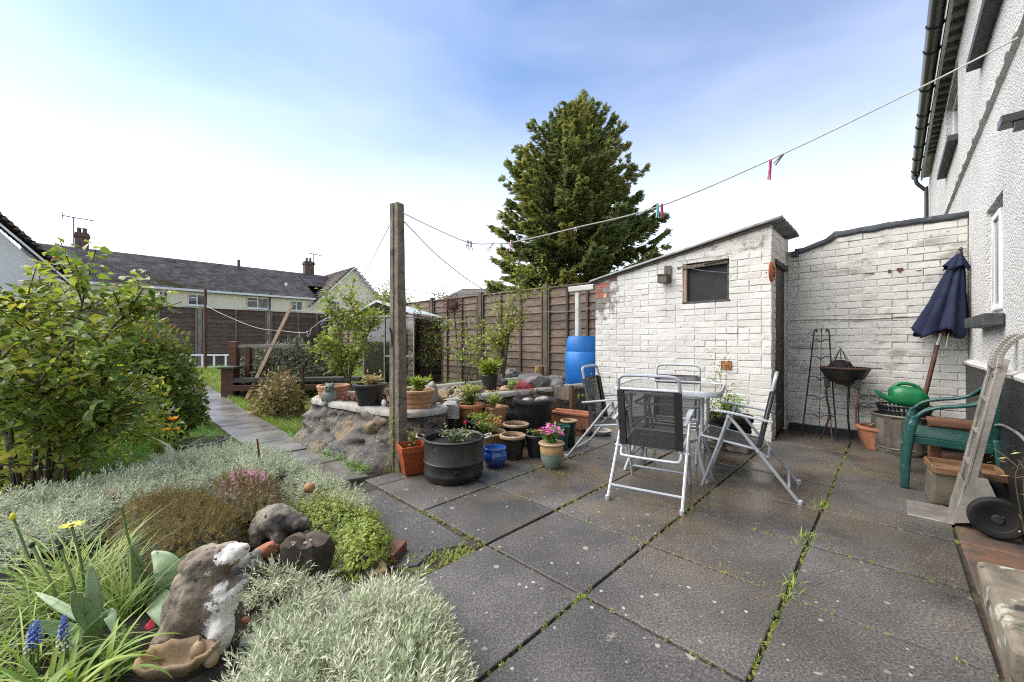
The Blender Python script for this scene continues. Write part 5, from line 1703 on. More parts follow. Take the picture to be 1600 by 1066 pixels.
# wire cage sitting on the barbecue
cg = empty('wire_cage', W(-.415, 5.55, zb + .022), ROT, 'pointed wire cage with a dark dome standing on the barbecue', 'cage')
mb = MB()
for k in range(8):
    t = k * math.pi / 4; mb.tube([(.105 * math.cos(t), .105 * math.sin(t), 0), (0, 0, .20)], .0028, 5)
mb.tube([(.105 * math.cos(t), .105 * math.sin(t), 0.003) for t in np.linspace(0, 2 * math.pi, 19)[:-1]], .003, 5, closed=True)
mb.tube([(.055 * math.cos(t), .055 * math.sin(t), .095) for t in np.linspace(0, 2 * math.pi, 15)[:-1]], .0025, 5, closed=True)
mb.tube([(.012 * math.cos(t), .0, .212 + .012 * math.sin(t)) for t in np.linspace(0, 2 * math.pi, 11)[:-1]], .0025, 5, closed=True)
tag(mb.build('wires', M['iron'], cg, True))
MB().lathe([(.10, 0), (.098, .025), (.075, .055), (.03, .072), (.001, .076)], 18).build('dome', M['rubber'], cg, True)

# ------------------------------------------------------------------ scroll trellis, pots, dustbin, basket, watering can
st = empty('scroll_trellis', W(-.135, 5.69), ROT, 'low black wirework scroll edging standing on edge behind the terracotta pot', 'trellis')
MB().tube([(-.14, 0, 0), (-.14, 0, .52)], .006, 6).build('upright', M['iron'], st, True)
MB().tube([(.16, 0, 0), (.16, 0, .50)], .006, 6).build('upright', M['iron'], st, True)
for z in (.50, .37): MB().tube([(-.14, 0, z), (.16, 0, z)], .004, 6).build('rail', M['iron'], st, True)
for k in range(4):
    for sgn in (1, -1):
        cx_ = -.10 + k * .073
        MB().tube([(cx_ + (.036 - .0045 * t) * math.cos(t * sgn), 0, (.465 if sgn > 0 else .405) + (.034 - .0045 * t) * math.sin(t * sgn)) for t in np.linspace(0, 6.5, 24)], .003, 5).build('scroll', M['iron'], st, True)

def soil_disc(parent, r, z, m='soil'):
    mb = MB(); vs = [(0, 0, z + .012)]; n = 18
    for q, rr in ((1, r * .55), (2, r)):
        for k in range(n):
            t = 2 * math.pi * k / n
            vs.append((rr * math.cos(t), rr * math.sin(t), z + (.012 * random.uniform(-1, 1) if q == 1 else -.004)))
    fs = [(0, 1 + k, 1 + (k + 1) % n) for k in range(n)] + [(1 + k, 1 + n + k, 1 + n + (k + 1) % n, 1 + (k + 1) % n) for k in range(n)]
    return mb.add(vs, fs).build('soil', M[m], parent, True)
def round_pot(name, label, loc, r, h, m, taper=.72, lip=.015, lip_h=.03, ribs=0, cat='plant pot', fill=.85, belly=0.0, soil=True, lipm=None, rot=0.0, group=None, soilm='soil'):
    root = empty(name, loc, rot, label, cat, group)
    prof = []
    body_top = h - lip_h
    n = 14 if (belly or ribs) else 5
    for i in range(n + 1):
        t = i / n
        rr = r * (taper + (1 - taper) * t) + belly * math.sin(math.pi * min(1, t * 1.05)) * r
        if ribs: rr += .010 * abs(math.sin(math.pi * ribs * t))
        prof.append((rr, body_top * t))
    out_ = [(prof[0][0] * .96, 0)] + prof[0:]
    inner = [(r * .93, h), (r * .90, h - .02), (r * .86, h * fill - .03)]
    if lipm is None:
        out_ += [(r + lip, body_top + .002), (r + lip + .002, body_top + lip_h * .5), (r + lip, h - .004), (r + lip * .5, h)] + inner
        MB().lathe(out_, 28, wob=.004).build('pot_body', M[m], root, True)
    else:
        MB().lathe(out_, 28, wob=.004).build('pot_body', M[m], root, True)
        MB().lathe([(r * .98, body_top - .001), (r + lip, body_top + .002), (r + lip + .002, body_top + lip_h * .5), (r + lip, h - .004), (r + lip * .4, h)] + inner, 28, wob=.004).build('rim', M[lipm], root, True)
    if soil: soil_disc(root, r * .885, h * fill, soilm)
    return root
round_pot('terracotta_pot', 'wide terracotta pot on the ground between scroll edging and dustbin', W(-.10, 5.44), .17, .22, 'terracotta', .7)
bn = empty('dustbin', W(.05, 5.40), ROT, 'old galvanised dustbin without lid holding a black basket', 'dustbin')
mb = MB(); n = 72; vs, fs = [], []
prof = [(.195, 0), (.20, .012), (.205, .03), (.215, .34), (.225, .352), (.23, .365), (.222, .375), (.208, .365), (.20, .05)]
for i, (r_, z) in enumerate(prof):
    for k in range(n):
        t = 2 * math.pi * k / n
        q = .006 * (1 if (k % 6) in (0, 1, 2) else -.4) if i in (2, 3) else 0
        vs.append(((r_ + q) * math.cos(t), (r_ + q) * math.sin(t), z))
for i in range(len(prof) - 1):
    for k in range(n): fs.append((i * n + k, i * n + (k + 1) % n, (i + 1) * n + (k + 1) % n, (i + 1) * n + k))
fs.append(tuple(range(n - 1, -1, -1)))
mb.add(vs, fs).build('bin_body', M['galv'], bn, True, ang=25)
MB().tube([(.205 * math.cos(t), .205 * math.sin(t), .055) for t in np.linspace(0, 2 * math.pi, 33)[:-1]], .008, 6, closed=True).build('base_hoop', M['galv'], bn, True)
for t in (200, 20):
    c, s = math.cos(RAD(t)), math.sin(RAD(t))
    MB().tube(catmull([(c * .22 - s * .05, s * .22 + c * .05, .27), (c * .255 - s * .045, s * .255 + c * .045, .25), (c * .255 + s * .045, s * .255 - c * .045, .25), (c * .22 + s * .05, s * .22 - c * .05, .27)], 4), .006, 6).build('handle', M['galv'], bn, True)
bs = empty('plastic_basket', W(.07, 5.42, .355), ROT, 'black slatted plastic basket lying across the dustbin', 'basket')
mb = MB()
for z, r_ in ((.0, .15), (.05, .165), (.10, .185)):
    mb.tube([(r_ * 1.12 * math.cos(t), r_ * .85 * math.sin(t), z) for t in np.linspace(0, 2 * math.pi, 33)[:-1]], .0075, 6, closed=True)
mb.build('hoops', M['black_plastic'], bs, True)
mb = MB()
for k in range(36):
    t = 2 * math.pi * k / 36
    mb.bar((.15 * 1.12 * math.cos(t), .15 * .85 * math.sin(t), 0), (.185 * 1.12 * math.cos(t), .185 * .85 * math.sin(t), .10), .016, .004, up=(math.cos(t), math.sin(t), 0))
tag(mb.build('slats', M['black_plastic'], bs), kind='stuff')
MB().lathe([(.15, .0), (.148, .006)], 24, sx=1.12, sy=.85).build('floor', M['black_plastic'], bs)
wc = empty('watering_can', W(.075, 5.40, .445), ROT + .25, 'bright green plastic watering can lying in the basket on the dustbin', 'watering can')
mb = MB(); vs, fs = [], []
sec = [(-.10, .045, .055, .01), (-.085, .075, .085, .015), (-.03, .095, .10, .02), (.06, .105, .10, .015), (.11, .10, .085, .0), (.135, .075, .06, -.01), (.145, .03, .03, -.01)]
n = 20
for (x, ry, rz_2, dz) in sec:
    for k in range(n):
        t = 2 * math.pi * k / n
        c, s = math.cos(t), math.sin(t)
        k_ = (abs(c) ** 3.2 + abs(s) ** 3.2) ** (-1 / 3.2)
        vs.append((x, ry * c * k_, .075 + dz * .6 + rz_2 * .85 * s * k_ + .35 * (x - .02) * (-.25)))
for i in range(len(sec) - 1):
    for k in range(n): fs.append((i * n + k, i * n + (k + 1) % n, (i + 1) * n + (k + 1) % n, (i + 1) * n + k))
fs += [tuple(range(n - 1, -1, -1)), tuple((len(sec) - 1) * n + k for k in range(n))]
mb.add(vs, fs).build('body', M['green_can'], wc, True, ang=50)
MB().tube(catmull([(-.08, 0, .05), (-.13, 0, .07), (-.17, 0, .105), (-.195, 0, .125)], 4), [.026 - .0011 * i for i in range(13)], 10).build('spout', M['green_can'], wc, True)
MB().tube(catmull([(-.085, 0, .11), (-.06, 0, .175), (.0, 0, .195), (.08, 0, .17), (.125, 0, .10)], 5), .015, 10).build('handle', M['green_can'], wc, True)

# ------------------------------------------------------------------ green plastic armchair facing away from the house wall
gc = empty('plastic_chair', W(.29, 4.36), ROT + math.pi / 2, 'dark green moulded plastic garden armchair beside the house wall', 'chair')
# local frame: x along the wall (b), y towards the house; the seat front is at -y
def gcbox(name, f): f.build(name, M['green_plastic'], gc, True, ang=45)
gc.rotation_euler = (0, 0, ROT)     # x = a (towards the house), y = b
# front legs: L-section posts sweeping into the arms
for s in (-1, 1):
    y = s * .255
    ff = MB()
    pts = catmull([(-.235, y * 1.04, 0), (-.225, y * 1.02, .2), (-.21, y, .36), (-.19, y * 1.0, .48), (-.145, y * 1.0, .565), (-.06, y, .61), (.06, y * .99, .635), (.14, y * .94, .67), (.20, y * .80, .735)], 4)
    for i in range(len(pts) - 1):
        w_ = .05 + .022 * smooth(i, 10, 22)
        ff.bar(pts[i] - (pts[i + 1] - pts[i]) * .04, pts[i + 1] + (pts[i + 1] - pts[i]) * .04, w_, .024 if i > 11 else .036, up=(0, 1, 0) if i < 14 else (0, 0, 1))
    o = ff.build('arm_and_leg', M['green_plastic'], gc)
    rm = o.modifiers.new('remesh', 'REMESH'); rm.mode = 'VOXEL'; rm.voxel_size = .009
    sm_ = o.modifiers.new('smooth', 'SMOOTH'); sm_.iterations = 5
    o.data.shade_smooth(); rm.use_smooth_shade = True
    MB().bar((.20, y * .88, .42), (.24, y * 1.0, 0), .05, .035).build('rear_leg', M['green_plastic'], gc, bevel=.01)
n = 12; vs, fs = [], []
for i in range(n + 1):
    for k in range(n + 1):
        u, v = i / n, k / n
        x = -.235 + .44 * u; y = (-.245 + .49 * v) * (1 - .10 * u)
        z = .405 - .02 * math.sin(math.pi * v) * u - .03 * max(0, .12 - u) / .12 - .02 * u
        vs.append((x, y, z))
mb = MB().add(vs, [(i * (n + 1) + k, (i + 1) * (n + 1) + k, (i + 1) * (n + 1) + k + 1, i * (n + 1) + k + 1) for i in range(n) for k in range(n)])
o = mb.build('seat', M['green_plastic'], gc, True); sd_ = o.modifiers.new('s', 'SOLIDIFY'); sd_.thickness = .022; sd_.offset = -1
MB().box(-.235, -.22, -.235, .235, .36, .388).build('apron', M['green_plastic'], gc, bevel=.008)
MB().bar((-.21, -.245, .36), (.19, -.215, .345), .02, .05, up=(0, 0, 1)).build('side_rail', M['green_plastic'], gc, bevel=.006)
MB().bar((-.21, .245, .36), (.19, .215, .345), .02, .05, up=(0, 0, 1)).build('side_rail', M['green_plastic'], gc, bevel=.006)
bkx = lambda z: .175 + (z - .38) * .16
arch = catmull([(bkx(.38), -.20, .38), (bkx(.6), -.235, .60), (bkx(.74), -.19, .74), (bkx(.80), 0, .80), (bkx(.74), .19, .74), (bkx(.6), .235, .60), (bkx(.38), .20, .38)], 6)
fr = MB()
for i in range(len(arch) - 1): fr.bar(arch[i] - (arch[i + 1] - arch[i]) * .05, arch[i + 1] + (arch[i + 1] - arch[i]) * .05, .022, .055, up=(1, 0, 0))
fr.build('back_frame', M['green_plastic'], gc, bevel=.006)
for k in range(5):
    y = -.13 + k * .065
    zt2 = .775 - abs(y) * .25
    MB().bar((bkx(.39), y * .9, .39), (bkx(zt2), y, zt2), .034, .012, up=(1, 0, 0)).build('back_slat', M['green_plastic'], gc, bevel=.004)

# ------------------------------------------------------------------ brown wooden stand behind the chair, wicker tray, stone block
tbx = empty('wooden_stand', W(.36, 4.80), ROT, 'reddish brown wooden plant stand between green chair and dustbin', 'stand')
for sx in (-.12, .12):
    for sy in (-.16, .16): MB().box(sx - .03, sx + .03, sy - .03, sy + .03, 0, .40).build('leg', M['timber_brown'], tbx, bevel=.004)
for k in range(4): MB().box(-.16, .16, -.205 + k * .104, -.205 + k * .104 + .096, .402, .425).build('top_slat', M['timber_brown'], tbx, bevel=.003)
MB().box(-.145, .145, -.19, -.165, .33, .40).build('rail', M['timber_brown'], tbx, bevel=.003)
MB().box(-.10, .10, -.15, .15, .12, .135).build('shelf', M['timber_brown'], tbx, bevel=.003)
blk = rock_mb((.19, .15, .10), 31, 3, .10, .8)
p = at(1490, 745)
tag(MB().box(-.17, .13, -.13, .12, 0, .20, j=.012).build('stone_block', M['concrete_dark'], None, bevel=.02, loc=tuple(W(.34, 3.98)), rot=(0, 0, ROT + .1)), 'mossy stone block under the wicker tray behind the hand truck', 'block')
tr = empty('wicker_tray', W(.34, 3.98, .205), ROT + .12, 'flat wicker tray of cane slats lying on the stone block', 'tray')
for k in range(9):
    y = -.12 + k * .03
    MB().box(-.15, .15, y + .002, y + .026, .0, .012, j=.002).build('slat', M['wicker'], tr, bevel=.002)
for y in (-.14, .15): MB().box(-.165, .165, y - .008, y + .008, 0, .045).build('edge', M['wicker'], tr, bevel=.004)
for x in (-.165, .165): MB().box(x - .008, x + .008, -.13, .14, 0, .045).build('edge', M['wicker'], tr, bevel=.004)

# ------------------------------------------------------------------ hand truck: local x = a (towards the wall), y = b
ht = empty('hand_truck', W(.25, 3.62), ROT, 'old aluminium hand truck with black wheels leaning on the house wall', 'hand truck')
lean = lambda z: .0 + .17 * (z / 1.0)
pl = MB(); pl.box(-.19, .005, -.155, .165, .0, .010)
pl.build('toe_plate', M['alu'], ht, bevel=.004)
bp = MB(); bp.bar((.004, 0, .0), (lean(.25) + .004, 0, .25), .29, .010, up=(1, 0, 0)).build('back_plate', M['alu'], ht, bevel=.003)
for s in (-1, 1):
    y = s * .115
    rl_ = MB()
    for (d0, d1, w_, t_) in ((0, .05, .045, .006),):
        rl_.bar((lean(.2) + .012, y, .20), (lean(.98) + .012, y, .98), .05, .016, up=(1, 0, 0))
        rl_.bar((lean(.2) + .028, y - .022, .20), (lean(.98) + .028, y - .022, .98), .006, .034, up=(1, 0, 0))
        rl_.bar((lean(.2) + .028, y + .022, .20), (lean(.98) + .028, y + .022, .98), .006, .034, up=(1, 0, 0))
    ro_ = rl_.build('rail', M['alu'], ht, bevel=.002)
    hd = MB()
    pts = catmull([(lean(.93) + .012, y, .93), (lean(1.0) + .012, y, 1.0), (lean(1.05) + .03, y, 1.06), (lean(1.05) + .07, y, 1.105), (lean(1.05) + .12, y, 1.12)], 4)
    for i in range(len(pts) - 1): hd.bar(pts[i] - (pts[i + 1] - pts[i]) * .03, pts[i + 1] + (pts[i + 1] - pts[i]) * .06, .054, .022, up=(1, 0, 0))
    ho = hd.build('handle', M['alu'], ht, bevel=.004)
    for z in (.90, .95, .985): MB().tube([(lean(z) - .002, y - .008, z), (lean(z) + .006, y - .008, z)], .007, 8).build('rivet', M['steel'], ho, True)
    MB().box(lean(.9) - .001, lean(.9) + .006, y - .011, y + .011, .86, .885).build('grip_slot', M['rubber'], ho)
    # web plate carrying the axle
    MB().prism([(0, 0), (0, 0)], 0, 0) if False else None
    wp = MB(); ys_ = y + s * .03
    poly = [(.0, .01), (.15, .06), (.19, .12), (.13, .30), (lean(.3) + .02, .30), (.01, .08)]
    k_ = len(poly)
    wp.add([(px_, ys_ - .003, pz_) for px_, pz_ in poly] + [(px_, ys_ + .003, pz_) for px_, pz_ in poly], [tuple(range(k_)), tuple(range(2 * k_ - 1, k_ - 1, -1))] + [(i, (i + 1) % k_, k_ + (i + 1) % k_, k_ + i) for i in range(k_)])
    wp.build('web_plate', M['alu'], ht)
    wz, wx, wy = .112, .155, s * .225
    wl = empty('wheel', (wx, wy, wz)); wl.parent = ht; wl.rotation_euler = (RAD(90), 0, 0); wl.scale = (.82, .82, .9)
    MB().lathe([(.085, -.022), (.10, -.030), (.122, -.028), (.135, -.014), (.135, .014), (.122, .028), (.10, .030), (.085, .022)], 36).build('tyre', M['rubber'], wl, True)
    MB().lathe([(.016, -.036), (.024, -.036), (.03, -.022), (.055, -.012), (.07, -.018), (.086, -.023), (.086, .023), (.07, .018), (.055, .012), (.03, .022), (.024, .036), (.016, .036)], 28).build('hub', M['iron'], wl, True)
    MB().tube([(.055 * math.cos(t), .055 * math.sin(t), .017 * (1 if s < 0 else -1)) for t in np.linspace(0, 2 * math.pi, 25)[:-1]], .004, 5, closed=True).build('rim_bead', M['iron'], wl, True)
MB().tube([(.155, -.255, .112), (.155, .255, .112)], .011, 8).build('axle', M['iron'], ht, True)
wc.scale = (1.1, 1.1, 1.15)
for z in (.36, .55, .74, .93):
    MB().bar((lean(z) + .014, -.09, z), (lean(z) + .014, .09, z), .034, .012, up=(0, 0, 1)).build('cross_bar', M['alu'], ht, bevel=.002)

# lichened kerb stone by the frame edge, hose along the plinth, dark sacks
p = W(.38, 2.30)
tag(MB().box(-.12, .14, -.36, .30, -.01, .155, j=.012).build('kerb_stone', M['edge_stone'], None, bevel=.022, loc=(p.x, p.y, 0), rot=(0, 0, ROT)), 'lichened pale stone block lying beside the reddish slabs near the hand truck', 'stone')
hz_ = catmull([W(.487, *on_a(px, py, .487)) for px, py in ((1540, 668), (1562, 664), (1582, 672), (1600, 686), (1625, 720), (1650, 790))], 6)
tag(MB().tube(hz_, .008, 8).build('hose', M['hose'], None, True), 'grey hose arching along the black base of the house behind the hand truck', 'hose')

# ------------------------------------------------------------------ terracotta plaque, nest box, rusty lamp on the shed
b_, z_ = on_a(1207, 425, SW + .02)
pq = empty('terracotta_plaque', W(SW, b_ + .0, z_), ROT, 'round orange terracotta face plaque hung on the shed corner above the door', 'plaque')
mb = MB(); mb.lathe([(.001, .034), (.05, .032), (.085, .026), (.105, .016), (.112, .006), (.108, 0)], 32)
o = mb.build('disc', M['plaque'], pq, True, rot=(0, RAD(90), 0), loc=(.004, 0, 0))
for y in (-.035, .035): MB().ell((.036, y, .03), (.006, .016, .011)).build('eye', M['void'], pq, True)
MB().ell((.042, 0, -.005), (.014, .013, .028)).build('nose', M['plaque'], pq, True)
MB().tube(catmull([(.034, -.045, -.035), (.038, 0, -.055), (.034, .045, -.035)], 4), .006, 6).build('mouth', M['void'], pq, True)
x_, z_ = on_b(1040, 436, SHED_B)
nb_ = empty('nest_box', W(x_, SHED_B, z_), ROT, 'weathered wooden nest box on a backboard high on the shed wall', 'nest box')
MB().box(-.01, .075, -.022, -.002, -.06, .16, j=.003).build('backboard', M['timber_grey'], nb_, bevel=.003)
MB().box(-.055, .055, -.115, -.024, -.06, .035, j=.004).build('box', M['timber_grey'], nb_, bevel=.004)
MB().box(-.062, .062, -.128, -.02, .036, .050, j=.003).build('lid', M['timber_grey'], nb_, bevel=.003)
MB().tube([(0, -.118, .0), (0, -.112, .0)], .014, 12).build('entrance_hole', M['void'], nb_)
x_, z_ = on_b(1135, 571, SHED_B)
rl_ = empty('rusty_plate', W(x_, SHED_B, z_), ROT, 'square rusted iron plate with a ring bolt on the shed wall', 'plate')
MB().box(-.055, .055, -.012, -.003, -.05, .05, j=.004).build('plate', M['rust_bright'], rl_, bevel=.003)
MB().tube(catmull([(-.02, -.012, .01), (-.022, -.04, .006), (0, -.055, .004), (.022, -.04, .006), (.02, -.012, .01)], 4), .007, 7).build('ring', M['rust_bright'], rl_, True)
for sx, sz in ((-.04, .035), (.04, .035), (-.04, -.035), (.04, -.035)): MB().tube([(sx, -.016, sz), (sx, -.011, sz)], .006, 6).build('screw', M['rust'], rl_)

# ------------------------------------------------------------------ water barrel and downpipe
bp_ = W(-3.53, 5.28); bzz = .20
tag(MB().box(-.3, .28, -.3, .28, 0, bzz, j=.01).build('barrel_plinth', M['concrete_dark'], None, bevel=.01, loc=tuple(bp_), rot=(0, 0, ROT)), 'low concrete plinth under the blue water barrel', 'plinth')
wb = empty('water_barrel', (bp_.x, bp_.y, bzz), ROT, 'tall blue plastic water barrel standing between shed and fence', 'barrel')
wb.scale = (1.10, 1.10, 1)
MB().lathe([(.20, 0), (.235, .02), (.245, .12), (.252, .2), (.246, .215), (.256, .24), (.262, .48), (.258, .70), (.246, .715), (.25, .74), (.235, .90), (.218, .94), (.215, .955), (.20, .957), (.19, .935), (.06, .935)], 40).build('barrel_body', M['blue_barrel'], wb, True)
MB().lathe([(.06, 0), (.06, .03), (.05, .035)], 14, (-.10, 0, .934)).build('bung', M['blue_barrel'], wb, True)
dpx = dep(903, 480, bp_.y - .02)
dp = empty('downpipe', (dpx.x, dpx.y, 0), ROT, 'white downpipe with hopper feeding the blue barrel', 'pipe')
zt_ = dep(900, 450, bp_.y).z
MB().box(-.035, .035, -.035, .035, bzz + .93, zt_ - .06).build('pipe', M['white_pipe'], dp, bevel=.01)
MB().prism([(-.06, zt_ - .06), (.06, zt_ - .06), (.07, zt_ + .02), (-.07, zt_ + .02)], -.14, .32).build('hopper', M['white_pipe'], dp, bevel=.008)

# ------------------------------------------------------------------ concrete clothes post
pp = at(623, 731)
cp = empty('concrete_post', pp, RAD(-30), 'tall lichened concrete clothes post at the corner of raised bed', 'post')
hp = dep(623, 318, pp.y).z
mb = MB()
cs_ = [(-.058, -.05), (-.012, -.05), (-.006, -.036), (.006, -.036), (.012, -.05), (.058, -.05), (.058, .05), (-.058, .05)]
k_ = len(cs_); vs, fs = [], []
NZ = 26
for i in range(NZ + 1):
    t = i / NZ
    s_ = 1.06 - .28 * t
    for x, y in cs_:
        nn = .003 * mnoise.noise(Vector((x * 30, y * 30, t * 22)))
        vs.append((x * s_ + nn - .02 * t, y * s_ + nn, -.1 + (hp + .1) * t))
for i in range(NZ):
    for k in range(k_): fs.append((i * k_ + k, i * k_ + (k + 1) % k_, (i + 1) * k_ + (k + 1) % k_, (i + 1) * k_ + k))
fs += [tuple(range(k_ - 1, -1, -1)), tuple(NZ * k_ + k for k in range(k_))]
mb.add(vs, fs).build('shaft', M['concrete_post'], cp, bevel=.006)
MB().tube([(-.03, -.075, 1.02), (-.03, -.05, 1.05), (-.032, -.05, 1.15), (-.032, -.07, 1.19)], .007, 6).build('cleat', M['rust'], cp, True)

# ------------------------------------------------------------------ washing lines and pegs
def line(name, label, pts, r=.0045, per=8):
    return tag(MB().tube(catmull(pts, per), r, 6).build(name, M['rope'], None, True), label, 'line')
PX = (pp.x, pp.y)
hs = W(HOUSE_A - .02, on_a(1600, 56, HOUSE_A)[0], on_a(1600, 56, HOUSE_A)[1])
ptop = dep(630, 333, pp.y - .02)
pg = dep(733, 379, 3.25); q_low = dep(805, 378, 3.15)
main_pts = [hs, dep(1440, 136, 2.62), dep(1225, 240, 2.9), dep(1035, 321, 3.05), dep(900, 356, 3.12), q_low, dep(765, 381, 3.2), pg, dep(690, 362, 3.3), ptop]
line('washing_line', 'white washing line running from the house wall to the concrete post', main_pts, .005)
shl = on_b(930, 480, SHED_B - .01)
line('washing_line', 'sagging washing line from the concrete post down to the shed corner', [dep(630, 345, pp.y), dep(690, 405, 3.7), dep(760, 455, 4.3), dep(830, 483, 4.9), dep(880, 487, 5.3), W(SHED_L, SHED_B - .01, shl[1])], .0045)
line('washing_line', 'taut line running down from the concrete post towards the greenhouse', [dep(616, 338, pp.y), dep(572, 425, 5.2)] + [dep(560, 452, 5.6)], .004)
line('washing_line', 'thin overhead cable beyond the post above the bungalow tree', [dep(634, 452, 9.0), dep(660, 456, 9.6), dep(700, 464, 10.4)], .008)
rp = at(321, 575, .18)
rpy = ground_at(321, 572)
line('washing_line', 'white washing line sagging from the rusty pole across the back fence', [dep(322, 478, 9.6), dep(350, 492, 9.4), dep(400, 512, 9.1), dep(440, 517, 8.9), dep(475, 520, 8.6), dep(490, 511, 8.4), dep(507, 499, 8.2), dep(545, 488, 7.9)], .006)
def peg(label, top, ln, m, tilt=0.0, yaw=0.0, sc=1.0):
    r_ = empty('clothes_peg', top, yaw, label, 'clothes peg', 'pegs on the washing lines')
    r_.rotation_euler = (0, tilt, yaw)
    for s in (-1, 1):
        mb = MB()
        for i in range(6):
            z0_, z1_ = .012 - ln * i / 6, .012 - ln * (i + 1) / 6
            x0_ = s * (.004 + .006 * (i / 6) ** 1.5); x1_ = s * (.004 + .006 * ((i + 1) / 6) ** 1.5)
            mb.bar((x0_, 0, z0_), (x1_, 0, z1_ - .0005), .006, .012 * sc, up=(0, 1, 0))
        mb.build('jaw', M[m], r_, bevel=.0015)
    MB().tube([(-.010, 0, -ln * .42), (.010, 0, -ln * .42)], .004, 6).build('spring', M['steel'], r_)
PG = [(1204, 252, 2.92, .15, 'peg_pink', .1, 'magenta peg on the line beyond the roof edge, beside a grey peg'), (1222, 243, 2.90, .11, 'peg_grey', .75, 'grey wooden peg tilted on the line beside a magenta peg'),
      (1028, 322, 3.05, .105, 'peg_teal', .05, 'teal peg on the line at the cypress edge, beside a pink one'), (1034, 321, 3.045, .11, 'peg_pink', -.05, 'pink peg on the line at the cypress edge, beside a teal one'),
      (799, 378, 3.15, .09, 'peg_pale', .03, 'pale pink peg at the lowest point of the washing line'), (770, 381, 3.19, .09, 'peg_pale', .6, 'pale pink peg slanting from the line between two upright pegs'),
      (731, 378, 3.25, .075, 'peg_grey', .1, 'grey peg nearest the concrete post, left of its twin'), (735.5, 379, 3.245, .075, 'peg_grey', -.06, 'grey peg nearest the concrete post, touching its twin'),
      (900, 357, 3.12, .035, 'peg_pale', .3, 'tiny white peg on the line in front of the cypress')]
for px, py, y, ln, m, tl, lb in PG: peg(lb, dep(px, py, y), ln, m, tl, .25)
for px, py, y, m, tl, lb in ((506, 500, 8.2, 'peg_blue', .5, 'lilac peg on the far line by the black timber post'), (486, 515, 8.45, 'peg_pale', .2, 'white peg on the far line over the dark shrub'), (479, 518, 8.6, 'peg_pale', -.3, 'pale peg on the far line over the dark shrub, beside a white one'), (468, 519, 8.7, 'peg_pale', .0, 'small white peg lowest on the far line')):
    peg(lb, dep(px, py, y), .14, m, tl, .2, 2.0)
p0_ = ground_at(321, 578)
tag(MB().tube([(p0_.x, p0_.y, p0_.z - .05), (p0_.x, p0_.y, dep(322, 453, p0_.y).z)], .035, 8).build('rusty_pole', M['rust'], None, True), 'tall rusty iron pole in front of the back fence', 'pole')
# ================================================================== RAISED BED AND POTS
random.seed(19)
BT = .44                              # height of the raised bed rim
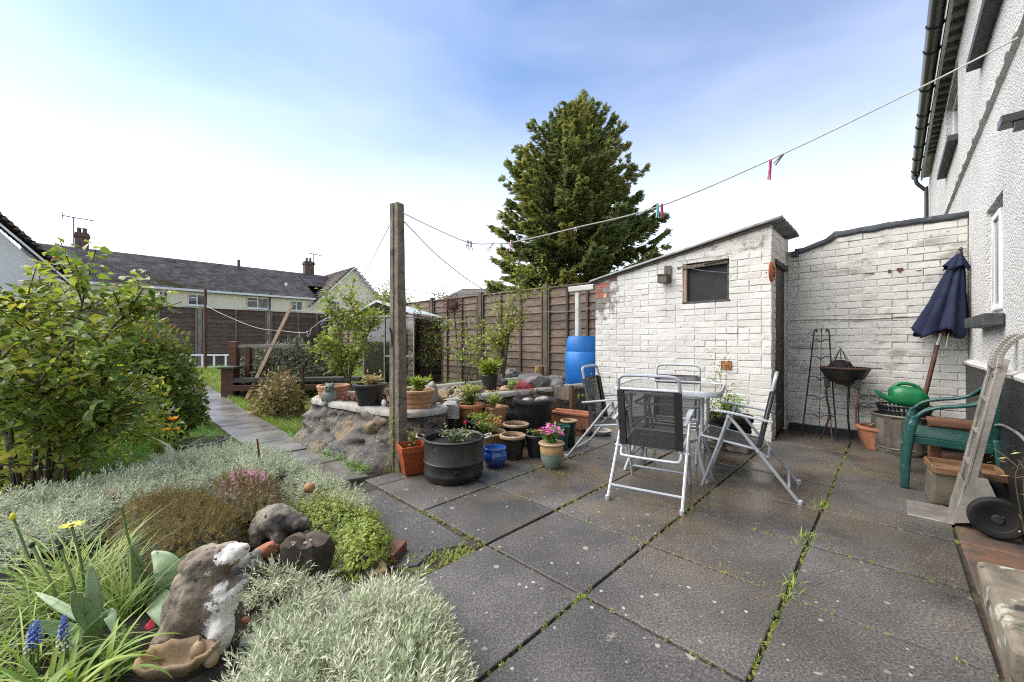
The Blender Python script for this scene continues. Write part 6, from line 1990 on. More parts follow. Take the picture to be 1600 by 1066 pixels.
# rubble wall, rendered with cement: outline of the outer face in (a, b)
rim = [(-3.3, 5.0), (-3.36, 4.2), (-3.45, 3.4), (-3.48, 2.85), (-3.36, 2.52), (-3.13, 2.32), (-3.08, 2.02), (-3.30, 1.84), (-3.75, 1.74), (-4.25, 1.66), (-4.62, 1.64), (-4.84, 1.78), (-4.88, 2.1), (-4.82, 2.6), (-4.76, 3.3), (-4.72, 4.2), (-4.7, 5.1)]
rimc = catmull([(a, b, 0) for a, b in rim], 12)
def bed_wall():
    root = empty('raised_bed', (0, 0, 0), 0, 'raised bed with rough cemented rubble wall and pale rim beside the path', 'raised bed')
    N = len(rimc); prof = 18
    vs, fs = [], []
    for i in range(N):
        p = rimc[i]
        d = (rimc[min(i + 1, N - 1)] - rimc[max(i - 1, 0)]).normalized()
        nrm = Vector((-d.y, d.x, 0))
        # outwards = away from the bed centre
        if nrm.dot(Vector((-3.9, 3.4, 0)) - p) > 0: nrm = -nrm
        # the foot spreads on the path side
        front = smooth(-p.x, 2.95, 3.3) * (1 - smooth(p.y, 1.9, 2.3))
        flank = .06 + .26 * front * (1 - .35 * smooth(-p.x, 4.2, 4.8))
        for k in range(prof):
            t = k / (prof - 1)
            z = BT * (1 - t)
            off = flank * (t ** 1.6) * (1 if k else 0) + (.0 if k else -.0)
            q = p + nrm * off
            nz_ = mnoise.noise(Vector((q.x * 3.2, q.y * 3.2, z * 5))) * .045 - abs(mnoise.noise(Vector((q.x * 6, q.y * 6, z * 11)))) * .07 + mnoise.noise(Vector((q.x * 19, q.y * 19, z * 24))) * .016 + .03
            vd = mnoise.voronoi(Vector((q.x * 5.5, q.y * 5.5, z * 8)))[0]
            nz_ += .045 * min(1, (vd[1] - vd[0]) * 3) * (1 - .75 * smooth(t, .45, .7)) - .03
            q = q + nrm * nz_ * (1 if 0 < k else .4)
            wp = W(q.x, q.y)
            vs.append((wp.x, wp.y, max(-.05, z + .012 * mnoise.noise(Vector((q.x * 4, q.y * 4, 9))) + (.0 if k < prof - 1 else -.06) + gz(wp.x, wp.y) * (1 - t) * .0)))
    for i in range(N - 1):
        for k in range(prof - 1): fs.append((i * prof + k, (i + 1) * prof + k, (i + 1) * prof + k + 1, i * prof + k + 1))
    MB().add(vs, fs).build('rubble_face', M['bedwall'], root, True, ang=180)
    # rim
    vs, fs = [], []
    for i in range(N):
        p = rimc[i]
        d = (rimc[min(i + 1, N - 1)] - rimc[max(i - 1, 0)]).normalized()
        nrm = Vector((-d.y, d.x, 0))
        if nrm.dot(Vector((-3.9, 3.4, 0)) - p) > 0: nrm = -nrm
        nn = .02 * mnoise.noise(Vector((p.x * 5, p.y * 5, 2)))
        for o_, z in ((.035 + nn, BT - .045), (.03 + nn, BT - .004), (.0, BT + .016 + nn * .5), (-.09, BT + .012 - nn * .5), (-.115 + nn, BT - .02), (-.115 + nn, BT - .12)):
            wp = W(*(p + nrm * o_).xy); vs.append((wp.x, wp.y, z))
    for i in range(N - 1):
        for k in range(5): fs.append((i * 6 + k, (i + 1) * 6 + k, (i + 1) * 6 + k + 1, i * 6 + k + 1))
    MB().add(vs, fs).build('coping', M['coping'], root, True, ang=50)
    # earth filling
    P = [W(p.x, p.y) for p in rimc] 
    n = 26; vs, fs = [], []
    for i in range(n + 1):
        for k in range(n + 1):
            a, b = -4.80 + 1.78 * i / n, 1.76 + 3.3 * k / n
            a = a + .08 * math.sin(b * 3) * 0
            wp = W(a, b)
            vs.append((wp.x, wp.y, BT - .06 + .03 * mnoise.noise(Vector((a * 4, b * 4, 0)))))
    for i in range(n):
        for k in range(n): fs.append((i * (n + 1) + k, (i + 1) * (n + 1) + k, (i + 1) * (n + 1) + k + 1, i * (n + 1) + k + 1))
    # trim corners outside the curved rim
    poly = np.array([(p.x, p.y) for p in rimc])
    keep = [f for f in fs if in_poly(np.array([AB(Vector(vs[f[0]])) , AB(Vector(vs[f[2]]))]), poly).all()]
    MB().add(vs, keep).build('earth', M['soil'], root, True)
    return root
bed = bed_wall()
# ochre and dark rubble stones standing proud of the face
for k, (px, py, s, m) in enumerate([(575, 668, .055, 'rock_warm')]):
    a_, z_ = on_b(px, py, 1.64 - .10 * (py - 630) / 60)
    q = W(a_, 1.70 - .12 * (py - 630) / 60, z_)
    rock_mb((s * 1.25, s, s * .8), 40 + k, 3, .3).build('stone', M[m], bed, True, loc=tuple(q), rot=(random.uniform(-.4, .4), random.uniform(-.6, .6), random.uniform(0, 3)))

# gravel in the bed: loose chippings, uncountable
def gravel():
    r = rng(5)
    pr = []
    for s in range(4):
        mb = rock_mb((1, .8, .6), 60 + s, 1, .35)
        pr.append((np.array(mb.v, np.float32), np.array(mb.f, np.int32)))
    poly = [(-4.72, 2.0), (-3.2, 2.1), (-3.2, 2.4), (-3.55, 2.7), (-3.5, 3.5), (-3.42, 4.9), (-4.7, 5.0)]
    AB_ = scatter_poly(poly, 9000, 3)
    P = np.array([tuple(W(a, b)) for a, b in AB_]); P[:, 2] = BT - .055 + .03 * np.array([mnoise.noise(Vector((a * 4, b * 4, 0))) for a, b in AB_]) + r.uniform(0, .02, len(P))
    n = len(P)
    V, F = merge(pr, r.integers(0, 4, n), frames(r.normal(0, 1, (n, 3))), r.uniform(.007, .020, n), P)
    t = NT('chippings'); t.rand
    c = t.ramp(t.island, [(0, (0.16, 0.11, 0.08)), (.4, (0.38, 0.23, 0.15)), (.7, (0.5, 0.36, 0.26)), (1, (0.55, 0.5, 0.44))])
    tag(link_mesh('gravel', np_mesh('gravel', V, F, t.done(t.bsdf(c, .8)))), kind='stuff')
gravel()

def bedp(px, py, z=BT): return at(px, py, z)
# rocks among the chippings and at the back of the bed
gr_ = 'rocks in the raised bed'
RK = [(685, 622, .10, 'rock_warm', 'ochre rock in the gravel behind the pale standing stone'), (700, 612, .07, 'rock', 'grey round rock at the back of the gravel'), (775, 600, .13, 'rock', 'grey pitted rock beside the black pot of grass'), (800, 588, .16, 'rock', 'tall grey rock at the foot of the fence'),
      (835, 604, .20, 'rock', 'broad dark slab of rock below the log'), (862, 600, .15, 'rock', 'dark rock nearest the blue barrel'), (818, 607, .12, 'rock', 'low grey rock in front of the broad dark slab'), (668, 626, .05, 'rock_warm', 'small pale stone beside the post'), (609, 628, .04, 'rock_warm', 'small pale pebble by the penguin ornament'),
      (745, 612, .08, 'rock', 'small grey rock left of the black pot of grass'), (790, 611, .07, 'rock_warm', 'ochre stone behind the terracotta pot'), (868, 605, .12, 'rock', 'flat dark stone behind the wooden rail')]
for k, (px, py, s, m, lb) in enumerate(RK):
    q = bedp(px, py, BT)
    tag(rock_mb((s * 1.3, s, s * .75), 80 + k, 3, .4).build('rock', M[m], None, True, loc=(q.x, q.y, BT + s * .15), rot=(0, 0, k * 1.3)), lb, 'rock', gr_)
# log stump upright
q = bedp(843, 585, BT + .04)
lg = empty('log_stump', (q.x, q.y, BT), 0, 'short pale cut log standing on the rocks by the fence', 'log')
MB().lathe([(.085, 0), (.088, .03), (.082, .15), (.08, .19)], 18, wob=.03).build('bark', M['log'], lg, True)
MB().lathe([(.078, .1905), (.03, .1915), (.001, .1915)], 18).build('cut_face', M['timber_pale'], lg, True)

# --- tub with handles: the biggest pot on the patio
q = at(709, 745)
tub = empty('metal_tub', (q.x, q.y, 0), 0, 'big weathered metal tub with wire handles planted up, in front of the pots', 'tub')
tub.scale = (1, 1, .84)
R0 = .232
MB().lathe([(.19, 0), (.215, .012), (.228, .05), (R0 + .004, .065), (R0 + .006, .075), (R0 + .002, .085), (R0, .16), (R0 + .006, .17), (R0 + .007, .178), (R0, .188), (R0 - .002, .36), (R0 + .012, .37), (R0 + .013, .38), (R0, .388), (R0 - .012, .375), (R0 - .016, .28)], 44, wob=.006).build('tub_body', M['tub'], tub, True)
soil_disc(tub, R0 - .016, .325)
an = math.atan2(-q.y, -q.x) + .12
bu = MB(); bu.lathe([(.03, 0), (.032, .014), (.014, .016), (.011, .004), (.001, .004)], 18)
bu.build('drain_boss', M['tub'], tub, True, loc=((R0 + .0) * math.cos(an), (R0 + .0) * math.sin(an), .115), rot=(0, RAD(90), an))
for t in (math.pi * .98, .12):
    c, s = math.cos(t), math.sin(t)
    MB().tube(catmull([(c * R0 - s * .045, s * R0 + c * .045, .365), (c * (R0 + .05) - s * .05, s * (R0 + .05) + c * .05, .385), (c * (R0 + .065), s * (R0 + .065), .40), (c * (R0 + .05) + s * .05, s * (R0 + .05) - c * .05, .385), (c * R0 + s * .045, s * R0 - c * .045, .365)], 5), .007, 7).build('handle', M['alu'], tub, True)
# --- orange square planter
def square_pot(name, label, loc, w, h, m, rot, taper=.62, rim=.03, soil=True, cat='plant pot'):
    root = empty(name, loc, rot, label, cat)
    def ring(s, z): return [(-s, -s, z), (s, -s, z), (s, s, z), (-s, s, z)]
    vs = []
    H = w / 2
    for s, z in ((H * taper, 0), (H * .93, h - rim), (H, h - rim + .001), (H * 1.01, h), (H * .92, h), (H * .88, h - .05)): vs += ring(s, z)
    fs = [(3, 2, 1, 0)]
    for i in range(5):
        for k in range(4): fs.append((i * 4 + k, i * 4 + (k + 1) % 4, (i + 1) * 4 + (k + 1) % 4, (i + 1) * 4 + k))
    MB().add(vs, fs).build('pot_body', M[m], root, bevel=.006)
    if soil: soil_disc(root, H * .86, h - .045)
    return root
q = at(644, 738)
square_pot('square_planter', 'orange square plastic planter at the foot of the concrete post', (q.x, q.y, 0), .215, .235, 'orange_plastic', .5, .66, .055)
q = at(773, 728); round_pot('blue_pot', 'small glazed blue bowl pot beside the metal tub', (q.x, q.y, 0), .094, .165, 'blue_glaze', .60, .006, .018, belly=.36, fill=.72, soilm='rock_warm')
q = at(801, 716); round_pot('stoneware_pot', 'black glazed pot with tan rim holding soil, behind the blue bowl', (q.x, q.y, 0), .108, .22, 'dark_glaze', .82, .014, .028, lipm='tan_rim', soilm='rock_warm')
q = at(806, 697); round_pot('stoneware_pot', 'second tan rimmed black pot full of pale gravel, partly hidden', (q.x, q.y, 0), .125, .235, 'dark_glaze', .82, .012, .025, lipm='tan_rim', soilm='gravel')
q = at(762, 706); round_pot('shallow_bowl', 'shallow tan bowl of dark trailing plants between tub and terracotta pot', (q.x, q.y, 0), .17, .20, 'tan_rim', .6, .01, .02)
q = at(838, 713); round_pot('dark_pot', 'plain black pot with red flowers behind the two tone pot', (q.x, q.y, 0), .10, .21, 'black_plastic', .75, .01, .03)
q = at(862, 730)
tt = round_pot('two_tone_pot', 'two tone buff and sage green glazed pot of pink flowers', (q.x, q.y, 0), .098, .21, 'green_glaze', .62, .0, .085, belly=.09, lipm='yellow_glaze')
MB().lathe([(.100, .196), (.112, .20), (.114, .208), (.108, .214), (.095, .213)], 28).build('lip', M['tan_rim'], tt, True)
q = at(876, 702); round_pot('green_pot', 'dark green glazed pot just behind the two tone pot', (q.x, q.y, 0), .085, .24, 'green_plastic', .8, .01, .03)
q = at(889, 697); round_pot('tall_pot', 'tall black pot with pale buff rim beside the scalloped trough', (q.x, q.y, 0), .075, .27, 'dark_glaze', .85, .012, .02, lipm='tan_rim')
# row along the bed edge
q = at(835, 672, .08); round_pot('black_tub_pot', 'large black plastic pot with thick rolled rim and stones in it', (q.x, q.y, .04), .215, .40, 'black_plastic', .72, .03, .045, fill=.93)
for k, (dx, dy, s) in enumerate(((-.08, -.10, .05), (.06, -.09, .055), (.11, .0, .045))):
    tag(rock_mb((s * 1.2, s, s * .6), 120 + k, 3, .15).build('pebble', M['statue_pale'], None, True, loc=(q.x + dx, q.y + dy, .04 + .40 * .93 + .02), rot=(0, 0, k)), ['smooth grey stone at the front rim of the big black pot', 'flat grey stone resting in the middle of the big black pot', 'grey stone at the shed side of the big black pot'][k], 'stone')
q = W(-3.05, 2.67); round_pot('black_pot', 'black plastic pot of trailing green herbs in front of the bed', (q.x, q.y, .02), .125, .26, 'black_plastic', .74, .018, .035)
q = W(-3.16, 2.98); square_pot('terracotta_square_pot', 'square pale terracotta pot with young shoots behind the herbs', (q.x, q.y, .10), .235, .27, 'terracotta_pale', .75, .62, .03)
q = W(-3.26, 2.74); round_pot('terracotta_pot', 'terracotta pot of yellow green shrub behind the square pot', (q.x, q.y, .14), .135, .27, 'terracotta', .68, .014, .035)
# scalloped trough
q = at(893, 676, .0)
tg = empty('terracotta_trough', (q.x, q.y, .02), ROT + .2, 'long terracotta trough with scalloped lower edge beside the wooden rail', 'trough')
mb = MB(); n = 40; L2, D2, H2 = .24, .10, .22
for sy in (-1, 1):
    vs, fs = [], []
    for i in range(n + 1):
        u = i / n; x = -L2 + 2 * L2 * u
        zb_ = .035 + .045 * abs(math.sin(math.pi * 2.5 * u))
        vs += [(x, sy * (D2 - .012), zb_), (x, sy * (D2 - .004), .15), (x, sy * D2, H2), (x, sy * (D2 - .02), H2), (x, sy * (D2 - .03), zb_ + .004)]
    for i in range(n):
        for k in range(5): fs.append((i * 5 + k, i * 5 + (k + 1) % 5, (i + 1) * 5 + (k + 1) % 5, (i + 1) * 5 + k))
    mb.add(vs, fs)
mb.box(-L2 - .003, -L2 + .02, -D2 + .001, D2 - .001, .02, H2 - .001); mb.box(L2 - .02, L2 + .003, -D2 + .001, D2 - .001, .02, H2 - .001)
mb.box(-L2 + .02, L2 - .02, -D2 + .02, D2 - .02, .09, .12)
mb.build('trough_body', M['terracotta'], tg)
MB().box(-L2 - .012, L2 + .012, -D2 - .012, -D2 + .012, H2 - .018, H2 + .012).build('lip', M['terracotta'], tg, bevel=.006)
MB().box(-L2 - .012, L2 + .012, D2 - .012, D2 + .012, H2 - .018, H2 + .012).build('lip', M['terracotta'], tg, bevel=.006)
MB().box(-.16, .16, -.07, .07, -.02, .02, j=.003).build('foot', M['terracotta'], tg)
# wooden rail by the barrel
q = at(893, 662, .0)
wr = empty('timber_rail', (q.x, q.y, 0), ROT, 'old timber board fixed to a post between pots and water barrel', 'board')
MB().box(-.02, .03, -.03, .03, 0, .50, j=.003).build('post', M['timber_brown'], wr, bevel=.004)
MB().box(-.62, -.021, -.02, .012, .30, .47, j=.004).build('board', M['timber_grey'], wr, bevel=.005)
# white dish under the chair and stone slab beneath potted plants by the shed
q = at(938, 678); tag(MB().lathe([(.11, 0), (.125, .01), (.13, .045), (.122, .045), (.115, .012), (.001, .01)], 26).build('saucer', M['statue_pale'], None, True, loc=(q.x, q.y, 0)), 'pale round saucer on the paving under the barrel side chair', 'saucer')
q = at(1140, 700)
tag(MB().box(-.20, .20, -.16, .16, 0, .08, j=.008).build('stone_slab', M['edge_stone'], None, bevel=.012, loc=(q.x, q.y, 0), rot=(0, 0, ROT)), 'square stone slab at the shed wall carrying the black tyre pot', 'slab')
tp = round_pot('tyre_pot', 'black ribbed tyre like planter by the shed wall behind the right chair'.replace('right chair', 'chair'), (q.x, q.y + .0, .08), .19, .26, 'rubber', .92, .02, .06, ribs=3)

# on the bed
q = bedp(578, 634); round_pot('black_pot', 'black plastic pot with dry straw coloured plant on the raised bed', (q.x, q.y, BT - .03), .145, .25, 'black_plastic', .72, .018, .03)
q = bedp(521, 622); round_pot('ribbed_pot', 'ribbed terracotta pot under the rose, behind the stone figure', (q.x, q.y, BT - .04), .16, .19, 'terracotta_pale', .80, .012, .03, ribs=4)
q = bedp(650, 638); round_pot('ribbed_pot', 'large ribbed terracotta bowl behind the concrete post', (q.x, q.y, BT - .05), .165, .23, 'terracotta_pale', .72, .014, .03, ribs=4)
q = bedp(765, 605); round_pot('black_pot', 'black plastic pot of bright lime grass by the fence', (q.x, q.y, BT - .02), .115, .19, 'black_plastic', .84, .006, .02)
q = bedp(545, 612, .38); round_pot('black_pot', 'small black pot hidden in grass beside the greenhouse', (q.x - .1, q.y + 1.0, .36), .08, .15, 'black_plastic', .8, .01, .02)
# standing stone and small figures
q = bedp(674, 628); tag(rock_mb((.075, .06, .14), 151, 3, .12).build('standing_stone', M['statue_green'], None, True, loc=(q.x, q.y, BT + .07)), 'small upright grey green stone on the raised bed gravel', 'stone')
def blob_figure(name, label, cat, loc, rot, parts, m, vox=.008, sub=None):
    """ellipsoids (centre, radii, tilt) fused into one continuous body"""
    mb = MB()
    for c, r_, e in parts: mb.ell(c, r_, 0, 20, 14, Euler(e).to_matrix().to_4x4() if e else None)
    root = empty(name, loc, rot, label, cat)
    me = mb.mesh('body', M[m], True, 180)
    o = link_mesh('body', me, root)
    rm = o.modifiers.new('remesh', 'REMESH'); rm.mode = 'VOXEL'; rm.voxel_size = vox; rm.use_smooth_shade = True
    s_ = o.modifiers.new('smooth', 'SMOOTH'); s_.iterations = 6; s_.factor = .5
    if vox > .0072:
        for k_, (sc_, st_) in enumerate(((.05, .022), (.016, .010))):
            tx = bpy.data.textures.new('weathering', 'CLOUDS'); tx.noise_scale = sc_; tx.noise_depth = 2
            dm = o.modifiers.new('weathering', 'DISPLACE'); dm.texture = tx; dm.strength = st_; dm.texture_coords = 'LOCAL'
    return root
q = bedp(515, 628)
fg = blob_figure('stone_owl', 'small weathered stone bird figure in front of the ribbed pot', 'statue', (q.x, q.y, BT - .02), .2,
    [((0, 0, .07), (.065, .055, .085), None), ((0, -.01, .165), (.05, .046, .05), None), ((-.035, -.02, .0), (.03, .04, .02), None), ((.035, -.02, .0), (.03, .04, .02), None), ((-.06, .0, .08), (.02, .035, .06), (0, .2, 0)), ((.06, 0, .08), (.02, .035, .06), (0, -.2, 0)), ((-.03, 0, .21), (.012, .012, .02), None), ((.03, 0, .21), (.012, .012, .02), None)], 'statue_green', .007)
for x in (-.018, .018): MB().ell((x, -.052, .175), (.010, .006, .010)).build('eye', M['void'], fg, True)
MB().ell((0, -.06, .158), (.006, .012, .011)).build('beak', M['rock_warm'], fg, True)
q = bedp(600, 636)
pn = blob_figure('penguin_ornament', 'tiny black and white penguin ornament on the bed rim', 'ornament', (q.x, q.y, BT - .005), .3,
    [((0, 0, .045), (.034, .03, .05), None), ((0, -.005, .105), (.024, .024, .026), None), ((-.018, -.02, .004), (.014, .022, .007), None), ((.018, -.02, .004), (.014, .022, .007), None)], 'rubber', .004)
MB().ell((0, -.016, .045), (.025, .02, .04)).build('white_front', M['upvc'], pn, True)
MB().ell((0, -.034, .102), (.005, .014, .005)).build('beak', M['fl_orange'], pn, True)
# rusty sun on a stake
q = bedp(716, 600, .3)
sn = empty('sun_ornament', (q.x, q.y, .3), .1, 'rusted metal sun with wavy rays on a tall stake before the fence', 'ornament')
zc = dep(706, 478, q.y).z - .3
MB().tube([(0, 0, -.05), (-.02, 0, zc * .5), (-.085, .0, zc)], .012, 7).build('stake', M['iron'], sn, True)
MB().tube([(.0, 0, 0), (.0, 0, .62)], .016, 8).build('stake_sleeve', M['steel'], sn, True)
so_ = MB().lathe([(.001, .03), (.05, .026), (.075, .012), (.082, 0)], 22).build('sun_face', M['rust'], sn, True, loc=(-.085, -.01, zc), rot=(RAD(90), 0, 0))
for k in range(16):
    t = 2 * math.pi * k / 16
    pts = [(-.085 + r_ * math.cos(t + .22 * math.sin(r_ * 34)), -.012, zc + r_ * math.sin(t + .22 * math.sin(r_ * 34))) for r_ in np.linspace(.075, .24 if k % 2 else .20, 9)]
    MB().tube(pts, [.013 * (1 - i / 9.5) + .002 for i in range(9)], 5).build('ray', M['rust'], sn, True)

# ------------------------------------------------------------------ further up the garden
# greenhouse: aluminium frame
gA = ground_at(592, 606); gy = 7.6
ghx = dep(569, 500, gy)
grn = empty('greenhouse', (ghx.x, gy, .16), RAD(-14), 'small aluminium framed greenhouse with clouded roof sheet behind the rose', 'greenhouse')
GW, GD, GH = 1.05, 1.3, dep(600, 495, gy).z - .16
bar_ = lambda nm, p, q, w_=.03, m='alu': MB().bar(p, q, w_, w_ * .7).build(nm, M[m], grn)
for x in (0, GW * .42, GW):
    bar_('mullion', (x, 0, 0), (x, 0, GH)); bar_('mullion', (x, GD, 0), (x, GD, GH))
for y in (0, GD):
    bar_('head_rail', (0, y, GH), (GW, y, GH), .05, 'silver'); bar_('floor_rail', (0, y, .02), (GW, y, .02)); bar_('mid_rail', (GW * .42, y, GH * .46), (GW, y, GH * .46), .05)
for x in (0, GW):
    bar_('side_rail', (x, 0, GH), (x, GD, GH)); bar_('side_rail', (x, 0, .02), (x, GD, .02))
bar_('brace', (GW * .42, .02, 0), (GW, .02, GH * .44), .02); bar_('brace', (GW * .42, .02, GH * .9), (GW, .02, GH * .5), .02)
bar_('brace', (GW, .02, 0), (GW * .45, .02, GH * .44), .02)
for x0_, x1_ in ((.02, GW * .42 - .02), (GW * .42 + .02, GW - .02)): MB().box(x0_, x1_, .004, .008, .04, GH - .04).build('pane', M['greenhouse_glass'], grn)
MB().box(-.003, .003, .04, GD - .04, .04, GH - .04).build('pane', M['greenhouse_glass'], grn)
MB().box(GW - .003, GW + .003, .04, GD - .04, .04, GH - .04).build('pane', M['greenhouse_glass'], grn)
# shed-like mono roof rising to a ridge on the left with sheeting
RZ = GH + .40
MB().add([(-.75, -.03, GH - .25), (-.75, GD, GH - .25), (GW * .42 - .15, GD, RZ - .12), (GW * .42 - .15, -.03, RZ - .12), (-.75, -.03, GH - .235), (-.75, GD, GH - .235), (GW * .42 - .15, GD, RZ - .105), (GW * .42 - .15, -.03, RZ - .105)], [(0, 1, 2, 3), (7, 6, 5, 4), (0, 3, 7, 4), (1, 0, 4, 5), (2, 1, 5, 6), (3, 2, 6, 7)]).build('roof_sheet', M['clear_poly'], grn)
MB().add([(GW * .42 - .14, -.03, RZ - .12), (GW * .42 - .14, GD, RZ - .12), (GW + .02, GD, GH + .04), (GW + .02, -.03, GH + .04), (GW * .42 - .14, -.03, RZ - .112), (GW * .42 - .14, GD, RZ - .112), (GW + .02, GD, GH + .048), (GW + .02, -.03, GH + .048)], [(0, 1, 2, 3), (7, 6, 5, 4), (0, 3, 7, 4), (1, 0, 4, 5), (2, 1, 5, 6), (3, 2, 6, 7)]).build('roof_sheet', M['clear_poly'], grn)
bar_('roof_bar', (-.75, -.04, GH - .24), (GW * .42 - .14, -.04, RZ - .11), .05, 'upvc'); bar_('roof_bar', (GW * .42 - .14, -.04, RZ - .11), (GW + .02, -.04, GH + .045), .05, 'upvc')
# bench with timber posts
q = ground_at(360, 621)
bch = empty('timber_bench', (q.x, q.y, q.z), .12, 'dark brown rustic timber bench with square posts under the dark shrub', 'bench')
MB().box(-.10, .10, -.10, .10, 0, .50, j=.004).build('post', M['timber_brown'], bch, bevel=.006)
MB().box(-.14, .14, -.14, .14, .502, .54, j=.003).build('post_cap', M['door_wood'], bch, bevel=.008)
MB().box(-.11, .02, .15, .26, 0, .98, j=.004).build('back_post', M['timber_brown'], bch, bevel=.006)
MB().box(.15, .24, .15, .24, 0, .88, j=.004).build('back_post', M['timber_brown'], bch, bevel=.006)
MB().box(.10, 2.2, -.10, .10, .26, .34, j=.004).build('seat_board', M['door_wood'], bch, bevel=.006)
MB().box(.10, 2.2, -.12, -.08, .12, .22, j=.004).build('front_rail', M['timber_brown'], bch, bevel=.005)
MB().box(.02, 1.0, .17, .22, .86, .92, j=.004).build('back_rail', M['fence_pale'], bch, bevel=.005)
# plank leaning over
p0_ = ground_at(385, 624); p1_ = dep(456, 477, p0_.y + .7)
tag(MB().bar(p0_, p1_, .06, .025, up=(0, 1, 0)).build('leaning_plank', M['timber_pale'], None, bevel=.003), 'long pale timber plank leaning diagonally against the dark shrub', 'plank')
# dark stake
q = ground_at(472, 645); tag(MB().box(-.025, .025, -.025, .025, -.05, dep(472, 570, q.y).z - q.z).build('short_stake', M['bark'], None, bevel=.004, loc=(q.x, q.y, q.z)), 'short dark wooden stake at the end of the raised bed', 'stake')
# white ladder lying along the back fence
q0 = ground_at(292, 576); q1 = ground_at(349, 576)
ld = empty('white_ladder', (q0.x, q0.y, q0.z + .0), math.atan2(q1.y - q0.y, q1.x - q0.x), 'white wooden ladder lying on its side along the back fence', 'ladder')
LL = (q1 - q0).length + .3
MB().box(-.4, LL, -.02, .02, .02, .06).build('rail', M['upvc'], ld, bevel=.004)
MB().box(-.4, LL, -.02, .02, .36, .40).build('rail', M['upvc'], ld, bevel=.004)
for k in range(6): MB().box(-.25 + k * .33, -.20 + k * .33, -.015, .015, .061, .359).build('rung', M['upvc'], ld, bevel=.003)
q = ground_at(278, 590)
# blue half barrel of soil among the silver plants
q = at(314, 688, .12)
tag_ = round_pot('blue_trough', 'low dull tub of dark soil beyond the silver foliage', (q.x, q.y, -.03), .20, .15, 'tub', .9, .012, .03, fill=.95)
# black lantern on a stake
q = ground_at(272, 700)
ln_ = empty('lantern_stake', (q.x, q.y, q.z), .2, 'small black lantern on a stake behind the orange tulips', 'lantern')
zc = dep(278, 648, q.y).z - q.z
MB().tube([(0, 0, -.05), (0, 0, zc - .06)], .012, 7).build('stake', M['gutter'], ln_, True)
MB().lathe([(.018, -.06), (.03, -.05), (.036, .04), (.03, .045)], 6, (0, 0, zc)).build('lamp_body', M['gutter'], ln_)
MB().lathe([(.042, .046), (.03, .06), (.004, .085)], 6, (0, 0, zc)).build('lamp_cap', M['gutter'], ln_)
# ================================================================== PLANTS
random.seed(33)
def xf(vf, R, s, t):
    V, F = vf
    return (V * s) @ np.asarray(R).T + np.asarray(t), F
def dirs(az, el):
    return np.stack([np.cos(az) * np.cos(el), np.sin(az) * np.cos(el), np.sin(el)], -1)
def sprig(seed, h=.05, nl=13, ll=.024, lw=.006, el0=.1, el1=1.3, curl=.1, fold=.1):
    r = rng(seed)
    i = np.arange(nl); t = (i + .5) / nl
    az = i * 2.4 + r.uniform(-.4, .4, nl); el = el0 + (el1 - el0) * t ** 1.4 + r.uniform(-.2, .2, nl)
    lean = r.normal(0, .12, 2)
    T = np.stack([lean[0] * h * t, lean[1] * h * t, h * t], 1)
    return merge([leaf_proto(1, lw / ll, fold, curl, 2)], np.zeros(nl, int), frames(dirs(az, el)), ll * r.uniform(.7, 1.1, nl) * (1 - .35 * t), T)
UPR = lambda n, r, tilt: frames(np.stack([r.normal(0, 1, n), r.normal(0, 1, n), r.normal(0, .01, n)], 1), np.concatenate([r.normal(0, tilt, (n, 2)), np.ones((n, 1))], 1))
def stuff(name, V, F, m, parent=None, label=None):
    o = link_mesh(name, np_mesh(name, V, F, m), parent)
    if parent is None: tag(o, label)
    o['kind'] = 'stuff'
    return o
def mound_field(poly, H, seed, edge=.12, amp=.03, freq=6):
    """height of a cushion over the ground inside poly"""
    def f(P):
        d = edge_dist(P, poly)
        k = np.clip(d / edge, 0, 1); k = np.sqrt(np.clip(1 - (1 - k) ** 2, 0, 1))
        nz_ = np.array([mnoise.noise(Vector((x * freq, y * freq, seed))) for x, y in P])
        return np.maximum(gzv(P), 0) + H * k + amp * nz_ * k
    return f
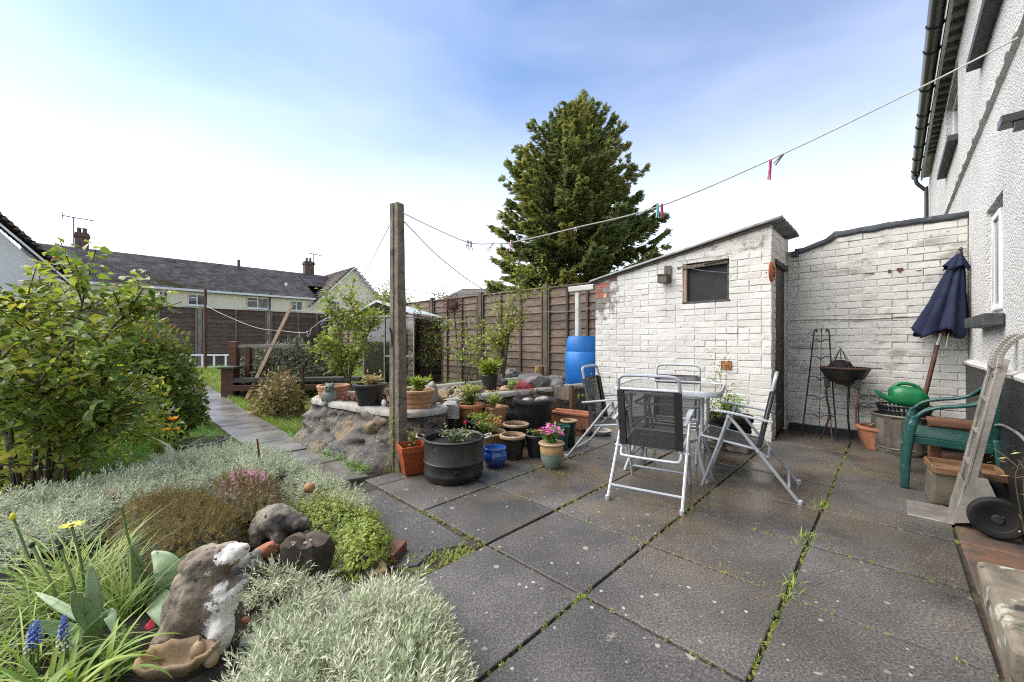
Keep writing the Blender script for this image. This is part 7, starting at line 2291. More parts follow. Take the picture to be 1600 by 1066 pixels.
def cushion(name, label, poly, H, n, protos, scale, m, seed, under='lf_heather', edge=.12, tilt=.35, amp=.045, thing=False, cat='plant', sink=.02, freq=6):
    r = rng(seed)
    poly = [(p.x, p.y) if hasattr(p, 'x') else p for p in poly]
    f = mound_field(poly, H, seed, edge, amp, freq)
    P2 = scatter_poly(poly, n, seed)
    Z = f(P2)
    e = .01
    gx = (f(P2 + [e, 0]) - Z) / e; gy_ = (f(P2 + [0, e]) - Z) / e
    U = np.stack([-gx, -gy_, np.ones(n)], 1); U /= np.linalg.norm(U, axis=1, keepdims=True)
    U += r.normal(0, tilt, (n, 3)) * [1, 1, .3]; U[:, 2] = np.maximum(U[:, 2], .15)
    Rm = frames(np.cross(U, r.normal(0, 1, (n, 3))), U)
    V, F = merge(protos, r.integers(0, len(protos), n), Rm, r.uniform(.55, 1.35, n) * scale * (1 + 8 * (Z - f(P2 + .12))).clip(.7, 1.25), np.concatenate([P2, (Z - sink)[:, None]], 1))
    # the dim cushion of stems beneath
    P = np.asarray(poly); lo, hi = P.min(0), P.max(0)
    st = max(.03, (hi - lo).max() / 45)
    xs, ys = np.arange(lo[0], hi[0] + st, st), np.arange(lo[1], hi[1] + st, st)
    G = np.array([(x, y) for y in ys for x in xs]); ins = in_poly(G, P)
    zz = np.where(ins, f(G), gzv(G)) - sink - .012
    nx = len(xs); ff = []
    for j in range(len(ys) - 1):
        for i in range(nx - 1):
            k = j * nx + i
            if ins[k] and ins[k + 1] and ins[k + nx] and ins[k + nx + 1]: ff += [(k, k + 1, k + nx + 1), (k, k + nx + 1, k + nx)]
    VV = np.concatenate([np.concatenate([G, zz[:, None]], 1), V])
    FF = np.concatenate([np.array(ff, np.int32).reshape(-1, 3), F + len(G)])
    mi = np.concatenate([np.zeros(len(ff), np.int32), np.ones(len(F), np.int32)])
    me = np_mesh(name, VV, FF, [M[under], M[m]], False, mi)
    if thing:
        root = empty(name, (0, 0, 0), 0, label, cat)
        o = link_mesh('foliage', me, root); o['kind'] = 'stuff'
        return root
    o = link_mesh(name, me); tag(o, label, kind='stuff')
    return o
pxp = lambda L, z: [at(x, y, z) for x, y in L]
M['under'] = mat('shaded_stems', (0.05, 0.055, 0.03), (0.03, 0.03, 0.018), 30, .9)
silver = [sprig(100 + i, .065, 17, .027, .0062, .15, 1.35) for i in range(6)]
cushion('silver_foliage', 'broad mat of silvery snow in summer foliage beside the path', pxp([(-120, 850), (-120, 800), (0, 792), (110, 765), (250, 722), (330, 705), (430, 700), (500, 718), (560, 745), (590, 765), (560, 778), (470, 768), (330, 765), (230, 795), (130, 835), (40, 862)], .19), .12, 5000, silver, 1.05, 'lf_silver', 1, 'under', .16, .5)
cushion('silver_foliage', 'near mat of silvery foliage spilling over the paving slabs', pxp([(300, 1140), (340, 1060), (380, 1010), (450, 985), (520, 960), (565, 925), (590, 890), (625, 880), (660, 895), (695, 945), (715, 1000), (725, 1060), (700, 1140)], .13), .09, 2600, silver, 1.2, 'lf_silver', 2, 'under', .12, .45)
cushion('silver_foliage', 'small silver tuft by the dark log in the rockery', pxp([(395, 905), (440, 880), (500, 885), (560, 895), (545, 925), (490, 955), (420, 965), (385, 940)], .13), .06, 420, silver, 1.0, 'lf_silver', 3, 'under', .08, .6)
tall = [sprig(120 + i, .10, 22, .028, .006, .3, 1.35) for i in range(4)]
cushion('silver_foliage', 'taller silvery shoots standing out of the near silver mat', pxp([(330, 1100), (380, 1010), (450, 985), (565, 925), (625, 885), (660, 900), (700, 1000), (715, 1100)], .13), .10, 420, tall, 1.1, 'lf_silver', 12, 'under', .12, .25, sink=.035)
cushion('silver_foliage', 'taller silvery shoots standing out of the broad silver mat', pxp([(-60, 840), (0, 800), (110, 770), (250, 727), (330, 712), (430, 708), (540, 748), (470, 765), (330, 760), (230, 790), (100, 840)], .19), .12, 520, tall, .95, 'lf_silver', 13, 'under', .16, .3, sink=.03)
dry = [sprig(130 + i, .04, 9, .02, .004, .0, 1.2) for i in range(4)]
cushion('withered_foliage', 'yellowed dry stems along the edge of the near silver mat', pxp([(668, 905), (690, 930), (712, 985), (735, 1060), (745, 1140), (715, 1140), (700, 1040), (680, 960)], .06), .035, 520, dry, 1.0, 'lf_silver_dry', 4, 'under', .05, .6)
cushion('withered_foliage', 'yellowed stems at the foot of the small silver tuft', pxp([(430, 955), (500, 935), (560, 910), (575, 920), (500, 962), (440, 975)], .1), .02, 160, dry, 1.0, 'lf_silver_dry', 5, 'under', .05, .6)
clover = [sprig(150 + i, .05, 8, .020, .017, -.1, .5, .2) for i in range(4)]
cushion('geranium_mat', 'bright yellow green leafy mat edging the paving by the red brick', pxp([(442, 770), (480, 750), (540, 752), (590, 785), (615, 820), (610, 855), (570, 880), (520, 870), (500, 820), (450, 800)], .14), .11, 1300, clover, 1.0, 'lf_lime', 6, 'under', .10, .4, thing=True)
fern = [sprig(170 + i, .12, 30, .035, .007, .2, 1.2, .2) for i in range(4)]
cushion('feathery_plant', 'low feathery fresh green plant under the rose bush', pxp([(70, 740), (120, 705), (200, 690), (245, 700), (235, 722), (150, 745), (90, 762)], .12), .10, 420, fern, 1.0, 'lf_fern', 7, 'under', .1, .5, thing=True)
hp_ = [sprig(190 + i, .045, 30, .009, .0028, .2, 1.2) for i in range(5)]
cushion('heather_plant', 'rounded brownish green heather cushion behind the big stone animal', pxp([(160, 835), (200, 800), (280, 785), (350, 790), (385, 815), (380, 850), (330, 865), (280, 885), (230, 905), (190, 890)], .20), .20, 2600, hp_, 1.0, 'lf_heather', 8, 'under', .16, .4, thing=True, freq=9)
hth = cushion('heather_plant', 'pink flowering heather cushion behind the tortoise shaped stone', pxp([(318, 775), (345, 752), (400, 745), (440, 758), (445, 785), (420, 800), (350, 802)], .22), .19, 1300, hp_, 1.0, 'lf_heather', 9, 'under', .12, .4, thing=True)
r_ = rng(41)
def blossoms(parent, poly, H, n, size, m, seed, z=.0, edge=.12):
    poly = [(p.x, p.y) for p in poly]
    P2 = scatter_poly(poly, n, seed); f = mound_field(poly, H, seed, edge)
    Z = f(P2) + z
    r = rng(seed)
    V, F = merge([sprig(7, .02, 8, .010, .008, .1, 1.2)], np.zeros(n, int), UPR(n, r, .5), r.uniform(.6, 1.2, n) * size, np.concatenate([P2, Z[:, None]], 1))
    o = link_mesh('blossom', np_mesh('blossom', V, F, M[m]), parent); o['kind'] = 'stuff'
blossoms(hth, pxp([(330, 775), (355, 755), (405, 748), (440, 760), (435, 790), (360, 795)], .22), .19, 330, .9, 'fl_heather', 9, .03)
# ground cover weeds at the rockery edge
cushion('leafy_weeds', 'mixed green weeds along the wall foot beside the path', [W(-3.0, 1.42), W(-4.9, 1.40), W(-4.9, 1.56), W(-3.9, 1.58), W(-3.1, 1.56)], .04, 420, clover, 1.0, 'lf_fern', 10, 'under', .05, .6)
cushion('leafy_weeds', 'low green weeds growing beside the tub of soil', pxp([(285, 690), (300, 668), (330, 662), (350, 680), (345, 700), (320, 690), (300, 705)], .1), .08, 220, fern, .7, 'lf_fern', 11, 'under', .06, .6)

# ------------------------------------------------------------------ grass
blades = [blade_proto(1, .045, b, 3) for b in (.2, .5, .8, 1.1)]
def grass(label, poly, n, h, seed, m='lf_grass', zf=None, name='grass', wd=1.0, clump=0):
    r = rng(seed)
    poly = [(p.x, p.y) for p in poly]
    P = scatter_poly(poly, n, seed)
    if clump:
        C = scatter_poly(poly, max(1, n // clump), seed + 1); k = r.integers(0, len(C), n)
        P = C[k] + r.normal(0, .018, (n, 2))
    Z = gzv(P) if zf is None else np.full(n, zf)
    S = r.uniform(.45, 1.15, n) * h
    V, F = merge(blades, r.integers(0, 4, n), UPR(n, r, .35), np.stack([S * wd, S, S], 1), np.concatenate([P, Z[:, None] - .004], 1))
    return stuff(name, V, F, M[m], None, label)
quad = lambda a0, a1, b0, b1: [W(a0, b0), W(a1, b0), W(a1, b1), W(a0, b1)]
grass('short mown grass between path and beds', quad(-8, -4.2, -1.2, .98), 14000, .05, 1)
grass('short grass beside the flower bed behind the rose bush', quad(-4.3, -.5, -3.2, -1.25), 6000, .05, 9)
grass('grass in the far half of the garden along the path', quad(-14.6, -8, -2.5, .98), 11000, .09, 2, wd=1.6)
grass('grass verge between path and bench', quad(-9, -4.9, 1.48, 2.6), 7000, .08, 3, wd=1.3)
grass('longer grass towards the back fence', quad(-14.8, -9, 1.48, 5.6), 11000, .14, 4, wd=1.6)
grass('rough grass along the path edge', quad(-9, -3.9, .90, 1.0), 1100, .07, 5)
grass('rough grass along the bench side of the path', quad(-9, -4.9, 1.48, 1.6), 1300, .10, 6)
grass('tall strap grass behind the raised bed', quad(-5.4, -4.75, 2.4, 5.3), 1500, .30, 7, 'lf_lime', wd=1.1)
grass('rough grass between raised bed and fence', quad(-8.5, -5.0, 2.6, 5.6), 4200, .22, 8, wd=1.3)
# weeds in the joints of the paving: moss in the deep joints, grass where the photograph has it
r = rng(50)
TW = []
for px, py, n, h in ((1322, 705, 22, .055), (1312, 722, 20, .05), (1300, 745, 26, .055), (1290, 760, 20, .045), (1285, 795, 46, .07), (1272, 800, 24, .055), (1262, 845, 40, .075), (1252, 855, 30, .06), (1243, 905, 20, .05), (1236, 925, 34, .07), (1228, 938, 26, .06), (1210, 955, 10, .035), (1325, 805, 22, .04), (1345, 790, 22, .04), (1360, 808, 16, .03), (1497, 835, 12, .06), (1168, 822, 18, .04), (1135, 898, 26, .04), (1160, 906, 18, .035), (1112, 890, 12, .03), (1228, 845, 10, .03), (1155, 727, 18, .04), (1140, 742, 16, .035), (1035, 715, 8, .04), (1020, 722, 8, .04), (1330, 735, 12, .03), (1360, 742, 14, .03), (1380, 748, 8, .03), (840, 730, 12, .05), (1405, 765, 5, .02)):
    c = at(px, py, -.015)
    TW += [(c.x + r.normal(0, .022), c.y + r.normal(0, .028), h) for _ in range(n)]
TW = np.array(TW); n = len(TW)
S = r.uniform(.5, 1.15, n) * TW[:, 2]
V, F = merge(blades, r.integers(0, 4, n), UPR(n, r, .5), np.stack([S * 1.5, S, S], 1), np.concatenate([TW[:, :2], np.full((n, 1), -.018)], 1))
stuff('joint_grass', V, F, M['lf_grass'], None, 'tufts of grass growing in the paving joints')
MP = []
def along(p, q, n, w=.012): return [(p[0] + (q[0] - p[0]) * t + r.normal(0, w * .5), p[1] + (q[1] - p[1]) * t + r.normal(0, w * .5)) for t in r.uniform(0, 1, n)]
for a_ in ALN[1:5]:
    for (b0, b1) in zip(BLN[:-1], BLN[1:]):
        if a_ < -1.5 and b1 < 1.5: continue
        if r.uniform() < .8: MP += along((a_, b0), (a_, b1), int(r.integers(8, 60)))
for b_ in BLN[1:8]:
    for (a0, a1) in zip(ALN[:-1], ALN[1:]):
        if a1 < -1.5 and b_ < 1.3: continue
        MP += along((a0, b_), (a1, b_), int(r.integers(6, 50)))
MP += along((-1.6, 1.12), (-1.62, 1.40), 60, .06) + along((-1.72, 1.0), (-1.58, 1.35), 110, .10) + along((-1.56, 1.41), (-1.56, 1.0), 40, .04) + along((-.95, 1.42), (-.95, 1.36), 60, .03)
MP = np.array(MP); n = len(MP)
P = np.array([tuple(W(a, b)) for a, b in MP]); P[:, 2] = -.014 + r.uniform(-.006, .006, n)
mb = rock_mb((1, 1, .6), 3, 1, .3)
V, F = merge([(np.array(mb.v, np.float32), np.array(mb.f, np.int32))], np.zeros(n, int), frames(r.normal(0, 1, (n, 3))), r.uniform(.005, .014, n), P)
stuff('joint_moss', V, F, M['moss'], None, 'moss in the paving joints')
V, F = merge([sprig(5, .012, 9, .012, .005, .0, 1.0)], np.zeros(n // 2, int), UPR(n // 2, r, .4), r.uniform(.6, 1.5, n // 2), P[::2][:n // 2] + [0, 0, .004])
stuff('joint_weeds', V, F, M['lf_silver_dry'] if False else M['lf_lime'], None, 'tiny weeds and moss along the paving joints')

# ------------------------------------------------------------------ shrubs
def shrub(name, label, base, canes, leaf, lsize, m, seed, per=60, nsub=6, sublen=.3, cat='bush', stem='stem', rad=.012, parts=0, more=1.6, droop=.2, group=None, lw=None, red=None, up=.5, spread=.05, mat2=None, frac2=0.0):
    """canes = list of polylines in world space; side shoots and leaves follow them"""
    r = rng(seed); per = int(per * more)
    root = empty(name, tuple(base), 0, label, cat, group)
    B = Vector(base)
    mb = MB()
    Q, D = [], []
    for c in canes:
        pts = catmull([Vector(p) - B for p in c], 5)
        N = len(pts)
        mb.tube(pts, [rad * (1 - .75 * i / N) for i in range(N)], 6)
        A = np.array([tuple(p) for p in pts])
        L_ = sum((pts[i + 1] - pts[i]).length for i in range(N - 1))
        for k in range(nsub):
            t = r.uniform(.25, 1.0) if k else 1.0
            i = min(int(t * (N - 1)), N - 2)
            o = pts[i]
            d = (pts[i + 1] - pts[i]).normalized() * .5 + Vector((r.normal(0, .6), r.normal(0, .6), r.uniform(-.1, .8) * up * 1.5))
            d.normalize()
            l = sublen * r.uniform(.5, 1.2)
            sp = [o, o + d * l * .5 + Vector((0, 0, .03 * l)), o + d * l + Vector((0, 0, -.18 * droop * l))]
            sp = catmull(sp, 3)
            mb.tube(sp, [rad * .35 * (1 - .8 * j / len(sp)) + .0012 for j in range(len(sp))], 4)
            SA = np.array([tuple(p) for p in sp])
            u = r.uniform(.15, 1, per)
            q = np.stack([np.interp(u, np.linspace(0, 1, len(SA)), SA[:, j]) for j in range(3)], 1)
            dd = r.normal(0, 1, (per, 3)) + np.array(tuple(d)) * .4; dd[:, 2] = dd[:, 2] * .5 - droop
            Q.append(q + r.normal(0, spread, (per, 3))); D.append(dd)
    mb.build('stem', M[stem], root, True)
    Q, D = np.concatenate(Q), np.concatenate(D); n = len(Q)
    S = r.uniform(.6, 1.15, n) * lsize
    R_ = frames(D, None, r.normal(0, .5, n))
    # the leaves nearest the camera are pieces of their own
    wd = np.linalg.norm(Q + np.array(tuple(B)) - np.array([0, 0, CAMH]), axis=1)
    order = np.argsort(wd / S)
    if parts:
        mes = []
        for k in range(6):
            v, f = leaf_proto(1, lw or .62, .12 + .04 * (k % 3), .15 + .1 * (k % 2), 4)
            c_ = [(0.045, 0.09, 0.018), (0.085, 0.15, 0.03), (0.13, 0.19, 0.04), (0.17, 0.23, 0.05), (0.10, 0.16, 0.06), (0.28, 0.28, 0.06)][k]
            key = 'rl%d' % k
            if key not in M: M[key] = leaf_mat('rose_leaf_tone', [(0, tuple(x * .8 for x in c_)), (1, c_)], .36, .3)
            mes.append(np_mesh('leaf', v, f, M[key], True))
        vis = [i for i in order if (Q[i] + np.array(tuple(B)))[0] / max(.1, (Q[i] + np.array(tuple(B)))[1]) > -1.29][:parts]
        for i in vis:
            o = bpy.data.objects.new('leaf', mes[int(r.choice(6, p=[.18, .24, .22, .18, .1, .08]))])
            mw = Matrix(R_[i].tolist()).to_4x4() @ Matrix.Diagonal((*(S[i],) * 3, 1)); mw.translation = Vector(Q[i].tolist())
            o.parent = root; o.matrix_local = mw
            col.objects.link(o)
        keep = np.ones(n, bool); keep[vis] = False
    else: keep = np.ones(n, bool)
    kk = np.where(keep)[0]
    if mat2:
        pick = r.uniform(0, 1, len(kk)) < frac2
        sel = kk[pick]; kk = kk[~pick]
        V, F = merge([leaf], np.zeros(len(sel), int), R_[sel], S[sel] * .9, Q[sel]); stuff('young_foliage', V, F, M[mat2], root)
    V, F = merge([leaf], np.zeros(len(kk), int), R_[kk], S[kk], Q[kk])
    stuff('foliage', V, F, M[m], root)
    return root
LF = leaf_proto(1, .6, .14, .2, 2); LF3 = leaf_proto(1, .62, .14, .2, 3); LFN = leaf_proto(1, .3, .1, .2, 2)
def cane(bp, pts, y0, y1):
    """a cane from the ground point bp through picture points at depths from y0 to y1"""
    o = [bp]
    for i, (x, y) in enumerate(pts): o.append(dep(x, y, y0 + (y1 - y0) * (i + 1) / len(pts)))
    return o
g0_ = ground_at(60, 775); Y0 = g0_.y
mk = lambda dx, dy=0: Vector((g0_.x + dx, g0_.y + dy, g0_.z))
shrub('rose_bush', 'tall loose rose bush with yellow green leaves and dark canes at the near bed', g0_,
    [cane(mk(.05), [(95, 650), (118, 520), (135, 448)], Y0, Y0 + .1), cane(mk(.1), [(115, 640), (170, 520), (225, 472)], Y0, Y0 + .25), cane(mk(-.05), [(60, 640), (45, 520), (20, 466)], Y0, Y0),
     cane(mk(0), [(70, 660), (85, 560), (90, 482)], Y0, Y0 + .4), cane(mk(-.15), [(5, 660), (-40, 540), (-90, 450)], Y0, Y0), cane(mk(.15), [(120, 690), (160, 610), (180, 545)], Y0 - .05, Y0),
     cane(mk(-.1), [(20, 700), (10, 620), (-10, 560)], Y0 - .1, Y0 - .2), cane(mk(.05), [(75, 700), (60, 640), (60, 590)], Y0 - .15, Y0 - .3), cane(mk(.2), [(105, 720), (140, 680), (190, 640)], Y0, Y0 - .1), cane(mk(-.3), [(-60, 640), (-120, 560), (-170, 480)], Y0, Y0 + .2), cane(mk(0, .15), [(40, 640), (60, 540), (70, 470)], Y0 + .2, Y0 + .4)],
    LF3, .068, 'lf_rose', 3, per=26, nsub=15, sublen=.42, parts=280, rad=.015, droop=.15, spread=.035, mat2='lf_bronze', frac2=.06)
q = ground_at(62, 768); dome_low = q
# camellia: dense evergreen dome
def dome_shrub(name, label, c, rx, ry, rz, n, leaf, lsize, m, seed, cat='bush', stems=9, shell=.28, group=None, mat2=None, lumps=.18, zmin=0):
    r = rng(seed)
    root = empty(name, (c.x, c.y, c.z), 0, label, cat, group)
    u = r.normal(0, 1, (n, 3)); u /= np.linalg.norm(u, axis=1, keepdims=True)
    u[:, 2] = np.abs(u[:, 2]) * 1.0 - .12 * (r.uniform(0, 1, n) < .4)
    lum = np.array([mnoise.noise(Vector((a * 2.6, b * 2.6, c_ * 2.6 + seed))) for a, b, c_ in u]) * lumps + np.array([mnoise.noise(Vector((a * 7, b * 7, c_ * 7 + seed))) for a, b, c_ in u]) * lumps * .5
    rad_ = (1 - shell * r.uniform(0, 1, n) ** 1.6 + lum)
    P = u * rad_[:, None] * [rx, ry, rz]
    P[:, 2] = np.maximum(P[:, 2], zmin)
    D = u + r.normal(0, .7, (n, 3)); D[:, 2] -= .15
    V, F = merge([leaf], np.zeros(n, int), frames(D, u + r.normal(0, .4, (n, 3))), r.uniform(.6, 1.15, n) * lsize, P)
    stuff('foliage', V, F, M[m], root)
    if mat2:
        top = P[:, 2] > rz * .62
        k = np.where(top)[0][: n // 30]
        V, F = merge([leaf], np.zeros(len(k), int), frames(u[k] + [0, 0, .8]), r.uniform(.6, 1.1, len(k)) * lsize, P[k] * 1.05)
        stuff('young_foliage', V, F, M[mat2], root)
    mb = MB()
    for k in range(stems):
        t = k * 2.4; e = Vector((math.cos(t) * rx * .6, math.sin(t) * ry * .6, rz * random.uniform(.55, .85)))
        mb.tube(catmull([(e.x * .1, e.y * .1, -.1), (e.x * .45, e.y * .45, e.z * .5), e], 4), [.018 * (1 - i / 10) for i in range(9)], 6)
    mb.build('stem', M['stem'], root, True)
    return root
q2 = dep(204, 600, 4.6); q2.z = 0.0
dome_shrub('camellia_bush', 'dense glossy dark evergreen bush between rose and path', q2, .74, .55, 1.42, 11000, LF3, .070, 'lf_laurel', 5, stems=12, shell=.4, mat2='lf_bronze')
q = ground_at(80, 735); dome_shrub('rose_thicket', 'dense lower thicket of yellow green rose leaves round the dark canes', Vector((q.x - .22, q.y + .25, q.z - .04)), 1.0, .42, 1.08, 7500, LF3, .058, 'lf_rose', 6, shell=.75, lumps=.3)
dome_shrub('rose_suckers', 'low rose suckers leafing round the foot of the dark canes', Vector((dome_low.x - .2, dome_low.y, dome_low.z)), .85, .28, .48, 1500, LF3, .06, 'lf_rose', 7, shell=.8, lumps=.4, stems=14)
# bare forked twig and orange tulips by the lantern
q = at(257, 690, .12)
shrub('bare_twig', 'bare dark forked twigs rising beside the lantern', q, [cane(q, [(262, 645), (275, 610)], q.y, q.y), cane(q, [(275, 640), (295, 605)], q.y, q.y)], LF, .02, 'lf_bronze', 8, per=2, nsub=2, sublen=.12, rad=.006, cat='plant')
def flower_stem(name, label, base, top, m, size, petals=6, cup=.6, leafm='lf_tulip', leaves=2, cat='flower', group=None):
    root = empty(name, tuple(base), 0, label, cat, group)
    d = Vector(top) - Vector(base)
    MB().tube(catmull([(0, 0, 0), d * .5 + Vector((.01, 0, 0)), d], 4), .0035, 6).build('stem', M['stem_green'], root, True)
    v, f = leaf_proto(size, size * .75, .25, -.25, 3)
    me = np_mesh('petal', v, f, M[m], True)
    for k in range(petals):
        a_ = 2 * math.pi * k / petals
        R_ = frames(dirs(np.array([a_]), np.array([cup + .15 * (k % 2)])))[0]
        o = bpy.data.objects.new('petal', me); o.parent = root
        mw = Matrix(R_.tolist()).to_4x4(); mw.translation = d; o.matrix_local = mw; col.objects.link(o)
    for k in range(leaves):
        a_ = k * 2.6 + .5
        v, f = leaf_proto(d.length * .8, .03, .2, .5, 5)
        R_ = frames(dirs(np.array([a_]), np.array([1.1])))[0]
        o = link_mesh('leaf', np_mesh('leaf', v, f, M[leafm], True), root); o.matrix_local = Matrix(R_.tolist()).to_4x4()
    return root
for px, py, lb, sz in ((271, 658, 'wide open orange tulip, topmost of three beside the lantern', .055), (260, 674, 'small orange tulip on the hedge side of the lantern', .04), (276, 673, 'small orange tulip lowest of three at the lantern stake', .04)):
    b_ = at(278, 715, .12); flower_stem('tulip', lb, b_, dep(px, py, b_.y), 'fl_orange', sz, 6, .45, group='orange tulips by the lantern')

# strap leaved clump at the near corner, and yellow buds over it
def arch_clump(name, label, c, n, L_, spread, seed, m='lf_blade', cat='plant', w_=.0042, az=(0, 6.283)):
    r = rng(seed)
    root = empty(name, tuple(c), 0, label, cat)
    Vs, Fs, k0 = [], [], 0
    for k in range(n):
        a_ = r.uniform(*az); l = L_ * r.uniform(.5, 1.1); el = r.uniform(.55, 1.35); w0 = w_ * r.uniform(.6, 1.2)
        p = np.array([r.normal(0, spread), r.normal(0, spread), 0.0]); seg = 9
        d = np.array([math.cos(a_), math.sin(a_)]); sd = np.array([-d[1], d[0], 0])
        bend = r.uniform(1.0, 2.1)
        for i in range(seg + 1):
            t = i / seg
            ww = w0 * (1 - t ** 3) * .5 + .0004
            Vs += [p - sd * ww, p + [0, 0, -ww * .4], p + sd * ww]
            e = el - bend * t
            p = p + np.array([d[0] * math.cos(e), d[1] * math.cos(e), math.sin(e)]) * l / seg
            p[2] = max(p[2], .0)
        for i in range(seg):
            for q in (0, 1):
                a_ = k0 + i * 3 + q
                Fs += [(a_, a_ + 1, a_ + 4), (a_, a_ + 4, a_ + 3)]
        k0 += (seg + 1) * 3
    stuff('foliage', np.array(Vs), np.array(Fs), M[m], root)
    return root
zb_ = .10
arch_clump('strap_leaf_clump', 'large arching clump of narrow yellow green leaves in the near corner', at(118, 965, zb_), 340, .46, .05, 3, az=(1.2, 4.0))
arch_clump('strap_leaf_clump', 'upright tuft of narrow leaves just behind the broad tulip leaves', at(190, 965, zb_), 90, .34, .02, 4, az=(.6, 3.4))
arch_clump('strap_leaf_clump', 'low sprawling narrow leaves at the frame edge under the blue flowers', at(-10, 1060, zb_), 150, .34, .08, 5)
arch_clump('strap_leaf_clump', 'fresh green narrow leaves in front of the blue flowers', at(75, 1120, zb_), 110, .26, .05, 6, 'lf_grass', w_=.012)
def ribbon_leaf(parent, pts, wpx, y, m='lf_tulip', tw=.0, name='leaf'):
    """a broad leaf through picture points at depths y (one per point), wpx = half width of the leaf in picture px"""
    P = [dep(px, py, yy) for (px, py), yy in zip(pts, y)]
    B = Vector(parent.location)
    C = catmull([p - B for p in P], 6); N = len(C)
    vs, fs = [], []
    side0 = None
    for i in range(N):
        t = i / (N - 1)
        d = (C[min(i + 1, N - 1)] - C[max(i - 1, 0)]).normalized()
        view = (C[i] + B - Vector((0, 0, CAMH))).normalized()
        sd_ = d.cross(view).normalized()
        sd_ = (sd_ + view * tw * (t - .3)).normalized()
        nn = sd_.cross(d)
        hw_ = wpx * y[0] / FOC * (math.sin(math.pi * (t * .96 + .02) ** .75) ** .8 * .95 + .05 * (1 - t))
        vs += [C[i] - sd_ * hw_ - nn * hw_ * .18, C[i] - sd_ * hw_ * .5 - nn * hw_ * .03, C[i], C[i] + sd_ * hw_ * .5 - nn * hw_ * .03, C[i] + sd_ * hw_ - nn * hw_ * .18]
    for i in range(N - 1):
        for k in range(4): fs.append((i * 5 + k, (i + 1) * 5 + k, (i + 1) * 5 + k + 1, i * 5 + k + 1))
    o = MB().add(vs, fs).build(name, M[m], parent, True, ang=180)
    o.modifiers.new('solid', 'SOLIDIFY').thickness = .0012
q = at(150, 1010, zb_)
tl = empty('tulip_plant', tuple(q), 0, 'broad leaved tulip plant without flowers in front of the strap leaf clump', 'plant')
Yt = q.y
for pts, wpx, ys_ in (([(150, 985), (146, 930), (141, 880)], 10, (Yt, Yt, Yt + .02)), ([(150, 990), (128, 950), (112, 925)], 11, (Yt, Yt - .02, Yt - .05)), ([(150, 1000), (100, 985), (48, 970)], 11, (Yt, Yt - .02, Yt - .05)),
    ([(140, 1010), (148, 985), (160, 962)], 12, (Yt - .02, Yt - .03, Yt - .06)), ([(125, 1062), (140, 1030), (160, 1008)], 14, (Yt - .08, Yt - .10, Yt - .14)), ([(155, 985), (170, 960), (178, 990)], 9, (Yt, Yt - .01, Yt - .04)), ([(140, 975), (90, 945), (55, 925)], 6, (Yt, Yt + .02, Yt + .05))):
    ribbon_leaf(tl, pts, wpx, ys_)
q = at(232, 940, zb_)
tl2 = empty('tulip_plant', tuple(q), 0, 'broad leaved tulip plant with two large leaves beside the big stone animal', 'plant')
Yt = q.y
for pts, wpx, ys_ in (([(255, 940), (268, 910), (258, 880), (238, 862)], 19, (Yt, Yt, Yt + .01, Yt + .03)), ([(230, 935), (250, 942), (268, 970), (276, 994)], 17, (Yt, Yt - .05, Yt - .09, Yt - .12)), ([(230, 930), (215, 895), (205, 848)], 11, (Yt, Yt, Yt))):
    ribbon_leaf(tl2, pts, wpx, ys_)
MB().tube(catmull([(0, 0, 0)] + [tuple(dep(px, py, Yt) - q) for px, py in ((222, 900), (203, 850), (190, 792))], 4), .004, 6).build('flower_stem', M['stem_green'], tl2, True)
q = at(398, 800, .16)
tl3 = empty('tulip_plant', tuple(q), 0, 'small tulip with curling leaves between pink heather and tortoise stone', 'plant')
for pts, wpx in (([(393, 815), (378, 790), (352, 770)], 6), ([(397, 815), (396, 795), (412, 780), (432, 775)], 7), ([(391, 815), (376, 793), (370, 778)], 5)):
    ribbon_leaf(tl3, pts, wpx, [q.y - .01 * i for i in range(len(pts))])
for k, (px, py, x0, y0, m) in enumerate(((50, 852, 100, 990, 'lf_heather'), (94, 855, 120, 985, 'lf_heather'), (20, 808, 60, 960, 'fl_yellow'), (112, 822, 130, 970, 'fl_yellow'))):
    b_ = at(x0, y0, zb_); t_ = dep(px, py, b_.y + .03)
    rt_ = empty('seed_head' if k < 2 else 'yellow_flower', tuple(b_), 0, ['brown seed head on a thick green stalk, nearest the frame edge', 'brown seed head on a green stalk closer to the tulip leaves', 'closed yellow bud at the frame edge above the silver mat', 'open yellow flower above the arching leaves'][k], 'flower')
    MB().tube(catmull([(0, 0, 0), (t_ - b_) * .5 + Vector((.02, 0, .0)), t_ - b_], 5), .0042, 6).build('stalk', M['stem_green'], rt_, True)
    if k == 3:
        v, f = merge([leaf_proto(.04, .011, .1, .1, 2)], np.zeros(14, int), frames(dirs(np.arange(14) * .449, np.full(14, .25))), np.ones(14), np.tile(np.array(t_ - b_), (14, 1)))
        stuff('petals', v, f, M[m], rt_)
        MB().ell(t_ - b_, (.010, .010, .006)).build('flower_centre', M['rust'], rt_, True)
    else: MB().ell(t_ - b_, (.008, .008, .016 if k == 2 else .011)).build('head', M['fl_yellow' if k == 2 else 'log_dark'], rt_, True)
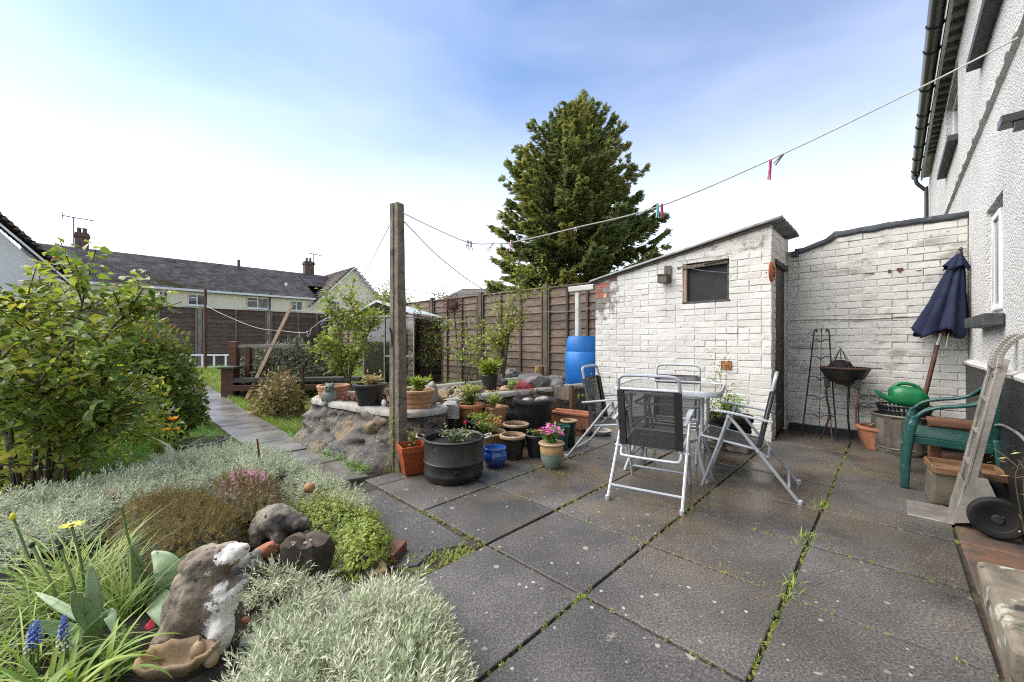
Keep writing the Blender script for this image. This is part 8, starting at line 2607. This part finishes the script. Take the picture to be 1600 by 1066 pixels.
for k, (px, py) in enumerate(((50, 985), (57, 978), (100, 970), (96, 985), (46, 995), (105, 990))):
    b_ = at(px + 4, 1070, zb_); t_ = dep(px, py, b_.y)
    rt_ = empty('grape_hyacinth', tuple(b_), 0, 'blue grape hyacinth spike in the near corner among narrow leaves', 'flower', 'grape hyacinths in the near corner')
    MB().tube([(0, 0, 0), tuple(t_ - b_)], .0025, 5).build('stalk', M['stem_green'], rt_, True)
    n = 26; i = np.arange(n)
    mb = rock_mb((1, 1, 1.2), 3, 1, .0)
    tt_ = i / n; rr = .010 * (1 - .7 * tt_)
    Pp = np.stack([np.cos(i * 2.4) * rr, np.sin(i * 2.4) * rr, -.045 + .06 * tt_], 1) + np.array(t_ - b_)
    V, F = merge([(np.array(mb.v, np.float32), np.array(mb.f, np.int32))], np.zeros(n, int), frames(np.tile([[0, 1., 0]], (n, 1))), .0045 * (1 - .4 * tt_), Pp)
    stuff('florets', V, F, M['fl_blue' if k < 3 else 'lf_silver'], rt_)
# ferny weed and red petal on the bare soil
cushion('ferny_weed', 'small ferny green weed on the bare soil below the tulip leaves', pxp([(160, 1010), (185, 985), (210, 995), (205, 1020), (175, 1035)], .1), .03, 60, [sprig(230, .04, 22, .014, .005, .0, .8)], 1.0, 'lf_fern', 15, 'under', .05, .5, thing=True)
q = at(232, 990, .11); o = link_mesh('red_petal', np_mesh('red_petal', *leaf_proto(.03, .025, .3, -.6, 4), M['fl_red'], True), None, (q.x, q.y, q.z + .008), (.5, .2, .6)); tag(o, 'fallen dark red petal lying on the bare black soil', 'petal')
o.modifiers.new('solid', 'SOLIDIFY').thickness = .001

# ------------------------------------------------------------------ plants in pots and in the raised bed
def potted(name, label, px, py, y, z0, H, rx, n, leaf, ls, m, seed, cat='plant', stems=6, up=.6, group=None, flowers=None, stemm='stem_green'):
    r = rng(seed)
    b = dep(px, py, y); b.z = z0
    root = empty(name, tuple(b), 0, label, cat, group)
    mb = MB(); Q, D = [], []
    for k in range(stems):
        az = k * 2.4 + r.uniform(-.3, .3); s_ = rx * r.uniform(.3, 1.0)
        e = Vector((math.cos(az) * s_, math.sin(az) * s_, H * r.uniform(.6, 1.05)))
        c = catmull([(e.x * .1, e.y * .1, -.02), (e.x * .4, e.y * .4, e.z * .6), e], 3)
        mb.tube(c, [.0045 * (1 - .6 * i / len(c)) for i in range(len(c))], 4)
        A = np.array([tuple(p) for p in c]); m_ = max(2, int(n * 1.5) // stems)
        u = r.uniform(.2, 1, m_)
        Q.append(np.stack([np.interp(u, np.linspace(0, 1, len(A)), A[:, j]) for j in range(3)], 1) + r.normal(0, rx * .12, (m_, 3)))
        d = r.normal(0, 1, (m_, 3)); d[:, 2] = d[:, 2] * .4 + up * .6; D.append(d)
    mb.build('stem', M[stemm], root, True)
    Q, D = np.concatenate(Q), np.concatenate(D); k = len(Q)
    V, F = merge([leaf], np.zeros(k, int), frames(D, None, r.normal(0, .5, k)), r.uniform(.6, 1.2, k) * ls, Q)
    stuff('foliage', V, F, M[m], root)
    if flowers:
        fm, fn, fs_ = flowers
        a_ = r.uniform(0, 6.28, fn); u = r.uniform(.2, 1, fn)
        P = np.stack([np.cos(a_) * rx * u, np.sin(a_) * rx * u, H * (1.05 - .5 * u ** 2) + r.uniform(-.02, .02, fn)], 1)
        fl = merge([leaf_proto(1, .9, .2, -.1, 2)], np.zeros(5, int), frames(dirs(np.arange(5) * 1.2566, np.full(5, .35))), np.ones(5), np.zeros((5, 3)))
        V, F = merge([fl], np.zeros(fn, int), UPR(fn, r, .7), r.uniform(.7, 1.2, fn) * fs_, P)
        stuff('blossom', V, F, M[fm], root)
    return root
yy = lambda py, z=0: (CAMH - z) * FOC / (py - 533)
potted('petunia', 'pink flowering petunia mound in the two tone pot', 860, 730, yy(730), .19, .15, .11, 260, LF, .032, 'lf_fern', 1, 'flower', 14, flowers=('fl_pink', 62, .020))
potted('red_flower', 'small red flower in the plain black pot', 836, 713, yy(713), .19, .06, .07, 60, LF, .025, 'lf_fern', 2, 'flower', 8, flowers=('fl_red', 9, .016))
potted('tub_plants', 'sparse green seedlings and a red tulip bud in the metal tub', 712, 745, yy(745), .275, .10, .18, 170, LF, .028, 'lf_lavender', 3, 'plant', 16)
b_ = dep(727, 675, yy(740)); flower_stem('tulip', 'closed red tulip bud over the rim of the metal tub', (b_.x, b_.y, .28), (b_.x, b_.y, .40), 'fl_red', .035, 6, 1.25)
potted('bowl_plant', 'dark red green plant with small red flowers in the shallow bowl', 762, 706, yy(706), .17, .14, .18, 420, LF, .03, 'lf_laurel', 4, 'plant', 18, flowers=('fl_red', 8, .022))
potted('herb_plant', 'trailing fresh green herbs in the black pot before the bed', 748, 692, 4.04, .25, .08, .14, 330, LF, .032, 'lf_lime', 5, 'plant', 18)
potted('planter_plant', 'dry sticks and new shoots in the orange square planter', 644, 738, yy(738), .19, .20, .09, 50, LF, .025, 'lf_lime', 6, 'plant', 7, stemm='stem')
q = at(688, 665, .1); b_ = q
shrub('yellow_rose', 'thin yellow green shrub rising behind planter and tub', (q.x, q.y, .1), [cane(Vector((q.x, q.y, .1)), [(690, 640), (700, 615)], q.y, q.y), cane(Vector((q.x, q.y, .1)), [(672, 655), (662, 635)], q.y, q.y), cane(Vector((q.x, q.y, .1)), [(712, 640), (730, 600)], q.y, q.y + .1)], LF, .035, 'lf_rose', 11, per=7, nsub=6, sublen=.16, rad=.006, cat='plant')
potted('shrub_in_pot', 'yellow green leafy shrub in the terracotta pot', 735, 662, 4.23, .38, .24, .17, 330, LF, .042, 'lf_rose', 8, 'plant', 16, stemm='stem')
potted('shoots', 'upright pale green shoots in the square terracotta pot', 771, 672, 4.34, .33, .14, .09, 70, LFN, .07, 'lf_lime', 9, 'plant', 8, up=1.6)
potted('bare_shrub', 'thin twig with few leaves in the big black pot', 838, 672, yy(672, .08), .42, .16, .06, 20, LF, .03, 'lf_rose', 10, 'plant', 4, stemm='stem')
q = W(-3.5, 3.8, BT - .02); dome_shrub('crimson_shrub', 'low crimson leaved shrub on the bed behind the big black pot', q, .17, .14, .15, 800, LF, .022, 'lf_red', 12, shell=.6, stems=6)
q = W(-3.58, 3.55); potted('green_shoots', 'short broad green shoots beside the crimson shrub', 800, 640, q.y, BT, .12, .05, 20, LFN, .10, 'lf_fern', 13, up=2.0)
potted('lime_grass', 'bright lime grass overflowing the black pot by the fence', 765, 605, bedp(765, 605).y, BT + .15, .17, .15, 600, LFN, .11, 'lf_lime', 14, 'plant', 20, up=1.2)
potted('straw_plant', 'dry straw coloured plant in the black pot on the bed', 580, 634, bedp(578, 634).y, BT + .18, .12, .12, 300, LFN, .05, 'lf_straw', 15, 'plant', 14)
potted('straw_plant', 'pale yellow green stalks in the ribbed bowl behind the concrete post', 655, 638, bedp(650, 638).y, BT + .14, .13, .10, 160, LFN, .08, 'lf_lime', 16, 'plant', 10, up=1.6)
for k, (px, py, rr, lb) in enumerate(((548, 640, .16, 'low maroon heather on the bed between figure and black pot'), (612, 630, .13, 'low maroon heather between the black pot and concrete post'))):
    dome_shrub('maroon_heather', lb, bedp(px, py - 13), rr, rr * .8, .12, 900, LFN, .022, 'lf_maroon', 20 + k, shell=.6, stems=5)
# climbing and standing roses
q = bedp(545, 615, .35)
R0_ = Vector((q.x, q.y, .36)); yq = q.y
shrub('standing_rose', 'full leafy rose standing behind the ribbed pot before the greenhouse', R0_, [cane(R0_, [(540, 560), (525, 500), (512, 470)], yq, yq), cane(R0_, [(548, 560), (555, 500), (545, 465)], yq, yq + .1), cane(R0_, [(552, 570), (572, 530), (585, 490)], yq, yq), cane(R0_, [(535, 580), (518, 550), (508, 540)], yq, yq), cane(R0_, [(540, 580), (530, 540), (535, 490)], yq + .1, yq + .2), cane(R0_, [(550, 570), (560, 540), (562, 510)], yq - .1, yq - .1)],
    LF, .066, 'lf_rose', 31, per=38, nsub=9, sublen=.30, rad=.012, mat2='lf_bronze', frac2=.1, spread=.05)
def fence_rose(label, px0, y, canes, seed, per=14, nsub=9, m='lf_rose', ls=.065, group='roses trained along the side fence'):
    b = dep(px0, 600, y); b.z = .3
    shrub('climbing_rose', label, b, [cane(b, c, y, y + .05) for c in canes], LF, ls, m, seed, per=per, nsub=nsub, sublen=.35, rad=.011, group=group, mat2='lf_bronze', frac2=.08, spread=.06)
fence_rose('climbing rose right behind the concrete post', 672, 7.6, [[(672, 545), (660, 500), (652, 475)], [(680, 545), (690, 520), (700, 510)], [(675, 560), (664, 530), (660, 510)], [(668, 570), (690, 560), (705, 545)]], 41)
fence_rose('bronze tinted thin rose next to the sun ornament', 735, 6.6, [[(735, 560), (732, 530), (728, 505)], [(742, 560), (748, 530), (752, 505)]], 42, 9, 7)
fence_rose('tall lime green climbing rose reaching above the fence near the barrel', 785, 6.0, [[(790, 530), (800, 470), (830, 425)], [(785, 540), (780, 500), (778, 475)], [(795, 520), (812, 480), (850, 450)], [(788, 560), (785, 545), (778, 530)], [(795, 530), (805, 460), (812, 415)], [(786, 560), (790, 530), (805, 510)]], 43, 17, 9, 'lf_lime')
fence_rose('small yellow leaved shrub below the sun ornament', 728, 5.9, [[(726, 575), (722, 560), (722, 552)], [(732, 580), (738, 565), (742, 552)]], 44, 14, 6, 'lf_rose', .07)
# dark shrub, bronze fern clump, vine at the shed
q = ground_at(455, 612)
dome_shrub('lavender_bush', 'broad dull grey green shrub growing over the timber bench', Vector((q.x, q.y, q.z)), 1.05, .7, .98, 15000, LFN, .10, 'lf_lavender', 51, shell=.35, stems=14, lumps=.14)
q = ground_at(435, 648)
dome_shrub('bronze_shrub', 'upright bronze and straw coloured fern like clump by the bed end', Vector((q.x, q.y, q.z)), .36, .3, .62, 2300, LFN, .085, 'lf_bronze', 52, shell=.6, stems=16)
q = at(1128, 690, .08)
shrub('bramble', 'straggling leafy bramble climbing the shed wall by the rusty plate', (q.x, q.y, .2), [cane(Vector((q.x, q.y, .2)), [(1126, 610), (1128, 560)], q.y, q.y + .05), cane(Vector((q.x, q.y, .2)), [(1115, 640), (1105, 610)], q.y, q.y), cane(Vector((q.x, q.y, .2)), [(1130, 640), (1138, 605)], q.y, q.y)], LF, .035, 'lf_rose', 53, per=9, nsub=8, sublen=.14, rad=.005, cat='plant')
potted('tyre_pot_plant', 'mixed green plants in the black tyre pot by the shed', 1140, 700, yy(700), .30, .20, .18, 260, LF, .04, 'lf_fern', 54, 'plant', 12)
q = at(940, 665, .0); shrub('barrel_weed', 'leafy weed shoot between blue barrel and shed corner', (q.x, q.y, .2), [cane(Vector((q.x, q.y, .2)), [(932, 610), (935, 590)], q.y, q.y), cane(Vector((q.x, q.y, .2)), [(922, 625), (920, 610)], q.y, q.y)], LF, .05, 'lf_lime', 55, per=7, nsub=4, sublen=.12, rad=.005, cat='plant')
grass('weeds round the foot of the concrete post', [W(-3.1, 1.62), W(-2.95, 1.62), W(-2.9, 1.9), W(-3.1, 1.95)], 260, .06, 61, 'lf_lime', 0.0)
# ivy patch on the post foot
q = pp; r = rng(62); n = 130
P = np.stack([r.normal(-.045, .022, n), r.normal(-.06, .015, n), r.uniform(.10, .52, n)], 1) + np.array([q.x, q.y, 0])
V, F = merge([LF], np.zeros(n, int), frames(r.normal(0, 1, (n, 3)) + [0, -1, -.2]), r.uniform(.012, .024, n), P)
tag(link_mesh('creeper', np_mesh('creeper', V, F, M['lf_lime'])), 'small creeper clinging to the foot of the concrete post', 'plant')
# dry weeds by the wheel
q = W(.47, 3.05); shrub('dry_weed', 'withered pale weed stems against the black plinth by the wheel', (q.x, q.y, 0), [cane(Vector((q.x, q.y, 0)), [(1588, 760), (1592, 725)], q.y, q.y), cane(Vector((q.x, q.y, 0)), [(1600, 760), (1610, 735)], q.y, q.y)], LFN, .04, 'lf_straw', 63, per=2, nsub=5, sublen=.10, rad=.004, cat='plant')
# ================================================================== ROCKERY FIGURES
random.seed(71)
zs = .10
q = at(322, 985, zs)
big = blob_figure('stone_animal', 'large stone animal figure with flaking white paint, seated with raised snout', 'statue', (q.x, q.y, zs - .02), .15,
    [((-.025, 0, .09), (.098, .085, .12), None), ((-.01, -.01, .17), (.085, .075, .085), None), ((.012, -.01, .245), (.072, .064, .066), (0, -.25, 0)), ((.07, -.015, .275), (.062, .042, .040), (0, -.35, 0)), ((.112, -.018, .292), (.030, .027, .022), (0, -.4, 0)),
     ((.06, -.03, .13), (.055, .055, .085), (0, .3, 0)), ((.075, -.06, .045), (.035, .045, .065), None), ((-.08, -.05, .03), (.05, .05, .05), None), ((.095, -.01, .15), (.03, .05, .055), (0, .5, 0)), ((-.035, -.045, .262), (.02, .016, .026), None)], 'statue', .0075)
MB().ell((.058, -.052, .283), (.005, .004, .005)).build('eye', M['void'], big, True)
MB().ell((.138, -.024, .300), (.006, .009, .006)).build('nose', M['stone_ball'], big, True)
q = at(440, 835, zs + .04)
tor = blob_figure('stone_tortoise', 'blackened stone tortoise like animal on the rockery behind the log', 'statue', (q.x, q.y, zs + .02), -.15,
    [((-.02, 0, .08), (.115, .085, .075), (0, .12, 0)), ((.09, -.01, .085), (.055, .05, .042), None), ((.125, -.015, .085), (.038, .036, .032), None), ((-.10, -.02, .045), (.05, .06, .06), None), ((.03, -.06, .03), (.03, .028, .05), None), ((-.08, -.065, .025), (.032, .03, .05), None)], 'statue_dark', .008)
MB().ell((.142, -.042, .093), (.006, .004, .006)).build('eye', M['void'], tor, True)
q = at(478, 885, zs)
lgd = empty('charred_log', (q.x, q.y, zs - .01), 0, 'short charred black log standing on end in the rockery', 'log')
mb = MB(); n = 26; vs, fs = [], []
for i in range(7):
    z = .125 * i / 6
    for k in range(n):
        t = 2 * math.pi * k / n
        rr = .086 * (1 + .30 * mnoise.noise(Vector((math.cos(t) * 2.2, math.sin(t) * 2.2, z * 8))) + .16 * mnoise.noise(Vector((math.cos(t) * 7, math.sin(t) * 7, z * 4))))
        vs.append((rr * 1.15 * math.cos(t), rr * .85 * math.sin(t), z + .03 * (z / .125) * mnoise.noise(Vector((math.cos(t) * 3, math.sin(t) * 3, 4)))))
for i in range(6):
    for k in range(n): fs.append((i * n + k, i * n + (k + 1) % n, (i + 1) * n + (k + 1) % n, (i + 1) * n + k))
mb.add(vs, fs).build('bark', M['log_dark'], lgd, True)
c0_ = len(vs); mb = MB(); top = vs[-n:]
ring2 = [(x * .55, y * .55, z + .004 + .008 * random.random()) for x, y, z in top]
mb.add(top + ring2 + [(0, 0, .13)], [(k, (k + 1) % n, n + (k + 1) % n, n + k) for k in range(n)] + [(n + k, n + (k + 1) % n, 2 * n) for k in range(n)])
mb.build('cut_face', M['bark'], lgd, True)
for k in range(4): MB().ell((random.uniform(-.05, .05), random.uniform(-.05, .02), .128), (.012, .009, .006)).build('wood_chip', M['gravel'], lgd, True)
q = at(402, 905, zs)
sb = blob_figure('stone_bird', 'small pale stone bird standing between big animal and log', 'statue', (q.x, q.y, zs), -.4,
    [((0, 0, .055), (.022, .024, .045), None), ((.002, -.006, .108), (.017, .018, .02), None), ((0, .012, .03), (.015, .02, .03), None)], 'statue_pale', .0045)
MB().ell((.004, -.026, .106), (.004, .010, .004)).build('beak', M['rock'], sb, True)
MB().ell((-.008, -.021, .113), (.003, .002, .003)).build('eye', M['void'], sb, True)
q = at(385, 900, zs); tag(rock_mb((.055, .05, .06), 201, 3, .3).build('rockery_stone', M['rock'], None, True, loc=(q.x, q.y, zs + .03)), 'dark rough stone just behind the pale stone bird', 'stone')
q = at(415, 880, zs); tag(rock_mb((.06, .04, .035), 202, 3, .3).build('rockery_stone', M['terracotta'], None, True, loc=(q.x, q.y, zs + .05), rot=(0, -.3, .2)), 'rusty orange stone between bird and charred log', 'stone')
# stone ball figure with a rusty rod
q = at(407, 752, .14)
bf = empty('ball_figure', (q.x, q.y, .10), .2, 'stone ball with rusty rod on a pink ornament at the path side', 'ornament')
zc = dep(407, 730, q.y).z - .10
rock_mb((.042, .042, .038), 5, 3, .06).build('ball', M['stone_ball'], bf, True, loc=(0, 0, zc))
MB().tube([(-.004, 0, zc + .03), (-.02, 0, zc + .19)], .006, 6).build('rod', M['rust'], bf, True)
rock_mb((.07, .05, .06), 9, 3, .2).build('base', M['terracotta_pale'], bf, True, loc=(.05, -.01, zc - .085))
MB().tube([(0, 0, -.02), (0, 0, zc - .02)], .02, 8).build('neck', M['stone_ball'], bf, True)
q = at(180, 785, .2); tag(rock_mb((.05, .045, .045), 211, 3, .3).build('rockery_stone', M['stone_ball'], None, True, loc=(q.x, q.y, .235)), 'brown rounded stone poking out of the broad silver mat', 'stone')
q = at(483, 768, .2); tag(rock_mb((.03, .03, .03), 212, 3, .2).build('rockery_stone', M['terracotta_pale'], None, True, loc=(q.x, q.y, .22)), 'small buff pebble nestled at the back of the geranium mat', 'stone')
# edging: red brick, dark pebble, flat stones
q = at(616, 868, .0)
tag(MB().box(-.035, .035, -.075, .075, -.02, .045, j=.004).build('edging_brick', M['brick_red'], None, bevel=.006, loc=(q.x, q.y, 0), rot=(0, 0, ROT + .62)), 'single dark red brick edging the leafy mat beside the paving', 'brick')
q = at(567, 876, .1); tag(rock_mb((.035, .03, .025), 221, 3, .1).build('pebble', M['rubber'], None, True, loc=(q.x, q.y, .10)), 'smooth black pebble at the tip of the geranium mat', 'stone')
for k, (px, py, sx, sy, m, lb, rz2) in enumerate(((535, 945, .17, .06, 'slab_path', 'grey flat edging stone between the small tuft and near mat', .62), (580, 890, .07, .04, 'rock_warm', 'brown flat stone below the geranium mat', .5), (440, 990, .12, .06, 'edge_stone', 'mossy flat stone half buried under the near silver mat', .6))):
    q = at(px, py, .06)
    tag(MB().box(-sx, sx, -sy, sy, -.05, .015, j=.012).build('flat_stone', M[m], None, bevel=.01, loc=(q.x, q.y, .05), rot=(.03, -.04, rz2)), lb, 'stone')
# broken terracotta dish with two buff fruits
q = at(275, 1045, zs)
td = empty('terracotta_shell', (q.x, q.y, zs - .012), .2, 'broken rough terracotta dish lying in the soil at the bottom edge', 'dish')
vs, fs = [], []
N1, N2 = 7, 28
for i in range(N1 + 1):
    for k in range(N2):
        t = 2 * math.pi * k / N2; u = i / N1
        rr = (.012 + .078 * u) * (1 + .34 * mnoise.noise(Vector((math.cos(t) * 2, math.sin(t) * 2, 3))) * u)
        vs.append((rr * 1.15 * math.cos(t), rr * .72 * math.sin(t), .058 * u ** 2.4 + .022 * u * mnoise.noise(Vector((math.cos(t) * 5, math.sin(t) * 5, u)))))
for i in range(N1):
    for k in range(N2): fs.append((i * N2 + k, i * N2 + (k + 1) % N2, (i + 1) * N2 + (k + 1) % N2, (i + 1) * N2 + k))
fs.append(tuple(range(N2)))
o = MB().add(vs, fs).build('dish', M['rock_warm'], td, True, ang=80); o.modifiers.new('solid', 'SOLIDIFY').thickness = .012
for k, (px, py, s) in enumerate(((312, 1028, .026), (330, 1040, .021))):
    q = at(px, py, zs); f_ = empty('buff_gourd', (q.x, q.y, zs + .0), k, ['pear shaped buff gourd beside the terracotta dish', 'smaller rounder buff gourd half under silver leaves'][k], 'gourd')
    MB().lathe([(.001, 0), (s * .7, .004), (s, s * .8), (s * .92, s * 1.3), (s * .6, s * 1.8), (s * .3, s * 2.05), (.001, s * 2.1)], 18).build('fruit', M['tan_rim'], f_, True)
    MB().tube([(0, 0, s * 2.0), (s * .15, 0, s * 2.5)], .003, 5).build('stalk', M['stem'], f_, True)
q = at(383, 975, zs); tag(rock_mb((.014, .013, .011), 231, 2, .1).build('snail_shell', M['terracotta'], None, True, loc=(q.x, q.y, zs + .012)), 'small orange brown snail shell on dark soil by the big stone animal', 'shell')
